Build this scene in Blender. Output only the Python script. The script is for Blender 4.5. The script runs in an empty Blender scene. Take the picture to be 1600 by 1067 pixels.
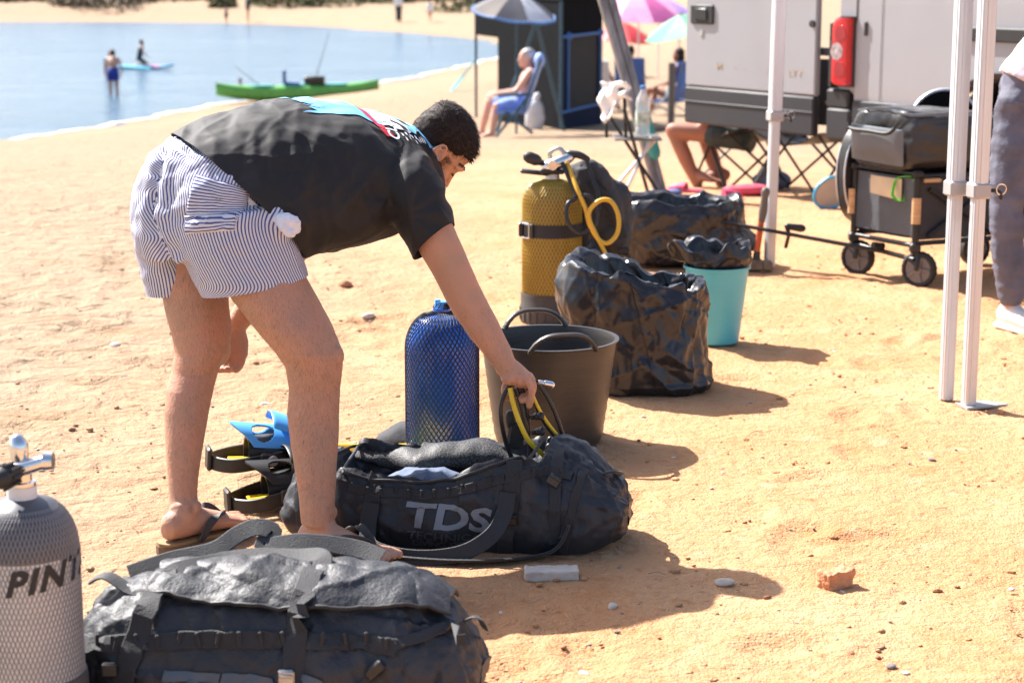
import bpy, bmesh, math, random
import numpy as np
from mathutils import Vector, Matrix
from mathutils.bvhtree import BVHTree
random.seed(7); RNG = np.random.default_rng(7)
R = math.radians
SC = bpy.context.scene
COL = SC.collection

# ------------------------------------------------------------------ camera, sky, sun, exposure
FPX = 3000.0; CAMZ = 1.5
PITCH = math.atan(593.5 / FPX)
cam = bpy.data.cameras.new('camera'); camo = bpy.data.objects.new('camera', cam); COL.objects.link(camo)
camo.location = (0, 0, CAMZ); camo.rotation_euler = (math.pi / 2 - PITCH, 0, 0)
cam.sensor_width = 36; cam.lens = FPX / 1600 * 36; cam.clip_start = .1; cam.clip_end = 3000
cam.dof.use_dof = True; cam.dof.focus_distance = 5.15; cam.dof.aperture_fstop = 4.8
SC.camera = camo
SUN_AZ = R(42); SUN_EL = R(46.5)          # the sun stands left and a little beyond the scene
sdir = Vector((-math.cos(SUN_AZ) * math.cos(SUN_EL), math.sin(SUN_AZ) * math.cos(SUN_EL), math.sin(SUN_EL)))
w = bpy.data.worlds.new('World'); SC.world = w; w.use_nodes = True
nt = w.node_tree; bg = nt.nodes['Background']
sky = nt.nodes.new('ShaderNodeTexSky'); sky.sky_type = 'NISHITA'; sky.sun_disc = False
sky.sun_elevation = SUN_EL; sky.sun_rotation = math.atan2(sdir.x, sdir.y)
sky.altitude = 0; sky.air_density = .85; sky.dust_density = 2.4; sky.ozone_density = .6
nt.links.new(sky.outputs[0], bg.inputs[0]); bg.inputs[1].default_value = .092
sl = bpy.data.lights.new('sun', 'SUN'); sl.energy = 4.6; sl.angle = R(.53); sl.color = (1, .96, .925)
so = bpy.data.objects.new('sun', sl); COL.objects.link(so); so.rotation_euler = (-sdir).to_track_quat('-Z', 'Y').to_euler()
SC.view_settings.view_transform = 'Standard'; SC.view_settings.look = 'None'
SC.view_settings.gamma = 1; SC.view_settings.exposure = 1.52; SC.view_settings.use_curve_mapping = False

# ------------------------------------------------------------------ helpers: places
_f = Vector((0, math.cos(PITCH), -math.sin(PITCH))); _u = Vector((0, math.sin(PITCH), math.cos(PITCH)))
def ray(u, v): return _f + Vector((1, 0, 0)) * ((u - 800) / FPX) + _u * ((533.5 - v) / FPX)
def at(u, v, Y):
    d = ray(u, v); return Vector((0, 0, CAMZ)) + d * (Y / d.y)
def onz(u, v, z=0.):
    d = ray(u, v); return Vector((0, 0, CAMZ)) + d * ((z - CAMZ) / d.z)
def G(u, v):
    lo, hi = 1., 400.
    d = ray(u, v); d = d / d.y
    for _ in range(50):
        m = (lo + hi) / 2; p = d * m
        if CAMZ + p.z > gz(p.x, p.y): lo = m
        else: hi = m
    p = d * lo; return Vector((p.x, p.y, gz(p.x, p.y)))
def V(*a): return Vector(a)

# ------------------------------------------------------------------ helpers: noise
def _hash(ix, iy, iz, seed):
    h = (ix * 374761393 + iy * 668265263 + iz * 2147483647 + seed * 1274126177) & 0xFFFFFFFF
    h = ((h ^ (h >> 13)) * 1274126177) & 0xFFFFFFFF
    h = ((h ^ (h >> 16)) * 2246822519) & 0xFFFFFFFF
    return ((h ^ (h >> 15)) & 0xFFFFFF) / float(0xFFFFFF) * 2 - 1
def vnoise(P, seed=0):
    P = np.asarray(P, float); i = np.floor(P).astype(np.int64); f = P - i; f = f * f * f * (f * (f * 6 - 15) + 10)
    out = 0
    for dx in (0, 1):
        for dy in (0, 1):
            for dz in (0, 1):
                wgt = (f[:, 0] if dx else 1 - f[:, 0]) * (f[:, 1] if dy else 1 - f[:, 1]) * (f[:, 2] if dz else 1 - f[:, 2])
                out = out + wgt * _hash(i[:, 0] + dx, i[:, 1] + dy, i[:, 2] + dz, seed)
    return out
def fbm(P, scale, octv=3, seed=0, ridged=False):
    P = np.asarray(P, float) * scale; o = 0; a = 1.; t = 0
    for k in range(octv):
        n = vnoise(P, seed + k * 17)
        if ridged: n = 1 - 2 * np.abs(n)
        o = o + a * n; t += a; a *= .5; P = P * 2.03 + 11.3
    return o / t

def worley(P, scale, seed=0):
    P = np.asarray(P, float) * scale; i = np.floor(P).astype(np.int64); f1 = np.full(len(P), 9.); f2 = np.full(len(P), 9.)
    for dx in (-1, 0, 1):
        for dy in (-1, 0, 1):
            for dz in (-1, 0, 1):
                c = i + np.array([dx, dy, dz]); q = np.stack([c[:, k] + .5 + .5 * _hash(c[:, 0], c[:, 1], c[:, 2], seed + 31 * k) for k in range(3)], 1)
                d = np.linalg.norm(P - q, axis=1); n1 = d < f1; f2 = np.where(n1, f1, np.minimum(f2, d)); f1 = np.where(n1, d, f1)
    return f1, f2
# ------------------------------------------------------------------ helpers: meshes
class MB:
    def __init__(s): s.v = []; s.f = []
    def add(s, verts, faces):
        o = len(s.v); s.v += [tuple(p) for p in verts]; s.f += [tuple(i + o for i in f) for f in faces]; return s
    def box(s, c, size, rot=None, taper=1., bev=0.):
        c = Vector(c); x, y, z = (q / 2 for q in size); P = []
        if bev > 0:
            b = min(bev, x * .9, y * .9, z * .9)
            rings = [(-z, x - b, y - b), (-z + b, x, y), (z - b, x, y), (z, x - b, y - b)]
            F = []
            for k, (zz, xx, yy) in enumerate(rings):
                b2 = b * .8 if k in (1, 2) else b * .3
                P += [V(-xx + b2, -yy, zz), V(xx - b2, -yy, zz), V(xx, -yy + b2, zz), V(xx, yy - b2, zz), V(xx - b2, yy, zz), V(-xx + b2, yy, zz), V(-xx, yy - b2, zz), V(-xx, -yy + b2, zz)]
                if k: F += [((k - 1) * 8 + i, (k - 1) * 8 + (i + 1) % 8, k * 8 + (i + 1) % 8, k * 8 + i) for i in range(8)]
            F += [tuple(range(7, -1, -1)), tuple(range(24, 32))]
        else:
            for zz, t in ((-z, 1.), (z, taper)): P += [V(-x * t, -y * t, zz), V(x * t, -y * t, zz), V(x * t, y * t, zz), V(-x * t, y * t, zz)]
            F = [(3, 2, 1, 0), (4, 5, 6, 7), (0, 1, 5, 4), (1, 2, 6, 5), (2, 3, 7, 6), (3, 0, 4, 7)]
        if rot is not None: P = [rot @ p for p in P]
        return s.add([p + c for p in P], F)
    def loft(s, secs, n=20, cap=True, expo=2.):
        """secs: (centre, halfaxis a, halfaxis b)"""
        P = []; F = []
        for c, a, b in secs:
            c = Vector(c)
            for k in range(n):
                t = 2 * math.pi * k / n; ct, st = math.cos(t), math.sin(t)
                if expo != 2.: ct = math.copysign(abs(ct) ** (2 / expo), ct); st = math.copysign(abs(st) ** (2 / expo), st)
                P.append(c + a * ct + b * st)
        m = len(secs)
        for j in range(m - 1):
            for k in range(n): F.append((j * n + k, j * n + (k + 1) % n, (j + 1) * n + (k + 1) % n, (j + 1) * n + k))
        if cap:
            P.append(Vector(secs[0][0])); P.append(Vector(secs[-1][0])); a, b = len(P) - 2, len(P) - 1
            for k in range(n): F.append((a, (k + 1) % n, k)); F.append((b, (m - 1) * n + k, (m - 1) * n + (k + 1) % n))
        return s.add(P, F)
    def tube(s, pts, r, n=10, cap=True, side=None, smooth=0, dome=False):
        pts = [Vector(p) for p in pts]
        rs = list(r) if isinstance(r, (list, tuple)) else [r] * len(pts)
        rs = [q if isinstance(q, (list, tuple)) else (q, q) for q in rs]
        if smooth: pts, rs = catmull(pts, smooth, rs)
        if dome:
            t0 = (pts[0] - pts[1]).normalized(); t1 = (pts[-1] - pts[-2]).normalized()
            for q, k in ((.6, .8), (.95, .35)):
                pass
            a0, a1 = pts[0], pts[-1]; ra, rb = rs[0], rs[-1]; m0, m1 = min(ra), min(rb)
            pts = [a0 + t0 * m0 * .97, a0 + t0 * m0 * .7] + pts + [a1 + t1 * m1 * .7, a1 + t1 * m1 * .97]
            rs = [(ra[0] * .25, ra[1] * .25), (ra[0] * .72, ra[1] * .72)] + rs + [(rb[0] * .72, rb[1] * .72), (rb[0] * .25, rb[1] * .25)]
        secs = []; prev = None
        for i, p in enumerate(pts):
            t = (pts[min(i + 1, len(pts) - 1)] - pts[max(i - 1, 0)])
            t = t.normalized() if t.length > 1e-9 else V(0, 0, 1)
            if prev is None:
                a = Vector(side) if side is not None else (V(0, 0, 1) if abs(t.z) < .9 else V(1, 0, 0))
            else: a = Vector(side) if side is not None else prev
            a = a - t * a.dot(t)
            if a.length < 1e-6: a = t.orthogonal()
            a.normalize(); prev = a; b = t.cross(a)
            secs.append((p, a * rs[i][0], b * rs[i][1]))
        return s.loft(secs, n, cap)
    def ell(s, c, r, rot=None, n=16, m=10):
        c = Vector(c); secs = []
        M3 = rot if rot is not None else Matrix.Identity(3)
        for j in range(m + 1):
            t = -math.pi / 2 + math.pi * j / m; q = max(math.cos(t), .02)
            secs.append((c + M3 @ V(0, 0, r[2] * math.sin(t)), M3 @ V(r[0] * q, 0, 0), M3 @ V(0, r[1] * q, 0)))
        return s.loft(secs, n)
    def lathe(s, prof, n=32, base=(0, 0, 0), cap=True):
        b = Vector(base); return s.loft([(b + V(0, 0, z), V(r, 0, 0), V(0, r, 0)) for r, z in prof], n, cap)
    def strip(s, pts, wdir, wid, th=.003):
        """flat webbing along pts; wdir = width direction(s)"""
        pts = [Vector(p) for p in pts]; secs = []
        for i, p in enumerate(pts):
            t = (pts[min(i + 1, len(pts) - 1)] - pts[max(i - 1, 0)]).normalized()
            d = Vector(wdir[i] if isinstance(wdir, list) else wdir); d = (d - t * d.dot(t)).normalized(); nn = t.cross(d)
            secs.append((p, d * wid / 2, nn * th))
        return s.loft(secs, 8, True, 6.)
    def grid(s, nu, nv, fn, closed_u=False):
        P = [fn(i / (nu - (0 if closed_u else 1)), j / (nv - 1)) for j in range(nv) for i in range(nu)]
        F = []
        for j in range(nv - 1):
            for i in range(nu if closed_u else nu - 1):
                i2 = (i + 1) % nu; F.append((j * nu + i, j * nu + i2, (j + 1) * nu + i2, (j + 1) * nu + i))
        return s.add(P, F)
    def mesh(s, name='m'):
        me = bpy.data.meshes.new(name); me.from_pydata([tuple(p) for p in s.v], [], s.f); me.update(); return me
    def build(s, name, mat, parent=None, smooth=True, angle=40):
        me = s.mesh(name); return link(name, me, mat, parent, smooth, angle)
def catmull(pts, k, rs=None):
    P = [Vector(p) for p in pts]; o = []; ro = []
    for i in range(len(P) - 1):
        p0, p1, p2, p3 = P[max(i - 1, 0)], P[i], P[i + 1], P[min(i + 2, len(P) - 1)]
        for j in range(k):
            t = j / k; o.append(.5 * ((2 * p1) + (p2 - p0) * t + (2 * p0 - 5 * p1 + 4 * p2 - p3) * t * t + (3 * p1 - p0 - 3 * p2 + p3) * t ** 3))
            if rs: e = t * t * (3 - 2 * t); ro.append(tuple(rs[i][q] * (1 - e) + rs[i + 1][q] * e for q in (0, 1)))
    o.append(P[-1])
    if rs: ro.append(rs[-1]); return o, ro
    return o
def link(name, me, mat, parent=None, smooth=True, angle=40):
    ob = bpy.data.objects.new(name, me); COL.objects.link(ob)
    if mat is not None and len(me.materials) == 0: me.materials.append(mat)
    if parent is not None: ob.parent = parent
    if smooth:
        me.shade_smooth()
        if angle: me.set_sharp_from_angle(angle=R(angle))
    return ob
def tag(o, label, cat=None, group=None, kind=None):
    if label: o['label'] = label
    if cat: o['category'] = cat
    if group: o['group'] = group
    if kind: o['kind'] = kind
    return o
def thing(name, label, cat, loc=(0, 0, 0), rz=0, group=None, rot=None):
    o = bpy.data.objects.new(name, None); COL.objects.link(o); o.location = loc
    o.rotation_euler = rot if rot is not None else (0, 0, rz); o.empty_display_size = .1
    return tag(o, label, cat, group)
def dup(o, parent=None):
    c = o.copy(); COL.objects.link(c); c.parent = parent
    for ch in list(o.children): dup(ch, c)
    return c
def evalmesh(me, mods):
    ob = bpy.data.objects.new('tmp', me); COL.objects.link(ob)
    for typ, kw in mods:
        m = ob.modifiers.new(typ, typ)
        for k, v in kw.items(): setattr(m, k, v)
    dg = bpy.context.evaluated_depsgraph_get(); dg.update()
    out = bpy.data.meshes.new_from_object(ob.evaluated_get(dg)); bpy.data.objects.remove(ob)
    return out
def remesh(mb, vox, smooth_it=4, fac=.5):
    return evalmesh(mb.mesh(), [('REMESH', dict(mode='VOXEL', voxel_size=vox)), ('SMOOTH', dict(iterations=smooth_it, factor=fac))])
def mverts(me):
    a = np.empty(len(me.vertices) * 3); me.vertices.foreach_get('co', a); return a.reshape(-1, 3)
def mnorm(me):
    a = np.empty(len(me.vertices) * 3); me.vertex_normals.foreach_get('vector', a); return a.reshape(-1, 3)
def setv(me, P): me.vertices.foreach_set('co', np.ascontiguousarray(P).ravel()); me.update()
def displace(me, fn):
    P = mverts(me); N = mnorm(me); d = fn(P, N); setv(me, P + N * d[:, None])
def bvh_of(me, mw=None):
    vs = [(mw @ v.co) if mw else v.co.copy() for v in me.vertices]
    return BVHTree.FromPolygons(vs, [tuple(p.vertices) for p in me.polygons])
def cut(me, co, no, test=None):
    """cut away everything on the +no side of a plane (only near faces accepted by test)"""
    bm = bmesh.new(); bm.from_mesh(me)
    geom = [f for f in bm.faces if test is None or test(f.calc_center_median())]
    gg = set(geom); es = {e for f in geom for e in f.edges}; vs = {v for f in geom for v in f.verts}
    r = bmesh.ops.bisect_plane(bm, geom=list(geom) + list(es) + list(vs), plane_co=co, plane_no=no, dist=1e-5)
    co, no = Vector(co), Vector(no).normalized()
    kill = [f for f in bm.faces if (f.calc_center_median() - co).dot(no) > 1e-5 and (test is None or test(f.calc_center_median()))]
    bmesh.ops.delete(bm, geom=kill, context='FACES')
    bm.to_mesh(me); bm.free(); me.update(); return me
def text_mesh(txt, size=1., shear=0., sx=1., space=1., bold=0.):
    cu = bpy.data.curves.new('t', 'FONT'); cu.body = txt; cu.size = size; cu.shear = shear; cu.space_character = space
    cu.align_x = 'CENTER'; cu.align_y = 'CENTER'; cu.resolution_u = 3; cu.offset = bold
    ob = bpy.data.objects.new('t', cu); COL.objects.link(ob)
    dg = bpy.context.evaluated_depsgraph_get(); dg.update()
    me = bpy.data.meshes.new_from_object(ob.evaluated_get(dg)); bpy.data.objects.remove(ob)
    me.materials.clear()
    P = mverts(me); P[:, 0] *= sx; setv(me, P); return me
def poly_mesh(polys):
    me = bpy.data.meshes.new('p'); vs = []; fs = []
    for p in polys: o = len(vs); vs += [(a, b, 0) for a, b in p]; fs.append(tuple(range(o, o + len(p))))
    me.from_pydata(vs, [], fs); me.update(); return me
def project(me, org, A, B, D, bvh, off=.002, sub=.012):
    """lay a flat mesh on a surface: point = org + x*A + y*B shot along D; small triangles follow the surface"""
    bm = bmesh.new(); bm.from_mesh(me); bmesh.ops.triangulate(bm, faces=bm.faces)
    sA = Vector(A).length
    for _ in range(6):
        es = [e for e in bm.edges if e.calc_length() * sA > sub]
        if not es: break
        bmesh.ops.subdivide_edges(bm, edges=es, cuts=1); bmesh.ops.triangulate(bm, faces=[f for f in bm.faces if len(f.verts) > 3])
    D = Vector(D).normalized(); dead = []
    for v in bm.verts:
        p = Vector(org) + Vector(A) * v.co.x + Vector(B) * v.co.y
        hit, no, _, _ = bvh.ray_cast(p - D * 3, D, 8)
        if hit is None: dead.append(v)
        else:
            if no.dot(D) > 0: no = -no
            v.co = hit + no * off
    bmesh.ops.delete(bm, geom=dead, context='VERTS')
    out = bpy.data.meshes.new('proj'); bm.to_mesh(out); bm.free(); return out

# ------------------------------------------------------------------ materials
def mat(name, col, rough=.6, metal=0., var=.12, vs=6., bump=0., bs=60., spec=.5, coat=0., sss=0., sheen=0., alpha=1., trans=0., aniso=None, var2=None, blur=2.):
    m = bpy.data.materials.new(name); m.use_nodes = True; t = m.node_tree; b = t.nodes['Principled BSDF']
    L = t.links.new; tc = t.nodes.new('ShaderNodeTexCoord'); mp = t.nodes.new('ShaderNodeMapping'); L(tc.outputs['Object'], mp.inputs[0])
    if aniso: mp.inputs['Scale'].default_value = aniso
    n = t.nodes.new('ShaderNodeTexNoise'); n.inputs['Scale'].default_value = vs; n.inputs['Detail'].default_value = 5; L(mp.outputs[0], n.inputs[0])
    mx = t.nodes.new('ShaderNodeMix'); mx.data_type = 'RGBA'
    rp = t.nodes.new('ShaderNodeValToRGB'); rp.color_ramp.elements[0].position = .32; rp.color_ramp.elements[1].position = .68; L(n.outputs[0], rp.inputs[0])
    L(rp.outputs[0], mx.inputs[0])
    c2 = var2 if var2 else tuple(min(1, c * (1 + var)) for c in col)
    mx.inputs[6].default_value = tuple(c * (1 - var) for c in col) + (1,); mx.inputs[7].default_value = tuple(c2) + (1,)
    L(mx.outputs[2], b.inputs['Base Color'])
    b.inputs['Roughness'].default_value = rough; b.inputs['Metallic'].default_value = metal; b.inputs['Specular IOR Level'].default_value = spec
    b.inputs['Coat Weight'].default_value = coat; b.inputs['Alpha'].default_value = alpha; b.inputs['Transmission Weight'].default_value = trans
    if sss: b.inputs['Subsurface Weight'].default_value = sss; b.inputs['Subsurface Radius'].default_value = (.012, .005, .003); b.inputs['Subsurface Scale'].default_value = 1.
    if sheen: b.inputs['Sheen Weight'].default_value = sheen; b.inputs['Sheen Roughness'].default_value = .4
    if bump:
        n2 = t.nodes.new('ShaderNodeTexNoise'); n2.inputs['Scale'].default_value = bs; n2.inputs['Detail'].default_value = 6; L(mp.outputs[0], n2.inputs[0])
        bp = t.nodes.new('ShaderNodeBump'); bp.inputs['Strength'].default_value = bump; bp.inputs['Distance'].default_value = .01; L(n2.outputs[0], bp.inputs['Height']); L(bp.outputs[0], b.inputs['Normal'])
    return m
MT = dict(
    black_rubber=mat('black_rubber', (.022, .021, .021), .55, bump=.15, bs=40),
    black_plastic=mat('black_plastic', (.018, .018, .019), .35, bump=.05),
    hose=mat('hose', (.02, .02, .022), .42),
    yellow_hose=mat('yellow_hose', (.72, .52, .02), .42, var=.08),
    yellow_orange=mat('yellow_orange', (.72, .40, .03), .45, var=.08),
    yellow_plastic=mat('yellow_plastic', (.80, .50, .01), .4, var=.06),
    chrome=mat('chrome', (.72, .71, .70), .18, 1.),
    steel=mat('steel', (.50, .49, .47), .38, 1.),
    alu=mat('aluminium', (.66, .67, .69), .42, .55, var=.05, aniso=(40, 40, 1), bump=.03),
    bracket=mat('bracket_grey', (.42, .41, .40), .5, .3),
    webbing=mat('webbing', (.020, .020, .022), .65, sheen=.15, bump=.3, bs=400),
    bag_cloth=mat('bag_tarpaulin', (.022, .024, .029), .48, var=.3, vs=4, bump=.2, bs=70, spec=.4),
    bag_cloth2=mat('bag_tarpaulin_worn', (.024, .0255, .030), .55, var=.3, vs=4, bump=.25, bs=120, spec=.5),
    bag_in=mat('bag_lining', (.02, .02, .022), .8),
    grey_logo=mat('logo_grey', (.20, .22, .25), .5, var=.05),
    dark_logo=mat('logo_dark', (.055, .058, .065), .5, var=.05),
    pale_logo=mat('logo_pale', (.075, .095, .115), .45, var=.15),
    blue_cloth=mat('blue_cloth', (.11, .145, .22), .8, bump=.3, bs=50),
    grey_neoprene=mat('grey_neoprene', (.05, .05, .053), .85, bump=.2),
    tank_blue=mat('tank_blue', (.025, .15, .66), .28, coat=.4, var=.06),
    tank_gold=mat('tank_gold', (.20, .115, .012), .42, coat=.2, var=.2, vs=9),
    net_gold=mat('net_gold', (.46, .30, .045), .45),
    net_black=mat('net_black', (.012, .012, .013), .6),
    tank_silver=mat('tank_silver', (.66, .655, .645), .42, .15, var=.08, vs=14),
    net_pale=mat('net_pale', (.27, .25, .235), .6),
    tank_black=mat('tank_black', (.07, .075, .09), .4, var=.2),
    ink=mat('ink', (.02, .018, .017), .6),
    boot=mat('rubber_boot', (.055, .046, .040), .6, var=.2),
    boot_grey=mat('rubber_boot_grey', (.10, .085, .072), .6, var=.2),
    tub=mat('tub_rubber', (.040, .034, .029), .40, var=.15, vs=3, aniso=(1, 1, 14), bump=.1, bs=12),
    teal=mat('teal_bucket', (.10, .47, .53), .38, var=.05),
    bin_bag=mat('bin_bag_plastic', (.017, .017, .020), .29, var=.2, spec=.5),
    fin_blue=mat('fin_blue', (.08, .36, .78), .42, var=.08),
    fin_black=mat('fin_black', (.018, .017, .016), .45),
    sole=mat('sandal_sole', (.16, .095, .05), .75, bump=.2),
    sandal_top=mat('sandal_footbed', (.30, .18, .08), .7, bump=.2),
    sandal_strap=mat('sandal_strap', (.045, .04, .042), .6),
    hair=mat('dark_hair', (.026, .016, .012), .66, spec=.25),
    beard=mat('beard_hair', (.05, .028, .020), .6), leg_hair=mat('leg_hair', (.09, .045, .028), .6),
    tshirt=mat('black_tshirt', (.0105, .009, .009), .72, var=.2, vs=5, sheen=.05, bump=.12, bs=22),
    pr_blue=mat('print_blue', (.20, .55, .88), .6), pr_red=mat('print_red', (.70, .03, .05), .6), pr_white=mat('print_white', (.80, .80, .82), .6),
    white_cloth=mat('white_cloth', (.78, .77, .76), .8, var=.05), pocket_lining=mat('pocket_lining', (.74, .75, .82), .8, var=.05),
    jeans=mat('grey_jeans', (.11, .11, .145), .8, var=.25, vs=10, bump=.2, bs=90),
    pink_shirt=mat('pink_shirt', (.78, .58, .66), .8, var=.12, vs=3, var2=(.82, .78, .80)),
    shoe=mat('trainer_white', (.66, .62, .57), .7, var=.1), shoe_sole=mat('trainer_sole', (.72, .70, .66), .7),
    wagon=mat('wagon_cloth', (.035, .035, .038), .8, var=.2, bump=.2), wagon_front=mat('wagon_front_cloth', (.085, .09, .10), .75, bump=.2),
    frame=mat('black_steel', (.018, .018, .018), .4, .2), cool_bag=mat('cool_bag', (.030, .028, .028), .36, var=.25, bump=.15, bs=30),
    cool_front=mat('cool_bag_front', (.13, .14, .15), .5, var=.1, bump=.1), wood=mat('pale_wood', (.55, .33, .16), .6, var=.15, aniso=(1, 1, 12)),
    tag_tan=mat('tan_patch', (.58, .44, .28), .7), green_tie=mat('green_ribbon', (.12, .62, .04), .5), lilac=mat('lilac_card', (.60, .45, .58), .7),
    tyre=mat('tyre', (.025, .024, .023), .75, var=.2), wheel_grey=mat('wheel_grey', (.17, .15, .14), .6),
    ham_red=mat('hammer_red', (.50, .09, .03), .5), ham_grip=mat('hammer_grip', (.13, .11, .09), .7), iron=mat('rusty_iron', (.20, .15, .10), .65, .4, var=.3, vs=20),
    van_white=mat('van_white', (.335, .335, .35), .36, coat=.3, var=.03, vs=2), van_grey=mat('van_grey', (.026, .027, .032), .6, var=.12, vs=3),
    van_seam=mat('van_seam', (.02, .02, .02), .6), tail_red=mat('tail_red', (.46, .008, .012), .22, coat=.2, var=.2), tail_clear=mat('tail_clear', (.40, .33, .33), .3, .2, var=.5, vs=40),
    van_glass=mat('van_glass', (.02, .025, .03), .08), worn_letter=mat('worn_letters', (.40, .30, .19), .5, var=.3, vs=30), rim=mat('wheel_rim', (.35, .35, .36), .4, .5),
    tent_black=mat('tent_black', (.0055, .006, .0075), .9, var=.2, spec=.05), tent_mesh=mat('tent_mesh', (.016, .015, .015), .8, alpha=.82), tent_navy=mat('tent_navy', (.008, .015, .04), .8, spec=.1), tent_blue=mat('tent_blue', (.05, .16, .42), .6),
    sh_brown=mat('shade_brown', (.055, .038, .032), .7), sh_grey=mat('shade_grey', (.055, .055, .07), .7), sh_white=mat('shade_white', (.62, .62, .64), .7), sh_cyan=mat('shade_cyan', (.25, .60, .75), .6),
    chair_blue=mat('chair_blue', (.15, .25, .60), .6), chair_pad=mat('chair_pad', (.30, .42, .80), .6), petrol=mat('petrol_pole', (.02, .075, .12), .45), navy_chair=mat('navy_chair', (.03, .09, .30), .6),
    p_pink=mat('parasol_pink', (.80, .16, .40), .6, var=.08), p_pink2=mat('parasol_pale_pink', (.82, .36, .55), .6), p_red=mat('parasol_red', (.75, .06, .06), .6), p_mint=mat('parasol_mint', (.08, .34, .20), .8), p_white=mat('parasol_white', (.24, .42, .30), .8), p_lilac=mat('parasol_lilac', (.42, .24, .65), .6),
    kayak=mat('kayak_green', (.11, .36, .06), .45, var=.1), kayak_teal=mat('kayak_teal', (.05, .36, .36), .5), paddle=mat('paddle_turquoise', (.05, .36, .40), .8),
    sup=mat('board_blue', (.08, .42, .68), .4), trunks_navy=mat('trunks_navy', (.015, .03, .22), .7), teal_top=mat('teal_top', (.03, .28, .36), .7), dark_top=mat('dark_top', (.03, .05, .055), .7), blue_top=mat('blue_top', (.05, .17, .50), .7),
    bottle=mat('bottle_plastic', (.80, .86, .86), .08, var=.02, alpha=.45), bottle_label=mat('bottle_label', (.35, .62, .40), .5, var=.4, vs=25, var2=(.8, .85, .8)),
    cap_blue=mat('cap_blue', (.1, .25, .6), .4), stool=mat('camp_stool', (.11, .09, .08), .6), pink_shoe=mat('pink_shoe', (.62, .06, .14), .6), navy_shoe=mat('navy_shoe', (.06, .08, .25), .6), grey_wood=mat('grey_pole', (.27, .25, .24), .45, .3, var=.35, vs=3, aniso=(8, 8, 1)),
    racket=mat('net_pale_cloth', (.50, .40, .31), .8), racket_rim=mat('racket_rim', (.05, .42, .70), .4), green_net=mat('green_net', (.02, .30, .16), .6),
    stone=mat('stone_white', (.58, .50, .42), .85, var=.18, vs=20, bump=.4), slab=mat('stone_slab', (.55, .48, .41), .85, var=.12, vs=14, bump=.4), brick=mat('brick_stone', (.52, .24, .12), .85, var=.18, vs=18, bump=.5), stone_grey=mat('stone_grey', (.22, .18, .16), .85, var=.3, vs=25, bump=.4),
    orange_lid=mat('orange_part', (.60, .17, .03), .5), patch_white=mat('fin_label', (.60, .66, .72), .25, var=.1),
    red_cloth=mat('red_cloth', (.65, .08, .13), .7, var=.2),
)
def crinkle(m):
    t = m.node_tree; b = t.nodes['Principled BSDF']; L = t.links.new; tc = [n for n in t.nodes if n.type == 'TEX_COORD'][0]
    nz = t.nodes.new('ShaderNodeTexNoise'); nz.inputs['Scale'].default_value = 7; L(tc.outputs['Object'], nz.inputs[0])
    mx = t.nodes.new('ShaderNodeVectorMath'); mx.operation = 'MULTIPLY_ADD'; mx.inputs[1].default_value = (.12, .12, .12); L(nz.outputs['Color'], mx.inputs[0]); L(tc.outputs['Object'], mx.inputs[2])
    h = None
    for sc_, amt in ((5., 1.), (13., .45)):
        v = t.nodes.new('ShaderNodeTexVoronoi'); v.inputs['Scale'].default_value = sc_; L(mx.outputs[0], v.inputs[0])
        q = t.nodes.new('ShaderNodeMath'); q.operation = 'MULTIPLY_ADD'; q.inputs[1].default_value = amt; L(v.outputs['Distance'], q.inputs[0])
        if h is not None: L(h, q.inputs[2])
        else: q.inputs[2].default_value = 0
        h = q.outputs[0]
    bp = t.nodes.new('ShaderNodeBump'); bp.inputs['Strength'].default_value = .12; bp.inputs['Distance'].default_value = .03; L(h, bp.inputs['Height']); L(bp.outputs[0], b.inputs['Normal'])
crinkle(MT['bin_bag'])
def creases(me, n, amp, wmin, wmax, lmin, lmax, seed, keep=None):
    P = mverts(me); N = mnorm(me); rg_ = np.random.default_rng(seed); o = np.zeros(len(P)); pool = np.arange(len(P)) if keep is None else np.where(keep(P))[0]
    for k in range(n):
        i = rg_.choice(pool); d0 = rg_.normal(size=3); nn = np.cross(N[i], d0); nn /= np.linalg.norm(nn) + 1e-9; r_ = P - P[i]; dist = np.linalg.norm(r_, axis=1); L_ = rg_.uniform(lmin, lmax); near = dist < 2.2 * L_
        d = r_[near] @ nn; o[near] += rg_.choice((-1, 1), p=(.45, .55)) * amp * rg_.uniform(.3, 1) * np.exp(-np.abs(d + .12 * L_ * np.sin(dist[near] / L_ * 2)) / rg_.uniform(wmin, wmax)) * np.exp(-(dist[near] / L_) ** 3)
    setv(me, P + N * o[:, None])
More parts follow.
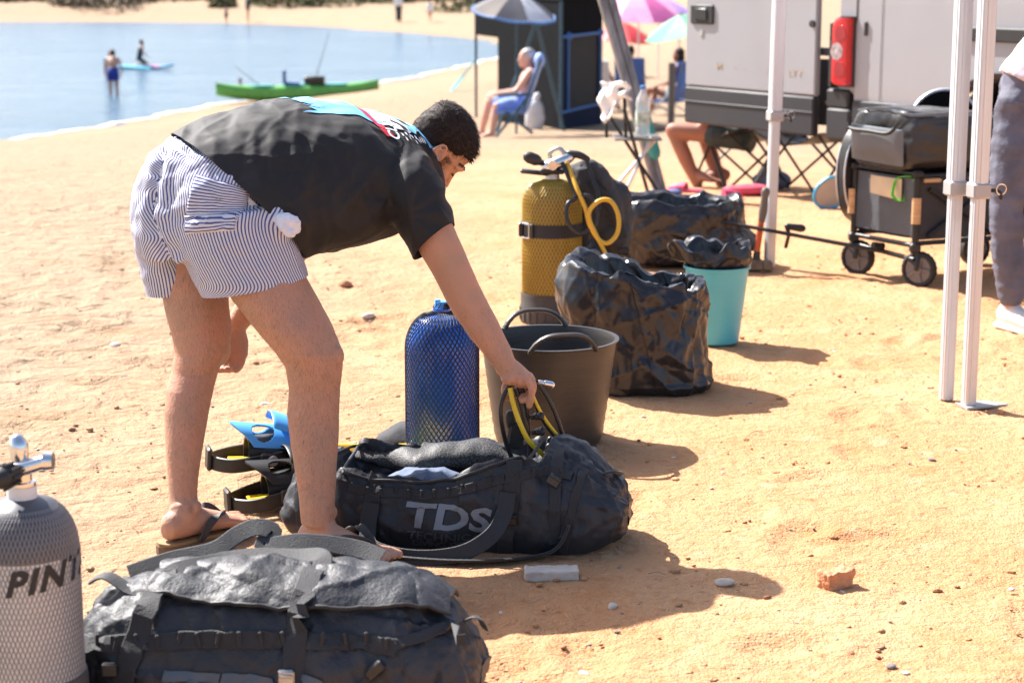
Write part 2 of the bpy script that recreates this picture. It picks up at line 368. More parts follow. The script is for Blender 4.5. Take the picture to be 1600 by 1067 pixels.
def skin_mat(name, col, hairy=0.):
    m = mat(name, col, .56, var=.13, vs=13, bump=.22, bs=150, sss=.06, var2=(col[0] * 1.08, col[1] * .92, col[2] * .88))
    if hairy:
        t = m.node_tree; b = t.nodes['Principled BSDF']; L = t.links.new
        tc = [n for n in t.nodes if n.type == 'TEX_COORD'][0]
        mp = t.nodes.new('ShaderNodeMapping'); mp.inputs['Scale'].default_value = (1, 1, .16); mp.inputs['Rotation'].default_value = (0, .25, 0); L(tc.outputs['Object'], mp.inputs[0])
        n = t.nodes.new('ShaderNodeTexNoise'); n.inputs['Scale'].default_value = 380; n.inputs['Detail'].default_value = 3; n.inputs['Distortion'].default_value = 1.2; L(mp.outputs[0], n.inputs[0])
        rp = t.nodes.new('ShaderNodeValToRGB'); rp.color_ramp.elements[0].position = .46; rp.color_ramp.elements[1].position = .70; L(n.outputs[0], rp.inputs[0])
        # hair grows on the legs only (below hip height)
        gm = t.nodes.new('ShaderNodeSeparateXYZ'); L(tc.outputs['Object'], gm.inputs[0])
        mr = t.nodes.new('ShaderNodeMapRange'); mr.inputs[1].default_value = .07; mr.inputs[2].default_value = .2; L(gm.outputs[2], mr.inputs[0])
        mr2 = t.nodes.new('ShaderNodeMapRange'); mr2.inputs[1].default_value = -.36; mr2.inputs[2].default_value = -.40; L(gm.outputs[0], mr2.inputs[0])
        big = t.nodes.new('ShaderNodeTexNoise'); big.inputs['Scale'].default_value = 11; L(tc.outputs['Object'], big.inputs[0])
        mm = t.nodes.new('ShaderNodeMath'); mm.operation = 'MULTIPLY'; L(rp.outputs[0], mm.inputs[0]); L(mr.outputs[0], mm.inputs[1])
        m2 = t.nodes.new('ShaderNodeMath'); m2.operation = 'MULTIPLY'; L(mm.outputs[0], m2.inputs[0]); L(mr2.outputs[0], m2.inputs[1])
        m3 = t.nodes.new('ShaderNodeMath'); m3.operation = 'MULTIPLY'; L(m2.outputs[0], m3.inputs[0]); L(big.outputs[0], m3.inputs[1])
        m4 = t.nodes.new('ShaderNodeMath'); m4.operation = 'MULTIPLY'; m4.inputs[1].default_value = hairy; L(m3.outputs[0], m4.inputs[0])
        old = b.inputs['Base Color'].links[0].from_socket
        mx = t.nodes.new('ShaderNodeMix'); mx.data_type = 'RGBA'; L(m4.outputs[0], mx.inputs[0]); L(old, mx.inputs[6]); mx.inputs[7].default_value = (.10, .045, .03, 1); L(mx.outputs[2], b.inputs['Base Color'])
    return m
MT['skin'] = skin_mat('skin', (.52, .295, .190), .3)
MT['skin_far'] = skin_mat('skin_far', (.56, .32, .22)); MT['skin_tan'] = skin_mat('skin_tan', (.34, .16, .10)); MT['skin_pink'] = skin_mat('skin_pink', (.62, .38, .29))

# ------------------------------------------------------------------ ground, water, far shore
ZW = -2.3
SHORE_PX = [(-900, 420), (-300, 290), (0, 222), (120, 203), (230, 184), (340, 163), (470, 146), (600, 128), (690, 111), (745, 98), (790, 86), (800, 76), (745, 62), (640, 53), (500, 43), (350, 37), (150, 35), (0, 35), (-700, 33)]
SHORE = np.array([tuple(onz(u, v, ZW))[:2] for u, v in SHORE_PX] + [(-160., 130.), (-160., 8.)])
SHORE[0] = (-17, 14.); SHORE[1] = (-14, 29)
FY = np.array([-50, 12.5, 20, 26, 34, 44, 60, 140, 400.]); FZ = np.array([0, 0, -.42, -.8, -1.1, -1.35, -1.5, -1.6, -1.6])
def shore_dist(x, y):
    d = np.full(x.shape, 1e9); inside = np.zeros(x.shape, bool); n = len(SHORE)
    for i in range(n):
        a, b = SHORE[i], SHORE[(i + 1) % n]; e = b - a
        t = np.clip(((x - a[0]) * e[0] + (y - a[1]) * e[1]) / (e @ e), 0, 1)
        d = np.minimum(d, np.hypot(x - a[0] - t * e[0], y - a[1] - t * e[1]))
        c = ((a[1] > y) != (b[1] > y)) & (x < (b[0] - a[0]) * (y - a[1]) / (b[1] - a[1] + 1e-12) + a[0])
        inside ^= c
    return np.where(inside, -d, d)
def gz_arr(x, y):
    x = np.asarray(x, float); y = np.asarray(y, float)
    f = np.interp(y, FY, FZ); d = shore_dist(x, y)
    dune = np.clip((y - 127) / 45, 0, 1) ** 1.1 * (2.4 + .6 * np.sin(x * .13) + .5 * np.sin(x * .31 + 1))
    dune = dune + np.clip((y - 75) / 60, 0, 1) * np.clip((x - 1) / 25, 0, 1) * 4.0
    s = np.clip(d / 9, 0, 1); s = s * s * (3 - 2 * s)
    z = np.where(d > 0, ZW + (f - ZW) * s + .012 * np.minimum(d, 3) * (1 - s), ZW + np.maximum(.07 * d, -1.5))
    return z + dune
def gz(x, y): return float(gz_arr(np.array([x]), np.array([y]))[0])

def axis(parts):
    o = []
    for a, b, st in parts: o.append(np.arange(a, b, st))
    return np.concatenate(o)
xs = axis([(-200, -40, 8), (-40, -12, 1.2), (-12, -6, .3), (-6, -3, .06), (-3, 3.2, .026), (3.2, 12, .22), (12, 40, 1.5), (40, 201, 10)])
ys = axis([(-30, 2, 2.), (2, 3, .2), (3, 8.2, .026), (8.2, 17, .065), (17, 60, .5), (60, 170, 1.6), (170, 420, 25)])
X, Y = np.meshgrid(xs, ys); fx, fy = X.ravel(), Y.ravel()
Z = gz_arr(fx, fy)
Pn = np.stack([fx, fy, np.zeros_like(fx)], 1)
near = np.clip((20 - fy) / 8, 0, 1)
Z = Z + near * (.008 * fbm(Pn, 1.6, 3, 3) + .0055 * fbm(Pn, 7, 3, 5) + .003 * fbm(Pn, 22, 2, 9))
Z = Z + (1 - near) * .03 * fbm(Pn, .6, 3, 21)
r2 = np.random.default_rng(5)
for k in range(520):                                    # scuffs and footprints trodden into the sand
    if k < 250: cx, cy = r2.uniform(-3, 3.4), r2.uniform(3.2, 10)
    else: cx, cy = r2.uniform(-6, -1), r2.uniform(7, 17)
    a = r2.uniform(0, 6.28); L0, W0, dp = r2.uniform(.09, .16), r2.uniform(.045, .075), r2.uniform(.005, .015)
    m = (np.abs(fx - cx) < .35) & (np.abs(fy - cy) < .35)
    u_ = (fx[m] - cx) * math.cos(a) + (fy[m] - cy) * math.sin(a); v_ = -(fx[m] - cx) * math.sin(a) + (fy[m] - cy) * math.cos(a)
    q = np.sqrt((u_ / L0) ** 2 + (v_ / W0) ** 2)
    Z[m] += dp * (-np.exp(-q ** 4) + .7 * np.exp(-((q - 1.25) / .28) ** 2))
nx, ny = len(xs), len(ys)
idx = np.arange(nx * ny).reshape(ny, nx)
faces = np.stack([idx[:-1, :-1], idx[:-1, 1:], idx[1:, 1:], idx[1:, :-1]], -1).reshape(-1, 4)
me = bpy.data.meshes.new('beach_ground'); me.from_pydata(np.stack([fx, fy, Z], 1).tolist(), [], faces.tolist()); me.update()

def sand_mat():
    m = bpy.data.materials.new('sand'); m.use_nodes = True; t = m.node_tree; b = t.nodes['Principled BSDF']; L = t.links.new
    tc = t.nodes.new('ShaderNodeTexCoord'); O = tc.outputs['Object']
    def noise(s, d=5, dist=0.):
        n = t.nodes.new('ShaderNodeTexNoise'); n.inputs['Scale'].default_value = s; n.inputs['Detail'].default_value = d; n.inputs['Distortion'].default_value = dist; L(O, n.inputs[0]); return n.outputs[0]
    def ramp(x, p0, p1):
        r = t.nodes.new('ShaderNodeMapRange'); r.inputs[1].default_value = p0; r.inputs[2].default_value = p1; L(x, r.inputs[0]); return r.outputs[0]
    def mix(f, a, bb):
        x = t.nodes.new('ShaderNodeMix'); x.data_type = 'RGBA'
        if isinstance(f, float): x.inputs[0].default_value = f
        else: L(f, x.inputs[0])
        for i, q in ((6, a), (7, bb)):
            if isinstance(q, tuple): x.inputs[i].default_value = q + (1,)
            else: L(q, x.inputs[i])
        return x.outputs[2]
    def math_(op, a, bb):
        x = t.nodes.new('ShaderNodeMath'); x.operation = op
        for i, q in ((0, a), (1, bb)):
            if isinstance(q, float): x.inputs[i].default_value = q
            else: L(q, x.inputs[i])
        return x.outputs[0]
    c = mix(ramp(noise(1.3, 6), .36, .66), (.50, .250, .118), (.54, .31, .165))
    c = mix(math_('MULTIPLY', ramp(noise(3.1, 6, .6), .55, .72), .55), c, (.46, .18, .065))
    c = mix(math_('MULTIPLY', ramp(noise(9, 5), .58, .75), .5), c, (.60, .42, .27))
    c = mix(math_('MULTIPLY', ramp(noise(24, 6, .8), .54, .70), .6), c, (.42, .17, .062))
    sp = t.nodes.new('ShaderNodeSeparateXYZ'); L(O, sp.inputs[0])
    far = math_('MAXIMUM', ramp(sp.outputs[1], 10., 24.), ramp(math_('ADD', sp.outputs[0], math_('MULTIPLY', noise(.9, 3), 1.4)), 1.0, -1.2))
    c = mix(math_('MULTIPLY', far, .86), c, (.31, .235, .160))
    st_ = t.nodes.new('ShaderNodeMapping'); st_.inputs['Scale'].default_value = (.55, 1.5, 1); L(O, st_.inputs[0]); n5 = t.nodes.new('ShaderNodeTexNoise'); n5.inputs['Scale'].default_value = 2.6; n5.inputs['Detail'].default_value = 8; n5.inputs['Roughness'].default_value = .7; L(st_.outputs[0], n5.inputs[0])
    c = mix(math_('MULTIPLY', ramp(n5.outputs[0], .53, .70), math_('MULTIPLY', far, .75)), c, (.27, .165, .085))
    g = noise(420, 2); c = mix(math_('MULTIPLY', ramp(g, .62, .74), .55), c, (.22, .10, .05))
    g2 = noise(260, 2); c = mix(math_('MULTIPLY', ramp(g2, .66, .76), .6), c, (.72, .58, .42))
    wet = t.nodes.new('ShaderNodeMapRange'); wet.inputs[1].default_value = ZW + .10; wet.inputs[2].default_value = ZW + .015; L(sp.outputs[2], wet.inputs[0])
    c = mix(math_('MULTIPLY', wet.outputs[0], .5), c, (.30, .22, .14))
    L(c, b.inputs['Base Color']); b.inputs['Roughness'].default_value = .92; b.inputs['Specular IOR Level'].default_value = .15
    h = math_('ADD', math_('ADD', math_('MULTIPLY', noise(34, 6, .4), 1.1), math_('MULTIPLY', noise(7, 6, .5), math_('ADD', .6, math_('MULTIPLY', far, 5.)))), math_('MULTIPLY', noise(150, 5), .55))
    bp = t.nodes.new('ShaderNodeBump'); bp.inputs['Strength'].default_value = 1.; bp.inputs['Distance'].default_value = .014; L(h, bp.inputs['Height']); L(bp.outputs[0], b.inputs['Normal'])
    return m
MT['sand'] = sand_mat()
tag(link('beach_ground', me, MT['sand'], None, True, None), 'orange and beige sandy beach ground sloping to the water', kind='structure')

def water_mat():
    m = bpy.data.materials.new('water'); m.use_nodes = True; t = m.node_tree; b = t.nodes['Principled BSDF']; L = t.links.new
    b.inputs['Base Color'].default_value = (.06, .125, .185, 1); b.inputs['Roughness'].default_value = .17; b.inputs['IOR'].default_value = 1.33; b.inputs['Specular IOR Level'].default_value = .45; b.inputs['Specular Tint'].default_value = (.96, .90, .98, 1)
    tc = t.nodes.new('ShaderNodeTexCoord'); mp = t.nodes.new('ShaderNodeMapping'); mp.inputs['Scale'].default_value = (.55, 1.5, 1); mp.inputs['Rotation'].default_value = (0, 0, -.35); L(tc.outputs['Object'], mp.inputs[0])
    n = t.nodes.new('ShaderNodeTexNoise'); n.inputs['Scale'].default_value = 1.6; n.inputs['Detail'].default_value = 6; L(mp.outputs[0], n.inputs[0])
    n3 = t.nodes.new('ShaderNodeTexNoise'); n3.inputs['Scale'].default_value = .22; n3.inputs['Detail'].default_value = 4; n3.inputs['Distortion'].default_value = .6; L(mp.outputs[0], n3.inputs[0])
    pw = t.nodes.new('ShaderNodeMath'); pw.operation = 'MULTIPLY'; L(n.outputs[0], pw.inputs[0]); L(n3.outputs[0], pw.inputs[1])
    bp = t.nodes.new('ShaderNodeBump'); bp.inputs['Strength'].default_value = 1.; bp.inputs['Distance'].default_value = .34; L(pw.outputs[0], bp.inputs['Height']); L(bp.outputs[0], b.inputs['Normal'])
    return m
mw = MB(); mw.add([(-190, 5, ZW), (4, 5, ZW), (4, 140, ZW), (-190, 140, ZW)], [(0, 1, 2, 3)])
tag(mw.build('water', water_mat(), None, False), 'calm pale blue bay water', kind='structure')

# thin foam line where the water laps the sand
fo = MB(); pts = [onz(u, v, ZW + .012) for u, v in SHORE_PX[1:12]]; pts[0] = V(-14, 29, ZW + .012)
pts = catmull(pts, 10); rr = random.Random(2)
fo.grid(len(pts), 3, lambda a, b: pts[min(int(a * (len(pts) - 1) + .5), len(pts) - 1)] + V((b - .5) * .16 + .12 * math.sin(a * 90) + .06 * math.sin(a * 233), 0, 0))
tag(fo.build('foam', mat('foam', (.78, .76, .72), .7), None, False), 'thin white foam along the near waterline', kind='stuff')

# scrub on the dunes across the water
def leafcloud(mb, c, r, n, size, rg, dark=0):
    for _ in range(n):
        d = V(rg.gauss(0, 1), rg.gauss(0, 1), rg.gauss(0, 1)).normalized(); q = rg.uniform(.35, 1) ** .5
        p = Vector(c) + V(d.x * r[0] * q, d.y * r[1] * q, abs(d.z) * r[2] * q * rg.uniform(.7, 1.1))
        a = V(rg.uniform(-1, 1), rg.uniform(-1, 1), rg.uniform(-.4, 1)).normalized(); b = a.orthogonal().normalized(); s_ = size * rg.uniform(.6, 1.4)
        mb.add([p - a * s_, p + b * s_ * .4, p + a * s_, p - b * s_ * .4], [(0, 1, 2, 3)])
rg = random.Random(11); sc1 = MB(); sc2 = MB()
for k in range(300):
    if k < 190: x, y = rg.uniform(-46, 2), rg.uniform(130, 156)
    else: x, y = rg.uniform(-4, 30), rg.uniform(118, 160)
    if y < 134 and rg.random() < .6: continue
    r_ = rg.uniform(1.0, 3.0); (sc1 if rg.random() < .62 else sc2).__class__
    leafcloud(sc1 if rg.random() < .62 else sc2, (x, y, gz(x, y) - .1), (r_, r_, r_ * rg.uniform(.35, .6)), 200, .26, rg)
tag(sc1.build('dune_scrub', mat('scrub_green', (.105, .10, .035), .9, var=.35, vs=.6), None, False), 'olive green scrub covering the dunes beyond the water', kind='stuff')
tag(sc2.build('dry_dune_scrub', mat('scrub_dry', (.13, .095, .055), .9, var=.35, vs=.6), None, False), 'dry brown scrub scattered over the far dunes', kind='stuff')

# loose pebbles and shell bits (uncountable) and the larger stones (things)
def pebble_mesh(sd, flat=.5, nn=7):
    rg = random.Random(sd); mb = MB(); n = nn; secs = []
    for j, (z, q) in enumerate(((-.5, .55), (-.15, 1), (.3, .85), (.5, .4))): secs.append((V(rg.uniform(-.1, .1), rg.uniform(-.1, .1), z * flat), V(q * rg.uniform(.8, 1.1), rg.uniform(-.2, .2), rg.uniform(-.1, .1)), V(rg.uniform(-.2, .2), q * rg.uniform(.55, .8), rg.uniform(-.1, .1))))
    mb.loft(secs, n); return mb
def gravel(name, label, m, n, smin, smax, sd, box):
    rg = random.Random(sd); mb = MB(); pro = [pebble_mesh(sd + i, rg.uniform(.35, .7), 6) for i in range(6)]
    for _ in range(n):
        x, y = rg.uniform(*box[0]), box[1][0] * (box[1][1] / box[1][0]) ** rg.random(); s_ = smin * (smax / smin) ** (rg.random() ** 2.2); a = rg.uniform(0, 6.28)
        p = pro[rg.randrange(6)]; ca, sa = math.cos(a) * s_, math.sin(a) * s_; z = gz(x, y) + s_ * .12
        mb.add([(x + ca * q[0] - sa * q[1], y + sa * q[0] + ca * q[1], z + q[2] * s_) for q in p.v], p.f)
    tag(mb.build(name, m, None, True, None), label, kind='stuff')
gravel('dark_gravel', 'tiny dark pebbles strewn over the sand', MT['stone_grey'], 1500, .0022, .009, 3, ((-3, 3.2), (3.2, 10)))
gravel('reddish_gravel', 'tiny reddish pebbles strewn over the sand', mat('red_pebble', (.34, .14, .07), .85, var=.3, vs=30), 1000, .0025, .012, 5, ((-3.2, 3.2), (3.2, 11)))
gravel('pale_shell_bits', 'small pale shell and stone bits on the sand', MT['stone'], 700, .003, .013, 9, ((-4.5, 3.2), (3.2, 14)))
gravel('sand_clods', 'small crumbs and clods of the same sand', MT['sand'], 2600, .004, .017, 15, ((-3.2, 3.2), (3.2, 10)))
tw_ = MB(); rg = random.Random(31)
for k in range(70):
    x, y, a, l_ = rg.uniform(-3, 3.1), rg.uniform(3.3, 9), rg.uniform(0, 6.28), rg.uniform(.012, .05); z = gz(x, y) + .008; tw_.tube([(x, y, z), (x + math.cos(a) * l_ * .5, y + math.sin(a) * l_ * .5, z + .004), (x + math.cos(a + .4) * l_, y + math.sin(a + .4) * l_, z)], .0011, 4)
tag(tw_.build('dry_twigs', MT['stone_grey']), 'tiny dry twigs littering the sand', kind='stuff')
STONES = [(1130, 912, .034, 'stone', 'pale angular stone at the lit edge of the man\'s shadow'), (957, 948, .022, 'stone', 'small rounded pale stone lying inside the man\'s shadow'),
          (912, 1054, .018, 'stone', 'small white stone at the bottom edge of the photo'), (1392, 1042, .018, 'stone_grey', 'flat dark stone near the bottom right, right of the brick piece'),
          (1328, 1020, .017, 'brick', 'small reddish brown stone below the brick piece'), (1580, 922, .014, 'stone', 'small pale stone near the right edge of the photo'),
          (1172, 632, .016, 'stone_grey', 'small grey stone right of the black bin bag\'s foot'), (1456, 719, .016, 'stone_grey', 'small grey stone on open sand below the pair of canopy legs'),
          (180, 540, .03, 'stone', 'pale stone on the beach left of the man\'s shins'), (325, 716, .02, 'brick', 'red brown stone left of the blue swim fin'),
          (575, 495, .04, 'stone', 'white flat stone on the sand behind the bending man\'s thigh'), (540, 445, .055, 'brick', 'rusty clod of earth on the beach beneath the man\'s belly'),
          (415, 633, .026, 'stone', 'white shell piece between the man\'s two shins'), (194, 590, .022, 'stone_grey', 'dark pebble on the beach left of the man\'s calf')]
for i, (u, v, s_, m, lab) in enumerate(STONES):
    p = G(u, v); pm = pebble_mesh(40 + i, .62, 9); me = pm.mesh('stone'); me = evalmesh(me, [('SUBSURF', dict(levels=1))])
    o = link('stone', me, MT[m]); o.location = p + V(0, 0, s_ * .12); o.scale = (s_,) * 3; o.rotation_euler = (0, 0, i * 1.3); tag(o, lab, 'stone')
def rough_block(size, sd, it=3, amp=.006):
    mb = MB(); mb.box((0, 0, 0), size, bev=.003); me = evalmesh(mb.mesh(), [('REMESH', dict(mode='VOXEL', voxel_size=max(size) / 44)), ('SMOOTH', dict(iterations=1, factor=.4))])
    def fn(P, N):
        a, b = worley(P, 34, sd); return amp * (1.3 * (.5 - a) + .6 * fbm(P, 60, 3, sd))
    displace(me, fn); return me
p = G(1305, 917); me = rough_block((.078, .05, .05), 3, amp=.009)
P = mverts(me); P[:, 2] += .12 * P[:, 0]; setv(me, P)
o = link('brick_fragment', me, MT['brick']); o.location = p + V(0, 0, .02); o.rotation_euler = (0, .08, .5); tag(o, 'broken orange brick piece lying alone on the open sand', 'brick')
p = G(862, 905); o = link('stone_slab', rough_block((.135, .05, .028), 8, amp=.004), MT['slab']); o.location = p + V(0, .02, .010); o.rotation_euler = (.05, 0, .06); tag(o, 'flat whitish stone slab in front of the open dive bag', 'stone')

# ------------------------------------------------------------------ diving cylinders
def cyl_net(r, z0, z1, n, turns_per_m, rad, dome=0., neck=.03, ns=26):
    """two families of crossing strands round a cylinder, closing over its shoulder"""
    mb = MB(); hmax = z1 + dome
    for s_ in (1, -1):
        for k in range(n):
            pts = []
            for j in range(ns + 1):
                z = z0 + (hmax - z0) * j / ns; rr = r
                if z > z1:
                    t = (z - z1) / dome; rr = neck + (r - neck) * math.sqrt(max(0, 1 - t * t))
                a = s_ * (z - z0) * turns_per_m * 2 * math.pi + 2 * math.pi * k / n
                pts.append(V(rr * math.cos(a), rr * math.sin(a), z))
            mb.tube(pts, rad, 4, False)
    return mb
def tank_body(r, h, dome, neck=.026):
    prof = [(r * .5, 0.), (r * .93, .004), (r, .02), (r, h)]
    for k in range(1, 11):
        t = k / 10; prof.append((neck + (r - neck) * math.sqrt(max(0, 1 - t * t)), h + dome * t))
    prof += [(neck, h + dome + .012)]
    mb = MB(); mb.lathe(prof, 48); return mb
def boot_part(r, h):
    mb = MB(); prof = [(r + .002, 0), (r + .010, .006), (r + .011, h * .55), (r + .008, h * .6), (r + .008, h - .012), (r + .0055, h), (r + .001, h)]
    mb.lathe(prof, 48)
    for k in range(24):
        a = 2 * math.pi * k / 24; mb.box((math.cos(a) * (r + .0115), math.sin(a) * (r + .0115), h * .3), (.004, .006, h * .42), Matrix.Rotation(a, 3, 'Z'))
    return mb

# pale cylinder with black lettering, cut by the left edge of the frame
p = onz(54, 1152); t1 = thing('dive_cylinder', 'pale silver dive cylinder with black letters and chrome valve beside the front bag', 'dive tank', p, R(0))
r = .102
tank_body(r, .385, .105).build('cylinder', MT['tank_silver'], t1)
sh = MB(); prof = [(r + .0012, .400)] + [(.027 + (r + .0012 - .027) * math.sqrt(max(0, 1 - (k / 10) ** 2)), .385 + .1062 * k / 10) for k in range(11)]; sh.lathe(prof, 48, cap=False)
sh.build('black_shoulder', MT['tank_black'], t1)
cyl_net(r + .0014, .11, .385, 74, .62, .00085, .104, .03, 30).build('net', MT['net_pale'], t1)
boot_part(r, .138).build('rubber_boot', MT['boot_grey'], t1)
v = MB(); v.lathe([(.027, .490), (.027, .522), (.02, .524), (.02, .560), (.015, .562)], 24); vo = v.build('valve', MT['chrome'], t1)
v = MB(); v.tube([(-.004, -.01, .548), (.055, -.012, .566)], [.016, .013], 16); v.tube([(.048, -.012, .566), (.066, -.012, .566)], [.019, .017], 16); v.build('outlet', MT['chrome'], vo)
v = MB(); v.tube([(0, 0, .556), (-.002, 0, .592), (-.004, 0, .600)], [.015, .019, .016], 16, dome=True); v.build('valve_cap', MT['chrome'], vo)
v = MB(); v.tube([(-.006, -.02, .545), (-.022, -.062, .545)], [.017, .022], 16, dome=True)
for k in range(9):
    a = 2 * math.pi * k / 9; v.tube([(-.010 + .021 * math.cos(a), -.03, .545 + .021 * math.sin(a)), (-.020 + .023 * math.cos(a), -.062, .545 + .023 * math.sin(a))], .004, 6)
v.build('knob', MT['black_rubber'], vo)
v = MB(); v.lathe([(.0285, .49), (.0285, .515)], 24, cap=False); v.build('neck_ring', MT['white_cloth'], vo)
tm = text_mesh('PINTA', .066, .28, 1.02, 1.16, .0024); P = mverts(tm)
x0 = P[:, 0].min(); ang = -math.pi / 2 - .13 + (P[:, 0] - x0) / r
setv(tm, np.stack([(r + .0034) * np.cos(ang), (r + .0034) * np.sin(ang), .345 + P[:, 1] + .10 * (P[:, 0] - x0)], 1)); link('lettering', tm, MT['ink'], t1, False)

# blue cylinder in a black diamond net
p = onz(692, 742); t2 = thing('dive_cylinder', 'blue dive cylinder in a black diamond net behind the open bag', 'dive tank', p)
r = .106
tank_body(r, .385, .108).build('cylinder', MT['tank_blue'], t2)
cyl_net(r + .003, .075, .385, 46, 1.0, .0013, .112, .022, 40).build('net', MT['net_black'], t2)
boot_part(r + .001, .098).build('rubber_boot', MT['boot_grey'], t2)
v = MB(); v.tube([(0, 0, .49), (.0, 0, .525)], [.02, .016], 16); v.tube([(-.01, 0, .505), (-.012, -.0, .53)], [.012, .008], 10); v.build('valve_cap', MT['fin_blue'], t2)
v = MB()
rg = random.Random(4)
for k in range(26):
    a = rg.uniform(0, 6.28); v.tube([(.024 * math.cos(a), .024 * math.sin(a), .492), (.026 * math.cos(a + .4), .026 * math.sin(a + .4), .508), (.018 * math.cos(a + .7), .018 * math.sin(a + .7), .52)], .0016, 4)
v.build('gathered_net', MT['net_black'], t2)

# dark neoprene bundle at the foot of the blue cylinder
me = MB(); me.ell((0, 0, .06), (.085, .07, .075), n=28, m=18); mm = me.mesh(); displace(mm, lambda P, N: .014 * fbm(P, 14, 3, 4))
o = link('neoprene_bundle', mm, MT['grey_neoprene']); o.location = onz(634, 728); tag(o, 'dark grey neoprene bundle at the left foot of the blue cylinder', 'bundle')

# golden cylinder with jacket and regulator
p = onz(862, 503); p.y += .02; S = 1.0; t3 = thing('dive_cylinder', 'golden dive cylinder with black boot standing in front of a buoyancy jacket', 'dive tank', p)
r = .124
tank_body(r, .505, .10, .03).build('cylinder', MT['tank_gold'], t3)
cyl_net(r + .0016, .12, .505, 52, .62, .0019, .10, .032, 36).build('net', MT['net_gold'], t3)
boot_part(r, .128).build('rubber_boot', MT['boot'], t3)
v = MB(); v.loft([(V(0, 0, .37 + k * .055), V(r + .005, 0, 0), V(0, r + .005, 0)) for k in (0, 1)], 48, False); v.loft([(V(0, 0, .37 + k * .055), V(r + .002, 0, 0), V(0, r + .002, 0)) for k in (0, 1)], 48, False)
so_ = v.build('strap', MT['webbing'], t3)
v = MB(); v.box((-r - .006, -.035, .398), (.022, .035, .062), bev=.006); v.box((-r * .80, -r * .72, .398), (.006, .05, .058), Matrix.Rotation(R(45), 3, 'Z'), bev=.002); v.build('buckle', MT['black_plastic'], so_)
v = MB()
for s_ in (-1, 1): v.tube([(-r - .002, -.055, .398 + s_ * .03), (-r * .78, -r * .74, .398 + s_ * .03)], .004, 8)
v.tube([(-r * .78, -r * .74, .368), (-r * .78, -r * .74, .428)], .004, 8); v.build('buckle_ring', MT['chrome'], so_)
v = MB(); v.lathe([(.032, .60), (.03, .635), (.022, .64), (.022, .675), (.014, .68)], 20); va = v.build('valve', MT['steel'], t3)
v = MB(); v.tube([(-.02, -.01, .66), (-.062, -.025, .685), (-.075, -.03, .69)], [.012, .014, .022], 14); v.tube([(-.068, -.028, .688), (-.098, -.036, .70)], [.025, .025], 14, dome=True); v.build('knob', MT['black_rubber'], va)
v = MB(); v.box((-.075, -.02, .636), (.12, .05, .018), Matrix.Rotation(.1, 3, 'Y'), bev=.006); v.box((.0, -.03, .640), (.1, .06, .02), bev=.006); v.build('handle_bracket', MT['black_plastic'], va)
rgo = thing('regulator', 'chrome regulator with black and yellow hoses hanging off the golden cylinder', 'regulator', p)
v = MB(); v.tube([(-.02, -.03, .66), (.045, -.035, .685), (.075, -.03, .70)], [.026, .028, .02], 18, dome=True); v.tube([(.0, -.05, .67), (.0, -.085, .67)], [.022, .02], 16); v.build('first_stage', MT['chrome'], rgo)
v = MB(); v.tube([(.0, .02, .67), (-.01, -.01, .715), (.03, -.02, .735), (.06, -.03, .70)], .009, 10, smooth=6); v.build('yoke', MT['steel'], rgo)
v = MB(); v.tube([(.07, -.03, .715), (.11, -.04, .71), (.145, -.05, .695)], [.015, .016, .012], 14, smooth=3, dome=True); v.build('hose_sleeve', MT['hose'], rgo)
v = MB(); v.tube([(.14, -.05, .695), (.165, -.07, .62), (.19, -.1, .55), (.185, -.13, .47), (.16, -.16, .42), (.155, -.165, .37)], .0085, 10, smooth=6); v.build('hose', MT['hose'], rgo)
v = MB(); v.tube([(.04, -.06, .68), (.075, -.10, .60), (.095, -.14, .545), (.06, -.17, .52), (.06, -.18, .45), (.11, -.17, .40), (.17, -.17, .43), (.18, -.16, .50), (.15, -.15, .55), (.10, -.14, .55)], .009, 10, smooth=6); v.build('hose', MT['hose'], rgo)
v = MB(); v.tube([(.06, -.04, .68), (.10, -.13, .58), (.135, -.16, .50), (.150, -.17, .44), (.185, -.18, .38), (.225, -.18, .36), (.265, -.175, .40), (.27, -.17, .47), (.24, -.165, .53), (.195, -.165, .535), (.155, -.17, .50), (.15, -.175, .46), (.175, -.18, .40), (.215, -.19, .32), (.255, -.20, .22), (.28, -.20, .12)], .0095, 10, smooth=6); v.build('yellow_hose', MT['yellow_orange'], rgo)
v = MB(); v.ell((.165, -.175, .31), (.048, .035, .05), Matrix.Rotation(.2, 3, 'Y')); v.tube([(.165, -.17, .37), (.165, -.175, .34)], [.014, .03], 14); ss = v.build('second_stage', MT['black_plastic'], rgo)
v = MB(); v.tube([(.165, -.21, .305), (.165, -.222, .305)], [.036, .028], 20); v.build('purge_cover', MT['cool_front'], ss)
jk = MB(); secs = [(.20, .12, .10, .10), (.18, .12, .22, .12), (.20, .10, .34, .13), (.225, .08, .44, .125), (.21, .06, .53, .115), (.17, .05, .60, .09), (.14, .05, .65, .055)]
jk.loft([(V(x, y, z), V(a, 0, 0), V(0, .085, 0)) for x, y, z, a in secs], 24, True, 2.6); jk.ell((.27, .03, .36), (.07, .06, .07)); jk.ell((.28, .05, .50), (.06, .05, .09)); jk.ell((.2, 0, .05), (.12, .10, .06)); jk.tube([(.10, .04, .64), (.17, .0, .66), (.23, -.02, .58), (.27, -.02, .45)], [.03, .032, .03, .03], 12, smooth=4, dome=True)
jm = remesh(jk, .011, 3); displace(jm, lambda P, N: .010 * fbm(P, 12, 3, 2) + .006 * fbm(P, 30, 2, 8, True))
jt = thing('buoyancy_jacket', 'black buoyancy jacket slumped against the right of the golden cylinder', 'dive jacket', p)
link('jacket', jm, MT['grey_neoprene'].copy(), jt); jm.materials[0].node_tree.nodes['Principled BSDF'].inputs['Base Color'].links and None
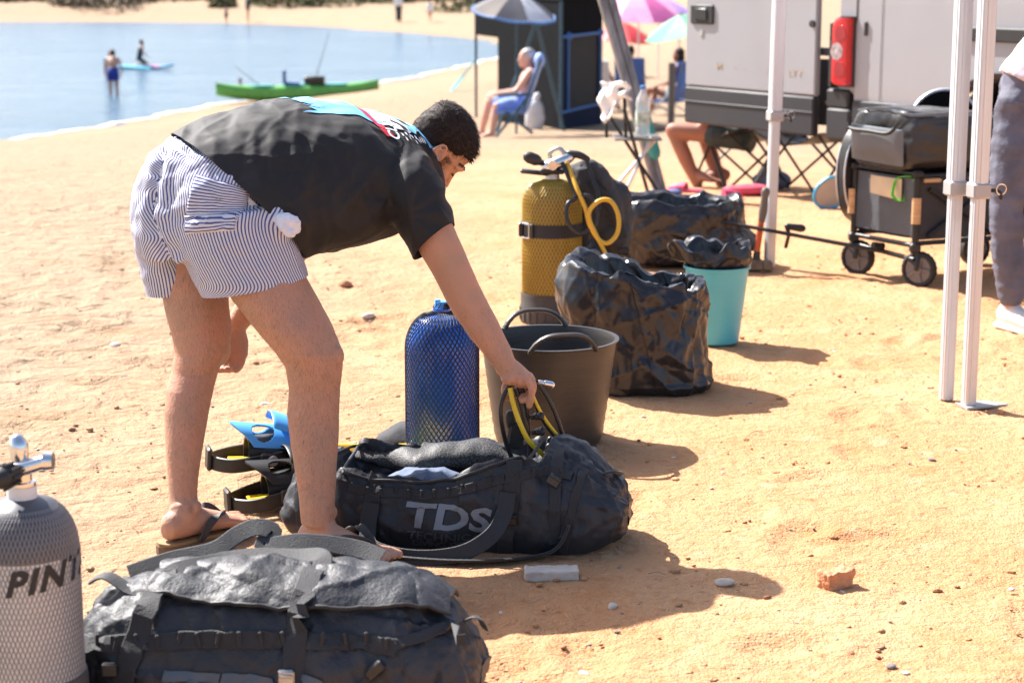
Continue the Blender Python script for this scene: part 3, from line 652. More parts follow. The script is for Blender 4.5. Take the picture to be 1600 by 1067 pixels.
v = MB(); v.strip([(.16, -.045, .60), (.22, -.062, .54), (.275, -.055, .44), (.30, -.045, .36)], V(1, 0, .4), .035, .003); v.build('shoulder_strap', MT['webbing'], jt)
v = MB(); v.tube([(.29, -.05, .30), (.33, -.06, .28), (.33, -.06, .25), (.30, -.055, .25)], .006, 8, smooth=3); v.box((.30, -.055, .31), (.05, .02, .03), bev=.005); v.build('clip', MT['black_plastic'], jt)

# ------------------------------------------------------------------ black rubber tub
p = onz(857, 688); tb = thing('rubber_tub', 'empty black rubber tub with two loop handles beside the blue cylinder', 'tub', p, R(12))
H = .335; rt, rb = .214, .168
def tubr(z): return rb + (rt - rb) * (z / H) ** .9
v = MB(); prof = [(rb * .9, 0), (rb, .008)] + [(tubr(z), z) for z in np.linspace(.02, H - .008, 18)] + [(rt + .008, H - .004), (rt + .008, H), (rt - .004, H)] + [(tubr(z) - .006, z) for z in np.linspace(H - .01, .012, 14)] + [(.02, .012)]
v.lathe(prof, 64, cap=False); v.add([(0, 0, .012)], []); me = v.mesh(); displace(me, lambda P, N: .0012 * np.sin(P[:, 2] * 520) * (P[:, 2] < H - .03)); link('tub_body', me, MT['tub'], tb)
for s_ in (1, -1):
    v = MB(); hp = []
    for k in range(13):
        t = -1 + 2 * k / 12; a = math.pi / 2 * s_ + t * .50; hh = .055 * max(0, 1 - abs(t) ** 3.2); hp.append(V((rt + .004) * math.cos(a), (rt + .004) * math.sin(a), H - .006 + hh))
    v.tube(hp, [(.0075, .011)] * 13, 10, side=(0, 0, 1), dome=True); v.build('loop_handle', MT['tub'], tb)

# ------------------------------------------------------------------ bin bags, bucket
def crumple(me, amp, sc, sd, fine=.35):
    def fn(P, N):
        q = P + .05 * np.stack([fbm(P, sc * .7, 2, sd + 3), fbm(P, sc * .7, 2, sd + 5), fbm(P, sc * .7, 2, sd + 7)], 1)
        return amp * (fbm(q, sc, 3, sd, True) + fine * fbm(q, sc * 3.1, 2, sd + 1, True) - .3)
    def fn(P, N):
        q = P + .03 * np.stack([fbm(P, sc * .6, 2, sd + 3), fbm(P, sc * .6, 2, sd + 5), fbm(P, sc * .6, 2, sd + 7)], 1); q = q * np.array([1.15, 1.15, .8])
        a, b = worley(q, sc * .8, sd); c, d = worley(q + .02, sc * 2.0, sd + 9); q2 = P * np.array([1.6, 1.6, .45])
        o = amp * (.9 * (a - .5) + .35 * (c - .5)) + .55 * amp * fbm(q2, sc * 1.3, 2, sd + 4, True)
        rg_ = np.random.default_rng(sd); ctr = P.mean(0); ang = np.arctan2(P[:, 1] - ctr[1], P[:, 0] - ctr[0]); rad = np.hypot(P[:, 0] - ctr[0], P[:, 1] - ctr[1]).mean(); hgt = np.ptp(P[:, 2])
        for k in range(190):                       # straight creases across the film
            a0, z0, th, ln = rg_.uniform(-math.pi, math.pi), rg_.uniform(P[:, 2].min(), P[:, 2].max()), rg_.normal(1.57, .7), rg_.uniform(.25, .6) * hgt
            da = (ang - a0 + math.pi) % (2 * math.pi) - math.pi; X_ = da * rad; Z_ = P[:, 2] - z0; s_ = X_ * math.cos(th) + Z_ * math.sin(th); d = -X_ * math.sin(th) + Z_ * math.cos(th)
            o += rg_.choice((-1, 1)) * amp * rg_.uniform(.15, .62) * np.exp(-np.abs(d) / (rg_.uniform(.010, .042) * hgt + .002)) * np.exp(-(s_ / ln) ** 4)
        return o
    displace(me, fn)
def bag_shape(secs, n=220, m=150, expo=2.5):
    """open sack: outer wall up, folded rim, inner wall down; secs (z, cx, cy, rx, ry)"""
    zs = np.linspace(0, 1, m); S_ = np.array(secs); tt = np.linspace(0, 1, len(secs)); P = []
    for q in zs:
        z, cx, cy, rx, ry = (float(np.interp(q, tt, S_[:, k])) for k in range(5))
        for k in range(n):
            a = 2 * math.pi * k / n; c, s_ = math.cos(a), math.sin(a); c = math.copysign(abs(c) ** (2 / expo), c); s_ = math.copysign(abs(s_) ** (2 / expo), s_); P.append((cx + rx * c, cy + ry * s_, z))
    F = [(j * n + k, j * n + (k + 1) % n, (j + 1) * n + (k + 1) % n, (j + 1) * n + k) for j in range(m - 1) for k in range(n)]
    me = bpy.data.meshes.new('bag'); me.from_pydata(P, [], F); me.update(); return me
p = onz(1003, 622); p.y += .2
me = bag_shape([(0.0, .02, 0, .08, .08), (.004, .02, 0, .225, .19), (.03, .03, 0, .235, .20), (.10, .015, 0, .225, .2), (.20, -.005, 0, .24, .2), (.30, -.02, 0, .265, .205), (.37, -.02, 0, .26, .2), (.415, -.015, 0, .245, .185), (.41, -.01, 0, .215, .16), (.34, 0, 0, .19, .15), (.26, 0, 0, .17, .14), (.25, 0, 0, .02, .02)])
P = mverts(me); a = np.arctan2(P[:, 1], P[:, 0]); hz = np.clip((P[:, 2] - .25) / .16, 0, 1)
P[:, 2] += hz * (.013 * np.sin(a * 3 + 1) + .010 * np.sin(a * 7 + 2) + .007 * np.sin(a * 13)); P[:, 2] -= hz * .05 * np.clip(P[:, 0] / .25, -1, 1) * .8
setv(me, P); crumple(me, .016, 5.5, 3, .4); P = mverts(me); P[:, 2] = np.maximum(P[:, 2], -.002); setv(me, P)
b1 = thing('bin_bag', 'big open glossy black bin bag standing in front of the teal bucket', 'bin bag', p, 0); link('sack', me, MT['bin_bag'], b1)
sv = MB(); bv = bvh_of(me)
pts = []
for k in range(22):
    z = .40 - .36 * k / 21; h, no, _, _ = bv.ray_cast(V(-.045 + .09 * k / 21, -1, z), V(0, 1, 0), 3)
    if h: pts.append(h + no * .002)
if len(pts) > 3: sv.tube(pts, .0028, 6); sv.build('weld_seam', MT['bin_bag'], b1)

p = onz(1118, 534); bk = thing('bucket', 'teal plastic bucket lined with a black bin liner', 'bucket', p)
v = MB(); v.lathe([(.085, 0), (.092, .006), (.126, .30), (.134, .302), (.134, .312), (.124, .312), (.118, .30), (.09, .012), (.01, .01)], 48, cap=False); v.build('pail', MT['teal'], bk)
me = bag_shape([(.13, 0, 0, .075, .075), (.285, 0, 0, .098, .098), (.335, 0, 0, .132, .126), (.35, -.02, 0, .158, .14), (.395, -.035, 0, .165, .135), (.388, -.03, 0, .135, .11), (.30, 0, 0, .10, .095), (.18, 0, 0, .08, .08), (.16, 0, 0, .01, .01)], 160, 90)
P = mverts(me); a = np.arctan2(P[:, 1], P[:, 0]); hz = np.clip((P[:, 2] - .28) / .08, 0, 1); P[:, 2] += hz * (.016 * np.sin(a * 4) + .012 * np.sin(a * 9 + 1)); setv(me, P); crumple(me, .0055, 11, 13)
ln = link('bin_liner', me, MT['bin_bag']); ln.location = p; tag(ln, 'crumpled black bin liner hanging out of the teal bucket', 'bin liner')

p = onz(1062, 420); p.y += .22; b3 = thing('lined_tub', 'wide low tub covered by a glossy black bin bag behind the teal bucket', 'tub', p)
v = MB(); v.lathe([(.18, 0), (.19, .006), (.25, .22), (.243, .22), (.18, .012), (.01, .01)], 40, cap=False); o_ = v.build('pail', MT['black_rubber'], b3); o_.scale = (1.2, 1, 1)
me = bag_shape([(.02, 0, 0, .20, .2), (.03, .02, 0, .29, .25), (.10, .02, 0, .325, .27), (.20, .0, 0, .335, .28), (.28, -.01, 0, .345, .28), (.325, -.01, 0, .32, .26), (.31, 0, 0, .27, .22), (.22, 0, 0, .24, .2), (.20, 0, 0, .03, .03)], 200, 120)
P = mverts(me); a = np.arctan2(P[:, 1], P[:, 0]); hz = np.clip((P[:, 2] - .18) / .12, 0, 1); P[:, 2] += hz * (.012 * np.sin(a * 3 + 2) + .010 * np.sin(a * 8)); P[:, 0] += .08 * np.exp(-((P[:, 2] - .1) / .06) ** 2) * (P[:, 0] > .2); setv(me, P); crumple(me, .016, 5.5, 23)
b3b = link('bag_cover', me, MT['bin_bag'], b3)

# ------------------------------------------------------------------ dive bags
def duffel_mesh(L, hw, zf, zb, opn, sd, amp=.009, nu=132, nv=150, crease=True, bulge=1.):
    """zf/zb: height of front/back upper edge along x; opn(x): 0 closed top, 1 open"""
    P = []
    for j in range(nv):
        s_ = -1 + 2 * j / (nv - 1); x = L * (s_ * (1.25 - .25 * s_ * s_)); q = abs(x) / L
        e = max(.05, (1 - q ** 7)) ** .5; o = opn(x); f, b = zf(x), zb(x)
        ctl_c = [(-.90, .0), (-1, .24), (-.90, .60), (-.58, .93), (0, 1.08), (.58, .93), (.90, .60), (1, .24), (.90, .0)]
        ctl_o = [(-.86, .0), (-1, .30), (-.96, .68), (-.78, 1.0), (-.60, .62), (0, .5), (.60, .68), (.80, 1.0), (.98, .62), (1, .30), (.86, .0)]
        def path(ctl):
            pts = [V(a, c, 0) for a, c in ctl]; return catmull(pts, 12)
        def resample(pp, n):
            l = [0]
            for a, c in zip(pp, pp[1:]): l.append(l[-1] + (c - a).length)
            o_ = []
            A = np.array([tuple(q_) for q_ in pp]); t = np.linspace(0, l[-1], n)
            return np.stack([np.interp(t, l, A[:, k]) for k in (0, 1)], 1)
        if j == 0: duffel_mesh.c = None
        key = 'x'
        if not hasattr(duffel_mesh, 'pc') or duffel_mesh.pc[2] != nu:
            nb = nu // 6; duffel_mesh.pc = (resample(path(ctl_c), nu - nb), resample(path(ctl_o), nu - nb), nu)
        sec = duffel_mesh.pc[0] * (1 - o) + duffel_mesh.pc[1] * o
        nb = nu // 6
        bot = np.stack([np.linspace(.86, -.86, nb + 2)[1:-1], np.full(nb, -.02)], 1)
        sec = np.concatenate([sec, bot], 0)
        for a, c in sec:
            hgt = f + (b - f) * (a + 1) / 2
            zz = c * hgt; zc = .42 * hgt
            P.append((x, a * hw * (e ** .8) * bulge, max(.001, zc + (zz - zc) * (e ** .9))))
    P = np.array(P); F = [((j + 1) * nu + k, (j + 1) * nu + (k + 1) % nu, j * nu + (k + 1) % nu, j * nu + k) for j in range(nv - 1) for k in range(nu)]
    F += [tuple(range(nu)), tuple((nv - 1) * nu + k for k in range(nu - 1, -1, -1))]
    me = bpy.data.meshes.new('duffel'); me.from_pydata(P.tolist(), [], F); me.update()
    def fn(P, N):
        q = P.copy(); q[:, 0] *= 1.6
        w_ = np.clip(P[:, 2] / .05, 0, 1)
        return w_ * (amp * fbm(q, 7, 3, sd) + amp * .75 * fbm(q + .03 * fbm(q, 9, 2, sd + 4)[:, None], 11, 3, sd + 2, True) + .0022 * fbm(P, 45, 2, sd + 9))
    displace(me, fn)
    def cr(P, N):
        q = P + .03 * fbm(P, 6, 2, sd + 21)[:, None]; q = q * np.array([1.25, 1., .75]); a, b = worley(q, 8.5, sd + 5); c, d = worley(q, 20, sd + 6); return np.clip(P[:, 2] / .05, 0, 1) * amp * (1.5 * (a - .5) + .4 * (c - .5))
    
    if crease: displace(me, cr); creases(me, 200, amp * .85, .003, .011, .05, .17, sd, lambda P: P[:, 2] > .05)
    return me
def hitf(bv, x, z, off=.004):
    h, n, _, _ = bv.ray_cast(V(x, -1, z), V(0, 1, 0), 3); n = -n if h and n.y > 0 else n; return (h + n * off, n) if h else (V(x, -.17, z), V(0, -1, 0))
def hita(bv, x, a, zc=.12, off=.004, y0=0.):
    d = V(0, -math.cos(a), math.sin(a)); h, n, _, _ = bv.ray_cast(V(x, y0, zc) + d, -d, 1.5); n = -n if h and n.dot(d) < 0 else n; return (h + n * off, n) if h else (V(x, y0, zc) + d * .16, d)
def lay(hits, wid, name, m, parent, th=.0016):
    pts = [h[0] for h in hits]; k = len(pts)
    wd = []
    for i in range(k):
        t = pts[min(i + 1, k - 1)] - pts[max(i - 1, 0)]; wd.append(hits[i][1].cross(t).normalized())
    mb = MB(); mb.strip(pts, wd, wid, th); return mb.build(name, m, parent, True, 18)

def facing(pp, n):
    o = []
    for i in range(len(pp)):
        t = (pp[min(i + 1, len(pp) - 1)] - pp[max(i - 1, 0)]).normalized(); c = t.cross(Vector(n)); o.append(c if c.length > .05 else (o[-1] if o else V(0, 0, 1)))
    for i in range(1, len(o)):
        if o[i].dot(o[i - 1]) < 0: o[i] = -o[i]
    return o
def smooth01(x, a, b):
    t = min(1, max(0, (x - a) / (b - a))); return t * t * (3 - 2 * t)

# ---- the open bag the man reaches into
bx = onz(711, 834); bx.z = .0
ob = thing('open_dive_bag', 'open black dive holdall with TDS lettering that the bending man reaches into', 'dive bag', bx, R(-9))
zf = lambda x: float(np.interp(x, [-.45, -.36, -.28, -.2, -.05, .03, .12, .22, .27, .34, .45], [.15, .20, .212, .19, .185, .20, .24, .272, .275, .255, .20]))
zb = lambda x: float(np.interp(x, [-.45, -.3, 0, .2, .3, .45], [.16, .215, .205, .23, .265, .20]))
op = lambda x: smooth01(x, -.33, -.27) * (1 - smooth01(x, .20, .27))
bm_ = duffel_mesh(.465, .168, zf, zb, op, 5, .0085)
link('bag_body', bm_, MT['bag_cloth'], ob); bv = bvh_of(bm_)
# piping round the mouth
pip = MB()
fp = [hitf(bv, x, zf(x) * .955, .003)[0] for x in np.linspace(-.29, .225, 26)]
pip.tube(catmull([V(-.315, -.06, .222), *fp, V(.25, -.06, .292)], 3), .0045, 8); pip.build('mouth_piping', MT['black_rubber'], ob)
# daisy chain webbing and its loops
zz = lambda x: zf(x) * .78 + .004
chain = lay([hitf(bv, x, zz(x), .004) for x in np.linspace(-.25, .33, 40)], .026, 'daisy_chain', MT['webbing'], ob)
for x in np.linspace(-.20, .30, 15):
    a, n = hitf(bv, x, zz(x), .0075); mb = MB(); mb.box((0, 0, 0), (.007, .005, .024), bev=.0015); o = mb.build('webbing_loop', MT['webbing'], chain); o.location = a; o.rotation_euler = (0, R(random.uniform(-6, 6)), 0)
# two vertical straps, carry handle hanging forward, shoulder strap on the ground
for x in (-.19, .172):
    lay([hita(bv, x + .012 * math.sin(a * 2), a, .11, .005) for a in np.linspace(R(38 if x < 0 else 44), R(-36), 18)], .042, 'strap', MT['webbing'], ob, .0018)
hp = [hita(bv, .172, R(20), .11, .012)[0], V(.165, -.20, .12), V(.135, -.235, .07), V(.06, -.265, .030), V(-.06, -.27, .016), V(-.17, -.245, .03), V(-.19, -.20, .07), hita(bv, -.19, R(5), .11, .012)[0]]
mb = MB(); pp = catmull(hp, 8); mb.strip(pp, facing(pp, V(.1, -1, .35)), .042, .0018); mb.build('carry_handle', MT['webbing'], ob, True, 18)
mb = MB(); pp = catmull([V(-.30, -.15, .05), V(-.25, -.21, .012), V(-.05, -.255, .010), V(.12, -.25, .011), V(.24, -.20, .012), V(.30, -.17, .03), V(.33, -.165, .09)], 8); mb.strip(pp, V(0, -.8, .25), .05, .004); mb.build('shoulder_strap', MT['webbing'], ob, True, 18)
mb = MB(); mb.box((0, 0, 0), (.036, .010, .03), bev=.003); mb.box((0, -.005, .006), (.028, .006, .004), bev=.001); o = mb.build('buckle', MT['black_plastic'], ob); a, n = hitf(bv, .178, .10, .009); o.location = a; o.rotation_euler = (R(12), 0, 0)
o = dup(o, ob); a, n = hitf(bv, .285, .195, .012); o.location = a; o.rotation_euler = (R(-10), R(35), R(20))
lay([hita(bv, .29, a, .13, .004) for a in np.linspace(R(60), R(-30), 14)], .03, 'strap', MT['webbing'], ob)
lay([hita(bv, .36 - .05 * k / 13, a, .11, .004) for k, a in enumerate(np.linspace(R(50), R(-34), 14))], .022, 'strap', MT['webbing'], ob)
mb = MB(); mb.tube([(.39, -.04, .19), (.42, -.06, .205), (.435, -.04, .20), (.44, 0, .185), (.42, .03, .17)], [(.004, .012)] * 5, 8, smooth=5); mb.build('end_handle', MT['webbing'], ob)
# corner patch of lighter cloth on the left end
# lettering
A = V(1, 0, 0)
me = project(text_mesh('TDS', .088, .12, 1.42, 1.0, .0028), (.010, 0, .092), V(1, 0, -.02), V(0, 0, 1), V(0, 1, 0), bv, .0032); link('lettering', me, MT['grey_logo'], ob, False)
me = project(text_mesh('TECHNICAL', .030, .1, 1.30, 1.0, .0008), (.010, 0, .042), V(1, 0, -.02), V(0, 0, 1), V(0, 1, 0), bv, .0032); link('lettering', me, MT['dark_logo'], ob, False)
me = project(text_mesh('DIVING SYSTEM', .024, .1, 1.12, 1.0, .0008), (.010, 0, .020), V(1, 0, -.02), V(0, 0, 1), V(0, 1, 0), bv, .0032); link('lettering', me, MT['dark_logo'], ob, False)
# mesh lid flap rolled along the far edge
def flapnet():
    m = mat('mesh_flap', (.02, .02, .021), .6); t = m.node_tree; b = t.nodes['Principled BSDF']; L = t.links.new
    tc = t.nodes.new('ShaderNodeTexCoord'); mp = t.nodes.new('ShaderNodeMapping'); mp.inputs['Rotation'].default_value = (.4, .3, .78); L(tc.outputs['Object'], mp.inputs[0])
    c = t.nodes.new('ShaderNodeTexVoronoi'); c.inputs['Scale'].default_value = 210; L(mp.outputs[0], c.inputs[0])
    r_ = t.nodes.new('ShaderNodeValToRGB'); r_.color_ramp.elements[0].position = .42; r_.color_ramp.elements[0].color = (.004, .004, .004, 1); r_.color_ramp.elements[1].position = .6; r_.color_ramp.elements[1].color = (.05, .05, .052, 1); L(c.outputs['Distance'], r_.inputs[0]); L(r_.outputs[0], b.inputs['Base Color'])
    bp = t.nodes.new('ShaderNodeBump'); bp.inputs['Strength'].default_value = .6; bp.inputs['Distance'].default_value = .001; L(c.outputs['Distance'], bp.inputs['Height']); L(bp.outputs[0], b.inputs['Normal']); return m
MT['flap'] = flapnet()
mb = MB(); pp = []
secs = []
for k in range(60):
    x = -.30 + .50 * k / 59; q = math.sin(math.pi * min(1, max(0, (k + 3) / 65))) ** .35
    secs.append((V(x, .13 + .012 * math.sin(x * 22), .172 + .008 * math.sin(x * 17 + 1) + .010 * (x > -.12)), V(0, .058 * q + .006 * math.sin(x * 40), 0), V(0, .012, .036 * q + .004 * math.sin(x * 31))))
mb.loft(secs, 26); me = mb.mesh(); displace(me, lambda P, N: .006 * fbm(P, 18, 2, 6)); link('mesh_flap', me, MT['flap'], ob)
# folded clothes inside
mb = MB(); mb.ell((-.065, -.03, .132), (.12, .075, .050), n=40, m=24); me = mb.mesh(); displace(me, lambda P, N: .012 * fbm(P, 14, 3, 61, True)); o = link('folded_clothes', me, MT['blue_cloth'])
o.location = bx; o.rotation_euler = (0, 0, R(-9)); tag(o, 'folded slate blue clothing inside the open dive bag', 'clothing')
mb = MB(); mb.ell((.055, -.03, .145), (.075, .06, .035), Matrix.Rotation(-.2, 3, 'Y'), 30, 18); me = mb.mesh(); displace(me, lambda P, N: .008 * fbm(P, 16, 3, 71, True)); o = link('neoprene_glove', me, MT['grey_neoprene'])
o.location = bx; o.rotation_euler = (0, 0, R(-9)); tag(o, 'black neoprene piece lying on the blue clothing in the open bag', 'neoprene')

# ---- the closed bag in the foreground
bx2 = onz(432, 1120); bx2.y += .10; bx2.z = 0
fb = thing('closed_dive_bag', 'closed worn black dive holdall with webbing handles in the foreground', 'dive bag', bx2, R(-4)); fb.scale = (1, 1, 1.08)
zf2 = lambda x: float(np.interp(x, [-.43, -.3, -.1, .1, .25, .36, .43], [.195, .225, .242, .245, .235, .20, .15]))
fm = duffel_mesh(.425, .185, zf2, zf2, lambda x: 0., 31, .0075)
link('bag_body', fm, MT['bag_cloth2'], fb); fv = bvh_of(fm)
lv0 = bvh_of(duffel_mesh(.425, .185, zf2, zf2, lambda x: 0., 31, .004, crease=False))
# lid panel: a separate sheet over the top with a free scalloped front edge
def lidfix(me):
    n = mnorm(me)
    if n[:, 2].mean() < 0: me.flip_normals(); me.update()
def lidpt(a, b):
    x = -.25 + .60 * a; edge = R(55) - R(12) * math.sin(math.pi * a) ** .7; ang = edge + (R(150) - edge) * b
    h, n = hita(lv0, x, ang, .10, .017 + .004 * math.sin(a * 23) * (1 - b)); return h
mb = MB(); mb.grid(150, 80, lidpt); me = mb.mesh(); lidfix(me); me = evalmesh(me, [('SMOOTH', dict(iterations=8, factor=.5))]); displace(me, lambda P, N: .003 * fbm(P, 10, 3, 91)); creases(me, 34, .0085, .006, .018, .08, .24, 5); me = evalmesh(me, [('SOLIDIFY', dict(thickness=.004, offset=0))]); link('lid_panel', me, MT['bag_cloth2'], fb)
mb = MB(); mb.tube([lidpt(a, 0) for a in np.linspace(0, 1, 60)], .0042, 8); mb.build('lid_piping', MT['black_rubber'], fb)
lv = BVHTree.FromPolygons([v.co.copy() for v in fm.vertices] , [tuple(p_.vertices) for p_ in fm.polygons])
zc2 = lambda x: zf2(x) * .70
chain = lay([hitf(fv, x, zc2(x), .006) for x in np.linspace(-.40, .26, 44)], .034, 'daisy_chain', MT['webbing'], fb)
for x in np.linspace(-.38, .24, 16):
    a, n = hitf(fv, x, zc2(x), .0105); mb = MB(); mb.box((0, 0, 0), (.007, .006, .031), bev=.0015); o = mb.build('webbing_loop', MT['webbing'], chain); o.location = a; o.rotation_euler = (0, R(random.uniform(-14, 14)), 0)
for x, dx in ((-.275, .05), (.055, .02)):
    lay([hita(fv, x + dx * (a / R(60)), a, .10, .0205 if a > R(34) else .0125) for a in np.linspace(R(72), R(-38), 22)], .047, 'strap', MT['webbing'], fb, .002)
# front carry handle lying over the top, back one standing up
t0 = hita(fv, -.225, R(66), .10, .012)[0]; t1_ = hita(fv, .07, R(68), .10, .012)[0]
hp = catmull([t0, t0 + V(.03, .02, .018), V(-.14, .015, .268), V(-.06, .03, .276), V(.03, .02, .280), V(.085, .0, .288), V(.092, -.03, .274), t1_], 8)
mb = MB(); mb.strip(hp, facing(hp, V(0, -.55, .9)), .040, .0016); mb.build('carry_handle', MT['webbing'], fb, True, 18)
hp = catmull([V(-.33, .06, .225), V(-.25, .09, .245), V(-.16, .11, .262), V(-.11, .12, .292), V(-.07, .125, .306), V(-.035, .12, .298), V(-.05, .10, .275), V(.03, .10, .285), V(.14, .10, .275), V(.20, .08, .262)], 7)
mb = MB(); mb.strip(hp, facing(hp, V(.1, -.7, .7)), .040, .0016); mb.build('carry_handle', MT['webbing'], fb, True, 18)
mb = MB(); mb.tube([(-.385, -.03, .235), (-.35, -.035, .25), (-.30, -.05, .228), (-.27, -.06, .222)], [(.004, .014), (.004, .02), (.004, .02), (.004, .012)], 10, smooth=5); mb.build('strap_end', MT['webbing'], fb)
mb = MB(); mb.box((0, 0, 0), (.034, .012, .042), bev=.004); mb.box((0, -.007, .010), (.026, .006, .007), bev=.002); mb.box((0, -.007, -.010), (.026, .006, .007), bev=.002); o = mb.build('buckle', MT['steel'], fb); a, n = hitf(fv, .048, .105, .014); o.location = a
mb = MB(); mb.box((0, 0, 0), (.03, .012, .028), bev=.004); o = mb.build('buckle', MT['black_plastic'], fb); a, n = hitf(fv, -.30, .118, .014); o.location = a
# side compression strap with clip at the right end
lay([hitf(fv, x, z, .007) for x, z in ((.10, .03), (.15, .055), (.19, .085), (.225, .125))], .022, 'strap', MT['webbing'], fb)
mb = MB(); mb.box((0, 0, 0), (.042, .014, .024), Matrix.Rotation(R(-40), 3, 'Y'), bev=.004); o = mb.build('buckle', MT['black_plastic'], fb); a, n = hitf(fv, .225, .13, .014); o.location = a
lay([hitf(fv, x, .165 + .02 * (x - .24) / .15, .007) for x in np.linspace(.24, .40, 10)], .022, 'strap', MT['webbing'], fb)
mb = MB(); mb.tube([(.375, .0, .16), (.40, -.02, .18), (.415, -.02, .175), (.42, .01, .15)], [(.003, .012)] * 4, 8, smooth=4); mb.build('end_handle', MT['webbing'], fb)
me = project(text_mesh('TDS', .11, .12, 1.6, 1.0, .004), (-.05, 0, .068), V(1, 0, 0), V(0, 0, 1), V(0, 1, 0), fv, .005); link('lettering', me, MT['pale_logo'], fb, False)

# ------------------------------------------------------------------ hoses lifted out of the bag
rh = thing('regulator_hoses', 'bunch of black and yellow regulator hoses held above the open bag', 'hoses', at(815, 712, 4.86))
rh.location = (0, 0, 0)
YH = 4.90
def hs(pts, r_, name, m, dy=0.):
    mb = MB(); mb.tube([at(u, v, YH + y + dy) for u, v, y in pts], r_, 10, smooth=6); return mb.build(name, m, rh)
hs([(800, 716, .03), (790, 690, .02), (783, 655, 0), (784, 628, 0), (795, 604, .0), (812, 598, 0)], .0062, 'hose', MT['hose'])
hs([(797, 606, -.012), (802, 630, -.02), (812, 660, -.025), (826, 688, -.02), (848, 710, 0), (858, 722, .02)], [.0066] * 6, 'yellow_hose', MT['yellow_hose'])
hs([(806, 606, 0), (816, 640, .0), (824, 680, .005), (834, 714, .01)], .0075, 'hose', MT['hose'])
hs([(815, 604, .01), (823, 640, .012), (826, 675, .02), (828, 712, .02)], .006, 'hose', MT['hose'])
hs([(826, 600, .01), (836, 630, .02), (850, 658, .03), (866, 680, .03), (880, 696, .03)], .0062, 'hose', MT['hose'], .012)
hs([(826, 600, .0), (838, 630, 0), (852, 655, .01), (868, 676, .02), (880, 690, .03)], .0042, 'yellow_hose', MT['yellow_hose'])
hs([(826, 594, .02), (845, 606, .02), (862, 634, .03), (874, 664, .04), (883, 694, .045)], .0064, 'hose', MT['hose'])
hs([(822, 594, .0), (834, 595, 0), (848, 598, 0)], .0042, 'hose', MT['hose'])
mb = MB(); mb.tube([at(843, 597, YH), at(850, 598.5, YH), at(851, 598.7, YH), at(862, 601, YH)], [.0062, .0062, .0085, .0085], 14, dome=True); mb.build('hose_fitting', MT['chrome'], rh)
mb = MB(); c = at(806, 680, YH + .05); mb.box(c, (.045, .03, .075), Matrix.Rotation(.15, 3, 'Y'), bev=.010); mb.tube([c + V(-.012, 0, .03), c + V(-.015, 0, .055)], .014, 12, dome=True); mb.build('gauge_console', MT['black_rubber'], rh)
for u, v_ in ((840, 650), (842, 674)):
    mb = MB(); c = at(u, v_, YH + .01); mb.ell(c, (.014, .016, .010)); mb.tube([c, c + V(-.02, 0, -.004)], [.008, .006], 10); mb.ell(c + V(.008, -.004, .002), (.010, .018, .012)); mb.build('mouthpiece', MT['black_rubber'], rh)
mb = MB(); rg = random.Random(3)
for k in range(14):
    c = at(866 + rg.uniform(-14, 12), 700 + rg.uniform(-14, 8), YH + .07 + rg.uniform(-.02, .03)); mb.ell(c, (rg.uniform(.006, .014),) * 3, n=8, m=6)
mb.build('second_stage', MT['black_plastic'], rh)

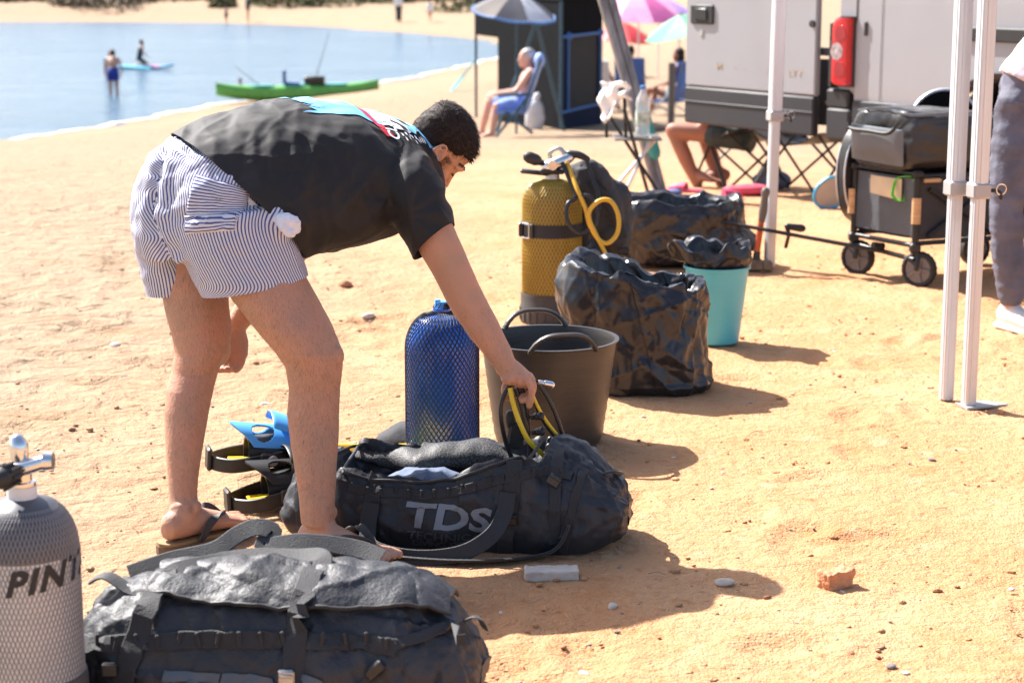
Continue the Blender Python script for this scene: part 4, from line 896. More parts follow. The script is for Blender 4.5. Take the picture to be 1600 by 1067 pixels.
# ------------------------------------------------------------------ swim fins lying left of the open bag
def fin(name, label, loc, rz, pitch, shell, blade, label_patch=False):
    t = thing(name, label, 'swim fin', loc, 0, rot=(0, pitch, rz)); t.scale = (1.14,) * 3
    # local: heel at -x, blade tip at +x
    mb = MB(); secs = []
    for x, w_, h in ((-.02, .046, .036), (.04, .050, .042), (.10, .052, .040), (.16, .053, .030), (.21, .055, .018)): secs.append((V(x, 0, .035 + (h - .036) * .4), V(0, w_, 0), V(0, 0, h)))
    n = 28; P = []; F = []
    for c, a, b in secs:
        for k in range(n): q = 2 * math.pi * k / n; P.append(c + a * math.copysign(abs(math.cos(q)) ** .8, math.cos(q)) + b * math.sin(q))
    for j in range(len(secs) - 1):
        for k in range(n): F.append((j * n + k, j * n + (k + 1) % n, (j + 1) * n + (k + 1) % n, (j + 1) * n + k))
    mb.add(P, F); me = evalmesh(mb.mesh(), [('SUBSURF', dict(levels=1)), ('SOLIDIFY', dict(thickness=.006, offset=-1))]); link('foot_pocket', me, MT['fin_black'], t)
    # coloured upper: instep flap with a cut-out window and a raised lip
    mb = MB()
    def up(a, b):
        q = math.pi * (.10 + .80 * a); x = -.035 + .175 * b + .03 * math.cos(q * 2) * (1 - b); r_ = .058 + .003 * math.sin(b * 3); h = .058 + .016 * (1 - b)
        return V(x, r_ * math.cos(q), .034 + h * math.sin(q))
    mb.grid(73, 41, up); me = mb.mesh(); bm = bmesh.new(); bm.from_mesh(me)
    kill = [f for f in bm.faces if ((f.calc_center_median().x - .015) / .028) ** 2 + ((f.calc_center_median().y + .030) / .022) ** 2 < 1 or ((f.calc_center_median().x - .015) / .028) ** 2 + ((f.calc_center_median().y - .030) / .022) ** 2 < 1]
    bmesh.ops.delete(bm, geom=kill, context='FACES'); bm.to_mesh(me); bm.free(); me = evalmesh(me, [('SMOOTH', dict(iterations=3, factor=.5)), ('SOLIDIFY', dict(thickness=.005, offset=0))]); link('instep_cover', me, MT[shell], t)
    mb = MB()
    def lip(a, b):
        q = math.pi * (.06 + .88 * a); return V(.035 + .085 * b, .064 * math.cos(q) * (1 - .1 * b), .066 + .036 * math.sin(q) + .034 * (1 - b) ** .7)
    mb.grid(19, 7, lip); me = evalmesh(mb.mesh(), [('SOLIDIFY', dict(thickness=.006, offset=0)), ('SUBSURF', dict(levels=1))]); link('collar', me, MT[shell], t)
    mb = MB()
    def bl(a, b): return V(.15 + .36 * b, (a - .5) * (.10 + .09 * b) , .022 - .012 * b + .004 * math.cos(a * 6.28 * 2) + (.012 if a < .06 or a > .94 else 0))
    mb.grid(21, 12, bl); me = evalmesh(mb.mesh(), [('SOLIDIFY', dict(thickness=.007, offset=0))]); o = link('blade', me, MT[blade], t)
    mb = MB()
    hp = catmull([V(.07, -.058, .032), V(.0, -.066, .022), V(-.06, -.060, .012), V(-.098, -.028, .010), V(-.106, 0, .012), V(-.098, .028, .010), V(-.06, .060, .012), V(.0, .066, .022), V(.07, .058, .032)], 6)
    mb.strip(hp, V(0, 0, 1), .036, .004); mb.build('heel_strap', MT['fin_black'], t)
    mb = MB(); mb.box((-.112, 0, .018), (.012, .05, .058), bev=.005); mb.build('heel_pad', MT['fin_black'], t)
    for s_ in (-1, 1):
        mb = MB(); mb.box((.035, s_ * .068, .028), (.062, .014, .036), bev=.005); k = mb.build('buckle', MT['fin_black'], t)
        mb = MB(); mb.tube([(.035, s_ * .074, .028), (.035, s_ * .079, .028)], [.014, .012], 16); mb.build('buckle_button', MT['bracket'], k)
    mb = MB(); mb.box((.02, 0, .010), (.16, .075, .006), bev=.002); mb.build('sole_plate', MT['yellow_plastic'], t)
    return t
p = onz(420, 800); f1 = fin('swim_fin', 'black and yellow swim fin lying underneath the blue one', p + V(0.01, .03, .022), R(20), R(-2), 'fin_black', 'yellow_plastic')
p = onz(396, 782); f2 = fin('swim_fin', 'blue and black open-heel swim fin lying on top of the other fin', p + V(.00, .02, .100), R(17), R(4), 'fin_blue', 'yellow_plastic')
mb = MB(); mb.box((.47, -.02, .030), (.05, .06, .016), Matrix.Rotation(.1, 3, 'X'), bev=.004); mb.build('blade_clip', MT['patch_white'], f2)

# ------------------------------------------------------------------ people
def head_frame(c, up, fwd):
    up = Vector(up).normalized(); fwd = Vector(fwd); fwd = (fwd - up * fwd.dot(up)).normalized(); rt = fwd.cross(up)
    return Matrix(((rt.x, fwd.x, up.x), (rt.y, fwd.y, up.y), (rt.z, fwd.z, up.z))), Vector(c)
HEAD = [(-.128, .060, .014, .012), (-.120, .056, .030, .028), (-.100, .040, .046, .054), (-.075, .022, .056, .074), (-.045, .010, .063, .088), (-.010, .004, .069, .096), (.025, -.002, .073, .099), (.060, -.006, .073, .097), (.085, -.008, .066, .087), (.105, -.010, .050, .066), (.117, -.011, .030, .040), (.121, -.012, .010, .013)]
def head_mb(mb, c, up, fwd, s=1., detail=True):
    M3, o = head_frame(c, up, fwd); T = lambda x, y, z: o + M3 @ V(x * s, y * s, z * s)
    rt, fw, u_ = (M3 @ V(1, 0, 0), M3 @ V(0, 1, 0), M3 @ V(0, 0, 1))
    mb.loft([(T(0, y, z), rt * hx * s, fw * hy * s) for z, y, hx, hy in HEAD], 28)
    mb.tube([T(0, .094, .008), T(0, .104, -.018), T(0, .118, -.040), T(0, .100, -.050)], [.009 * s, .011 * s, .015 * s, .011 * s], 10, dome=True)   # nose
    if detail:
        for q in (-1, 1):
            mb.tube([T(q * .012, .097, .022), T(q * .034, .090, .026), T(q * .056, .068, .018)], [.009 * s, .010 * s, .006 * s], 10, dome=True)  # brow
            mb.ell(T(q * .032, .079, .006), (.0150 * s,) * 3, n=12, m=8); mb.ell(T(q * .044, .068, -.030), (.020 * s,) * 3, n=12, m=8)                                                                       # cheek
            mb.ell(T(q * .016, .104, -.045), (.009 * s,) * 3, n=8, m=6)
        mb.tube([T(-.024, .082, -.078), T(0, .096, -.076), T(.024, .082, -.078)], [.006 * s, .010 * s, .006 * s], 10, dome=True)                 # lips
        mb.tube([T(-.022, .080, -.086), T(0, .093, -.088), T(.022, .080, -.086)], [.006 * s, .009 * s, .006 * s], 10, dome=True)
    for q in (-1, 1):                                                                                                                           # ears: rim, bowl, lobe
        def E(a, r_, dx=0.):
            y = -.006 + .021 * math.cos(a) * r_ - .010 * math.sin(a) * r_; return T(q * (.079 - .35 * (y - .012) + dx), y, -.010 + .036 * math.sin(a) * r_)
        mb.tube([E(R(a), 1) for a in range(-60, 251, 15)], .0046 * s, 8, dome=True)
        mb.tube([E(R(a), .62) for a in range(60, 241, 20)], .0034 * s, 8, dome=True)
        Me = M3 @ Matrix.Rotation(q * -.33, 3, 'Z')
        mb.ell(E(0, 0, -.004), (.0042 * s, .019 * s, .031 * s), Me, 14, 10); mb.ell(E(R(-75), 1.08, -.002), (.006 * s, .010 * s, .011 * s), Me, 10, 6); mb.ell(T(q * .077, .012, -.014), (.006 * s, .006 * s, .008 * s), M3, 8, 6)
    return M3, o
def foot_mb(mb, ankle, toe, s=1., bare=True):
    a, t = Vector(ankle), Vector(toe); d = t - a; d.z = 0; d.normalize(); sd = V(-d.y, d.x, 0); g = t.z
    B = lambda f, l, z: V(a.x, a.y, g) + d * f * s + sd * l * s + V(0, 0, z * s)
    mb.loft([(B(-.062, 0, .030), sd * .012 * s, V(0, 0, .018 * s)), (B(-.050, 0, .034), sd * .028 * s, V(0, 0, .032 * s)), (B(-.010, 0, .042), sd * .034 * s, V(0, 0, .042 * s)), (B(.04, 0, .036), sd * .036 * s, V(0, 0, .036 * s)), (B(.09, 0, .026), sd * .043 * s, V(0, 0, .025 * s)), (B(.14, 0, .017), sd * .047 * s, V(0, 0, .016 * s)), (B(.155, 0, .014), sd * .040 * s, V(0, 0, .011 * s))], 18)
    mb.tube([a, B(.0, 0, .05)], [.036 * s, .036 * s], 14, dome=True)
    if bare:
        for k, (l, ln, r_) in enumerate(((.034, .048, .012), (.012, .046, .009), (-.006, .040, .0085), (-.022, .032, .008), (-.036, .024, .0075))):
            q = -l if s < 0 else l; mb.tube([B(.14, q, .015), B(.145 + ln * .6, q, .014), B(.145 + ln, q, .010)], [r_ * abs(s)] * 3, 8, dome=True)
def hand_mb(mb, wrist, d, nrm, side=1, s=1., curl=.5):
    """d: hand direction, nrm: back-of-hand normal; side +1: thumb on the d x nrm side"""
    d = Vector(d).normalized(); n = Vector(nrm); n = (n - d * n.dot(d)).normalized(); l = d.cross(n) * side; w_ = Vector(wrist)
    mb.loft([(w_ - d * .01 * s, l * .024 * s, n * .018 * s), (w_ + d * .03 * s, l * .034 * s, n * .016 * s), (w_ + d * .07 * s, l * .040 * s, n * .014 * s), (w_ + d * .092 * s, l * .036 * s, n * .010 * s)], 16)
    for k, (o, ln) in enumerate(((.029, .070), (.010, .078), (-.010, .072), (-.028, .056))):
        b = w_ + d * (.088 - .004 * abs(k - 1)) * s + l * o * s; pts = [b]; q = 0.
        for f in (.45, .32, .23): q += curl * 1.05; pts.append(pts[-1] + (d * math.cos(q) - n * math.sin(q)) * ln * f * s)
        mb.tube(pts, [.0092 * s, .0086 * s, .0078 * s, .0066 * s], 9, dome=True)
    b = w_ + d * .022 * s + l * .028 * s; mb.tube([b, b + (d * .6 + l * .7 - n * .2) * .036 * s, b + (d * 1.25 + l * .75 - n * .5) * .054 * s], [.014 * s, .0105 * s, .008 * s], 9, dome=True)

def pose(base, face, h=1.75, **ov):
    k = h / 1.75
    J = dict(pelvis=(0, 0, .95), waist=(0, .0, 1.08), chest=(0, .01, 1.28), neck=(0, 0, 1.47), head=(0, .03, 1.62),
             lhip=(-.09, 0, .90), rhip=(.09, 0, .90), lknee=(-.10, .02, .50), rknee=(.10, .02, .50), lankle=(-.10, 0, .075), rankle=(.10, 0, .075), ltoe=(-.12, .16, 0), rtoe=(.12, .16, 0),
             lsho=(-.18, 0, 1.40), rsho=(.18, 0, 1.40), lelb=(-.23, -.03, 1.12), relb=(.23, -.03, 1.12), lwri=(-.23, .06, .88), rwri=(.23, .06, .88))
    J.update(ov); c, s_ = math.cos(face), math.sin(face)
    out = {}
    for n, q in J.items():
        if n in ('hup', 'hfw'): x, y, z = q; out[n] = V(x * c - y * s_, x * s_ + y * c, z); continue
        x, y, z = (a * k for a in q); out[n] = Vector(base) + V(x * c - y * s_, x * s_ + y * c, z)
    out.setdefault('hup', V(0, 0, 1)); out.setdefault('hfw', V(-s_, c, 0)); out['k'] = k; return out
SEG = dict(lthigh=('lhip', 'lknee', (.082, .074, .056)), rthigh=('rhip', 'rknee', (.082, .074, .056)), lshin=('lknee', 'lankle', (.054, .054, .034)), rshin=('rknee', 'rankle', (.054, .054, .034)),
           lup=('lsho', 'lelb', (.050, .044, .036)), rup=('rsho', 'relb', (.050, .044, .036)), lfore=('lelb', 'lwri', (.037, .034, .024)), rfore=('relb', 'rwri', (.037, .034, .024)))
def seg(mb, J, name, grow=0., t0=0., t1=1.):
    a, b, rs = SEG[name]; a, b = J[a], J[b]; k = J['k']; pts = []; rr = []
    for i in range(5):
        t = t0 + (t1 - t0) * i / 4; pts.append(a.lerp(b, t)); r_ = rs[0] + (rs[1] - rs[0]) * t * 2 if t < .5 else rs[1] + (rs[2] - rs[1]) * (t - .5) * 2; rr.append((r_ + grow) * k)
    mb.tube(pts, rr, 12, dome=True)
def torso(mb, J, grow=0., lo=0, hi=1):
    k = J['k']; lat0 = (J['lhip'] - J['rhip']).normalized(); lat1 = (J['lsho'] - J['rsho']).normalized()
    st = [(J['pelvis'] - (J['waist'] - J['pelvis']) * .8, .125, .10), (J['pelvis'], .165, .115), (J['waist'], .145, .105), (J['chest'], .168, .118), (J['chest'].lerp(J['neck'], .62), .165, .085), (J['neck'], .075, .065)]
    st = st[lo:] if hi == 1 else st[lo:hi]; secs = []
    for i, (c, w_, d) in enumerate(st):
        lat = lat0.lerp(lat1, i / 5).normalized(); ax = (st[min(i + 1, len(st) - 1)][0] - st[max(i - 1, 0)][0]).normalized(); lat = (lat - ax * lat.dot(ax)).normalized(); fw = ax.cross(lat)
        secs.append((c, lat * (w_ + grow) * k, fw * (d + grow) * k))
    mb.loft(secs, 20)
def under(o, root):
    o.parent = root; o.location = -Vector(root.location); return o
def hair_cap(J, s, m, root, long=0., vox=.012):
    M3, o = head_frame(J['head'], J['hup'], J['hfw']); mb = MB(); mb.ell(o + M3 @ V(0, -.018, .036) * s, (.082 * s, .100 * s, .096 * s), M3)
    if long: mb.ell(o + M3 @ V(0, -.055, -.05) * s, (.085 * s, .06 * s, .13 * s * long), M3)
    me = remesh(mb, vox, 1); displace(me, lambda P, N: .006 * fbm(P, 40, 2, 3)); return under(link('hair', me, m), root)
def figure(label, J, skin, clothes, hair='hair', long=0., vox=.014, feet=True, shoes=None, name='person', base=None, group=None):
    root = thing(name, label, 'person', base if base is not None else (J['lankle'] + J['rankle']) / 2 * 1.0, group=group); k = J['k']
    mb = MB(); torso(mb, J)
    for n in SEG: seg(mb, J, n)
    for q in ('l', 'r'):
        mb.tube([J[q + 'hip'], J['pelvis']], [.085 * k, .09 * k], 12, dome=True); mb.tube([J[q + 'sho'], J['chest'].lerp(J['neck'], .6)], [.055 * k, .07 * k], 12, dome=True)
        if feet: foot_mb(mb, J[q + 'ankle'], J[q + 'toe'], k)
        d = J[q + 'wri'] - J[q + 'elb']; hand_mb(mb, J[q + 'wri'], d, J.get(q + 'pn', V(0, 0, 1) if abs(d.normalized().z) < .8 else (J['lsho'] - J['rsho']) * (1 if q == 'l' else -1)), 1 if q == 'r' else -1, k, .45)
    mb.tube([J['neck'] - (J['head'] - J['neck']) * .3, J['head'] - J['hup'] * .04 * k], [.062 * k, .055 * k], 12, dome=True)
    head_mb(mb, J['head'], J['hup'], J['hfw'], k)
    under(link('body', remesh(mb, vox, 3), MT[skin]), root)
    if hair: hair_cap(J, k, MT[hair], root, long)
    for cn, m, parts, grow in clothes:
        c = MB()
        for pt in parts:
            if pt == 'torso': torso(c, J, grow)
            elif pt == 'top': torso(c, J, grow, 1)
            elif pt == 'hips': torso(c, J, grow, 0, 3); [c.tube([J[q + 'hip'], J['pelvis']], [(.088 + grow) * k, (.094 + grow) * k], 12, dome=True) for q in 'lr']
            elif isinstance(pt, tuple): seg(c, J, pt[0], grow, pt[1], pt[2])
            elif pt == 'shoulders': [c.tube([J[q + 'sho'], J['chest'].lerp(J['neck'], .6)], [(.056 + grow) * k, (.072 + grow) * k], 12, dome=True) for q in 'lr']
        me = remesh(c, vox, 3); displace(me, lambda P, N: .006 * fbm(P, 16, 2, 5) + (.010 * fbm(P * np.array([.6, .6, 1.5]), 9, 3, 15, True) if cn == 'jeans' else 0)); under(link(cn, me, MT[m]), root)
    return root

# ---------------- the bending man
MAN = thing('person', 'man in black T-shirt and striped swim shorts bending over the open dive bag', 'person', at(400, 868, 4.82)); MAN.location.z = 0
def W(u, v, Y): return at(u, v, Y)
def pxs(Y, z=.5): return FPX / (Y * math.cos(PITCH) + (CAMZ - z) * math.sin(PITCH))
def slices(mb, rows, n=28, dr=1.0, back=None, expo=2.):
    secs = []
    for ul, ur, v, Y in rows:
        c = W((ul + ur) / 2, v, Y); r_ = (ur - ul) / 2 / pxs(Y, c.z); secs.append((c, V(r_, 0, 0), V(0, r_ * dr, 0)))
    # densify
    out = []
    for i in range(len(secs) - 1):
        for t in (0, .34, .67): out.append((secs[i][0].lerp(secs[i + 1][0], t), secs[i][1].lerp(secs[i + 1][1], t), secs[i][2].lerp(secs[i + 1][2], t)))
    out.append(secs[-1]); mb.loft(out, n, True, expo)
LAT = V(-.42, .907, 0).normalized()
body = MB()
# left (far) leg and right (near) leg, shin outlines as the photo shows them
slices(body, [(248, 335, 330, 5.0), (246, 345, 390, 4.98), (250, 356, 440, 4.97), (257, 358, 480, 4.96), (268, 362, 520, 4.95), (274, 358, 550, 4.94), (268, 342, 578, 4.93), (260, 334, 606, 4.91), (257, 327, 640, 4.89), (258, 320, 680, 4.87), (261, 312, 730, 4.845), (264, 308, 770, 4.825), (264, 310, 800, 4.81)], 28, 1.04)
slices(body, [(320, 400, 320, 4.90), (325, 430, 370, 4.86), (338, 470, 420, 4.83), (363, 496, 466, 4.82), (398, 520, 510, 4.80), (430, 535, 548, 4.785), (446, 536, 572, 4.78), (452, 531, 606, 4.78), (448, 530, 645, 4.775), (454, 529, 690, 4.76), (462, 526, 740, 4.735), (468, 523, 785, 4.715), (471, 522, 818, 4.705)], 28, 1.04)
body.ell(W(505, 560, 4.785), (.048, .05, .05)); body.ell(W(335, 545, 4.96), (.045, .05, .05))                   # kneecaps
la = W(287, 808, 4.80); ra = W(497, 824, 4.705)
ltoe = onz(385, 832); ltoe.z = .032; rtoe = onz(628, 893); rtoe.z = .022
foot_mb(body, V(la.x, la.y, .10), ltoe, 1.05); foot_mb(body, V(ra.x + .008, ra.y, .10), rtoe, 1.05)
# trunk under the shirt
def TB(rows, n=30, shrink=1., lat=LAT, sag=0.):
    secs = []
    for (tu, tv), (bu, bv_), Yc, hw in rows:
        T_, B_ = W(tu, tv, Yc), W(bu, bv_, Yc); secs.append(((T_ + B_) / 2, (T_ - B_) / 2 * shrink, lat * hw * shrink))
    out = []
    for i in range(len(secs) - 1):
        for t in (0, .25, .5, .75): out.append((secs[i][0].lerp(secs[i + 1][0], t), secs[i][1].lerp(secs[i + 1][1], t), secs[i][2].lerp(secs[i + 1][2], t)))
    out.append(secs[-1]); return out
SH = [((244, 232), (440, 404), 4.91, .150), ((272, 212), (468, 398), 4.92, .185), ((312, 190), (502, 393), 4.95, .198), ((380, 167), (541, 386), 5.00, .205), ((452, 154), (574, 379), 5.06, .208), ((530, 160), (606, 366), 5.12, .210), ((590, 181), (640, 345), 5.17, .195), ((625, 195), (668, 322), 5.20, .155), ((648, 208), (690, 300), 5.22, .10)]
body.loft(TB(SH[2:], shrink=.80), 28)
slices(body, [(260, 340, 262, 4.95), (250, 400, 310, 4.95), (250, 400, 350, 4.95)], 24, .5)
body.tube([W(628, 250, 5.20), W(668, 245, 5.20), W(690, 236, 5.19)], [.066, .062, .06], 16, dome=True)        # neck
HUP, HFW = V(.87, .0, .49), V(.41, .29, -.87)
HC = W(684, 227, 5.18)
HS = .915
HM, HO = head_mb(body, HC, HUP, HFW, HS)
# right arm
RS, RE, RW = W(640, 296, 5.00), W(728, 468, 4.935), W(791, 572, 4.90)
body.tube([RS, W(664, 338, 4.965), W(683, 376, 4.948), W(707, 424, 4.94), RE, W(752, 508, 4.925), W(775, 545, 4.912), RW], [.066, .060, .0545, .050, .0475, (.043, .045), (.035, .037), (.030, .026)], 20, smooth=4, dome=True)
def finger(pts, r0, r1=None):
    n = len(pts); r1 = r1 or r0 * .78
    body.tube([W(*q) for q in pts], [r0 + (r1 - r0) * i / (n - 1) for i in range(n)], 10, smooth=3, dome=True)
body.tube([W(788, 570, 4.90), W(802, 582, 4.905), W(814, 590, 4.905), W(822, 594, 4.905)], [(.030, .026), (.031, .034), (.028, .040), (.022, .037)], 16, side=V(.5, 0, .85), smooth=3, dome=True)  # palm
finger([(822, 592, 4.870), (830, 606, 4.866), (830, 622, 4.868), (827, 634, 4.876)], .0105)
finger([(826, 588, 4.893), (834, 602, 4.886), (828, 620, 4.884), (816, 626, 4.890)], .0108)
finger([(827, 586, 4.917), (834, 600, 4.915), (826, 616, 4.905), (810, 620, 4.900)], .0105)
finger([(825, 586, 4.940), (830, 600, 4.940), (820, 612, 4.928), (804, 614, 4.918)], .0095)
finger([(798, 588, 4.935), (790, 602, 4.945), (788, 612, 4.935), (793, 624, 4.915)], .0120)
body.ell(W(797, 590, 4.90), (.026, .034, .020))
# left arm reaching down to the far knee
LS, LE, LW = W(598, 285, 5.30), W(474, 372, 5.20), W(366, 512, 5.13)
body.tube([LS, W(540, 325, 5.26), LE, W(418, 440, 5.16), LW], [.062, .052, .046, .043, (.029, .026)], 18, smooth=4, dome=True)
body.tube([LW, W(368, 535, 5.12), W(367, 556, 5.10)], [(.028, .022), (.036, .022), (.036, .018)], 14, side=V(1, 0, 0), dome=True)
for k, (u0, u1) in enumerate(((382, 372), (374, 362), (365, 354), (356, 347))): finger([(u0 - 2, 552, 5.10 + .004 * k), (u0 - 4, 567, 5.085), (u1 - 2, 579, 5.07), (u1 - 8, 577, 5.06)], .0095)
finger([(356, 530, 5.10), (350, 548, 5.085), (347, 560, 5.07)], .011)
# knee, calf and ankle forms
for q in ((520, 556, 4.765, .030, .034), (516, 590, 4.76, .024, .022), (476, 632, 4.80, .038, .075), (505, 640, 4.775, .036, .07), (482, 742, 4.755, .020, .05), (480, 806, 4.70, .016, .016), (518, 800, 4.72, .016, .018)): body.ell(W(q[0], q[1], q[2]), (q[3], q[3] * 1.05, q[4]), None, 16, 12)
for q in ((282, 630, 4.90, .034, .07), (304, 625, 4.90, .030, .065), (345, 548, 4.97, .026, .034), (272, 770, 4.82, .014, .04), (306, 792, 4.80, .016, .018), (274, 796, 4.79, .015, .016)): body.ell(W(q[0], q[1], q[2]), (q[3], q[3] * 1.05, q[4]), None, 16, 12)
bme = remesh(body, .0037, 4)
displace(bme, lambda P, N: .0016 * fbm(P, 16, 3, 12))
bo = under(link('body', bme, MT['skin'], None, True, None), MAN)

# T-shirt
sh = MB(); sh.loft(TB(SH), 40)
slv = [W(612, 275, 5.08), W(638, 300, 5.00), W(660, 335, 4.965), W(682, 380, 4.945), W(700, 428, 4.945)]
sh.tube(slv, [.115, .094, .076, .067, .066], 26, smooth=4)
sh.tube([W(600, 270, 5.22), W(575, 310, 5.26), W(545, 335, 5.26)], [.11, .085, .07], 20, smooth=4)
smesh = remesh(sh, .0062, 8)
# open hem, sleeve end and neck
hem_c = (W(272, 212, 4.92) + W(468, 398, 4.92)) / 2; hem_d = (W(272, 212, 4.92) - W(468, 398, 4.92)); hem_n = LAT.cross(hem_d).normalized()
if hem_n.x > 0: hem_n = -hem_n
cut(smesh, hem_c + hem_n * -.001, hem_n)
sax = (slv[3] - slv[1]).normalized(); sn = (sax + V(.25, 0, 0)).normalized(); sc_ = W(681, 376, 4.945)
cut(smesh, sc_, sn, lambda c: (c - sc_).length < .16 and c.y < 5.07)
nk = W(662, 250, 5.21); cut(smesh, W(664, 250, 5.21), (W(664, 250, 5.21) - W(610, 262, 5.17)).normalized(), lambda c: c.x > nk.x - .07 and (c - nk).length < .14 and c.y > 5.08)
def shirt_fold(P, N):
    # folds hang from the spine to the flank, fans at the armpit, ripples at the hem
    s_ = P[:, 0]; q = np.stack([s_ * 1.0 + .25 * P[:, 2], P[:, 1] * .4, P[:, 2] * .30], 1)
    arm = np.array(W(640, 330, 4.96)); d = np.linalg.norm(P - arm, axis=1); ang = np.arctan2(P[:, 2] - arm[2], P[:, 0] - arm[0])
    f = .0085 * fbm(q + .05 * fbm(P, 6, 2, 4)[:, None], 11, 2, 33, True) + .004 * fbm(P, 14, 3, 7) + .0022 * np.sin(ang * 9 + d * 14) * np.exp(-((d - .12) / .07) ** 2)
    hemd = np.abs((P - np.array(hem_c)) @ np.array(hem_n)); return f + .003 * np.exp(-(hemd / .018) ** 2)
displace(smesh, shirt_fold)
def big_fold(P, N):
    o = np.zeros(len(P))
    for (a, b, w_, h) in (((455, 190), (462, 285), 9, .006), ((418, 205), (436, 262), 9, .005), ((500, 175), (470, 330), 10, .006), ((610, 300), (560, 372), 8, .010), ((590, 260), (520, 350), 9, .008), ((455, 300), (480, 370), 8, .008), ((635, 300), (640, 355), 5, .008)):
        A_, B_ = np.array(W(*a, 4.80)), np.array(W(*b, 4.78)); e = B_ - A_; pr = P[:, [0, 2]]; a2 = A_[[0, 2]]; e2 = e[[0, 2]]
        t = np.clip(((pr - a2) @ e2) / (e2 @ e2), 0, 1); d = np.linalg.norm(pr - a2 - t[:, None] * e2, axis=1); wd = w_ / 615
        o += h * np.exp(-(d / wd) ** 2) * np.sin(np.pi * np.clip(t, .02, .98)) * (N[:, 1] < .2)
    return o
displace(smesh, big_fold); creases(smesh, 110, .0032, .006, .02, .06, .2, 8)
sbv = bvh_of(smesh)
smesh2 = evalmesh(smesh, [('SOLIDIFY', dict(thickness=.0035, offset=-1))])
tso = under(link('t_shirt', smesh2, MT['tshirt'], None, True, 60), MAN)
# printed back: flat shapes laid on the cloth from above; s runs along the spine, t across the back (t < 0 is the man's right)
def back_print(polys, m, off=.0022, name='back_print', stuff=False):
    if not stuff and len(polys) > 1: return [back_print([q], m, off, name) for q in polys]
    me = poly_mesh([[((u - 550) / 615., t) for u, t in p_] for p_ in polys]); Yp = 5.135
    o = W(550, 170, Yp); out = project(me, V(o.x, o.y, 0) - LAT * .034, V(1, .50, 0), LAT, V(0, 0, -1), sbv, off, .008)
    ob_ = link(name, out, MT[m], tso, True, None)
    if stuff: ob_['kind'] = 'stuff'
    return ob_
back_print([[(462, -.012), (450, .01), (470, .02), (440, .05), (475, .06), (455, .09), (560, .10), (576, .06), (578, -.085), (540, -.079), (500, -.072), (452, -.078), (478, -.062), (466, -.050), (488, -.040), (460, -.030), (482, -.020)]], 'pr_blue')
back_print([[(540, .10), (548, .10), (560, -.03), (566, -.075), (556, -.07), (548, -.03)], [(556, -.076), (572, -.082), (577, -.104), (562, -.100)], [(562, -.106), (579, -.110), (584, -.130), (570, -.128)]], 'pr_red', .0032)
back_print([[(566, -.06), (560, .09), (612, .10), (640, .05), (640, -.05), (612, -.092), (590, -.090)]], 'pr_white', .0026)
back_print([[(590, -.03), (602, -.05), (612, -.085), (604, -.09), (598, -.06), (588, -.045)], [(606, -.02), (618, -.03), (622, -.06), (612, -.05)], [(585, .05), (600, .06), (596, .02)]], 'ink', .0040)
back_print([[(600, .0), (618, -.01), (632, -.05), (624, -.088), (614, -.08), (610, -.03)], [(630, -.03), (652, -.03), (660, -.085), (652, -.11), (640, -.10), (634, -.07)], [(578, .02), (590, .05), (584, -.02)]], 'pr_blue', .0036)
tmx = text_mesh('CLUB', .040, 0, 1., 1.0, .001); P = mverts(tmx); setv(tmx, np.stack([-P[:, 1], P[:, 0], P[:, 2]], 1)); Pm = mverts(tmx); Pm[:, 0] += (583 - 550) / 615; Pm[:, 1] -= .085; setv(tmx, Pm)
o = W(550, 170, 5.135); link('back_print', project(tmx, V(o.x, o.y, 0) - LAT * .034, V(1, .50, 0), LAT, V(0, 0, -1), sbv, .0044, .006), MT['pr_white'], tso, False)
rg = random.Random(8); marks = []
for k in range(16):
    u = 596 + k * 3.4; t = -.100 - .022 * rg.random() + .0006 * (u - 596); marks.append([(u, t), (u + 2.6, t - .004), (u + 3.0, t - .013), (u + .8, t - .011)])
back_print(marks, 'pr_white', .0030, 'small_print', True)

# swim shorts
so2 = MB()
so2.loft(TB([((262, 219), (448, 398), 4.93, .165), ((270, 214), (462, 392), 4.93, .172), ((252, 232), (440, 415), 4.93, .19)], shrink=.985)[:6], 36); so2.ell(W(430, 350, 4.80), (.045, .06, .07))
slices(so2, [(270, 345, 222, 4.93), (232, 390, 246, 4.93), (214, 425, 285, 4.925), (207, 446, 325, 4.92), (209, 456, 365, 4.92), (222, 452, 400, 4.92)], 40, .78)
so2.ell(W(262, 325, 4.96), (.092, .105, .13)); so2.ell(W(338, 322, 4.85), (.125, .115, .14))
slices(so2, [(207, 325, 330, 4.98), (214, 322, 390, 4.98), (226, 318, 440, 4.985), (232, 318, 470, 4.985), (236, 320, 500, 4.985)], 32, 1.18)
so2.loft([(W(u, v, Y), a, V(0, r_, 0)) for u, v, Y, a, r_ in [(355, 330, 4.86, V(.150, 0, .03), .145), (372, 375, 4.85, V(.150, 0, .03), .145), (390, 425, 4.84, V(.139, 0, .026), .135), (400, 450, 4.835, V(.136, 0, .025), .128), (414, 490, 4.83, V(.132, 0, .024), .125)]], 36)
shm = remesh(so2, .0065, 7)
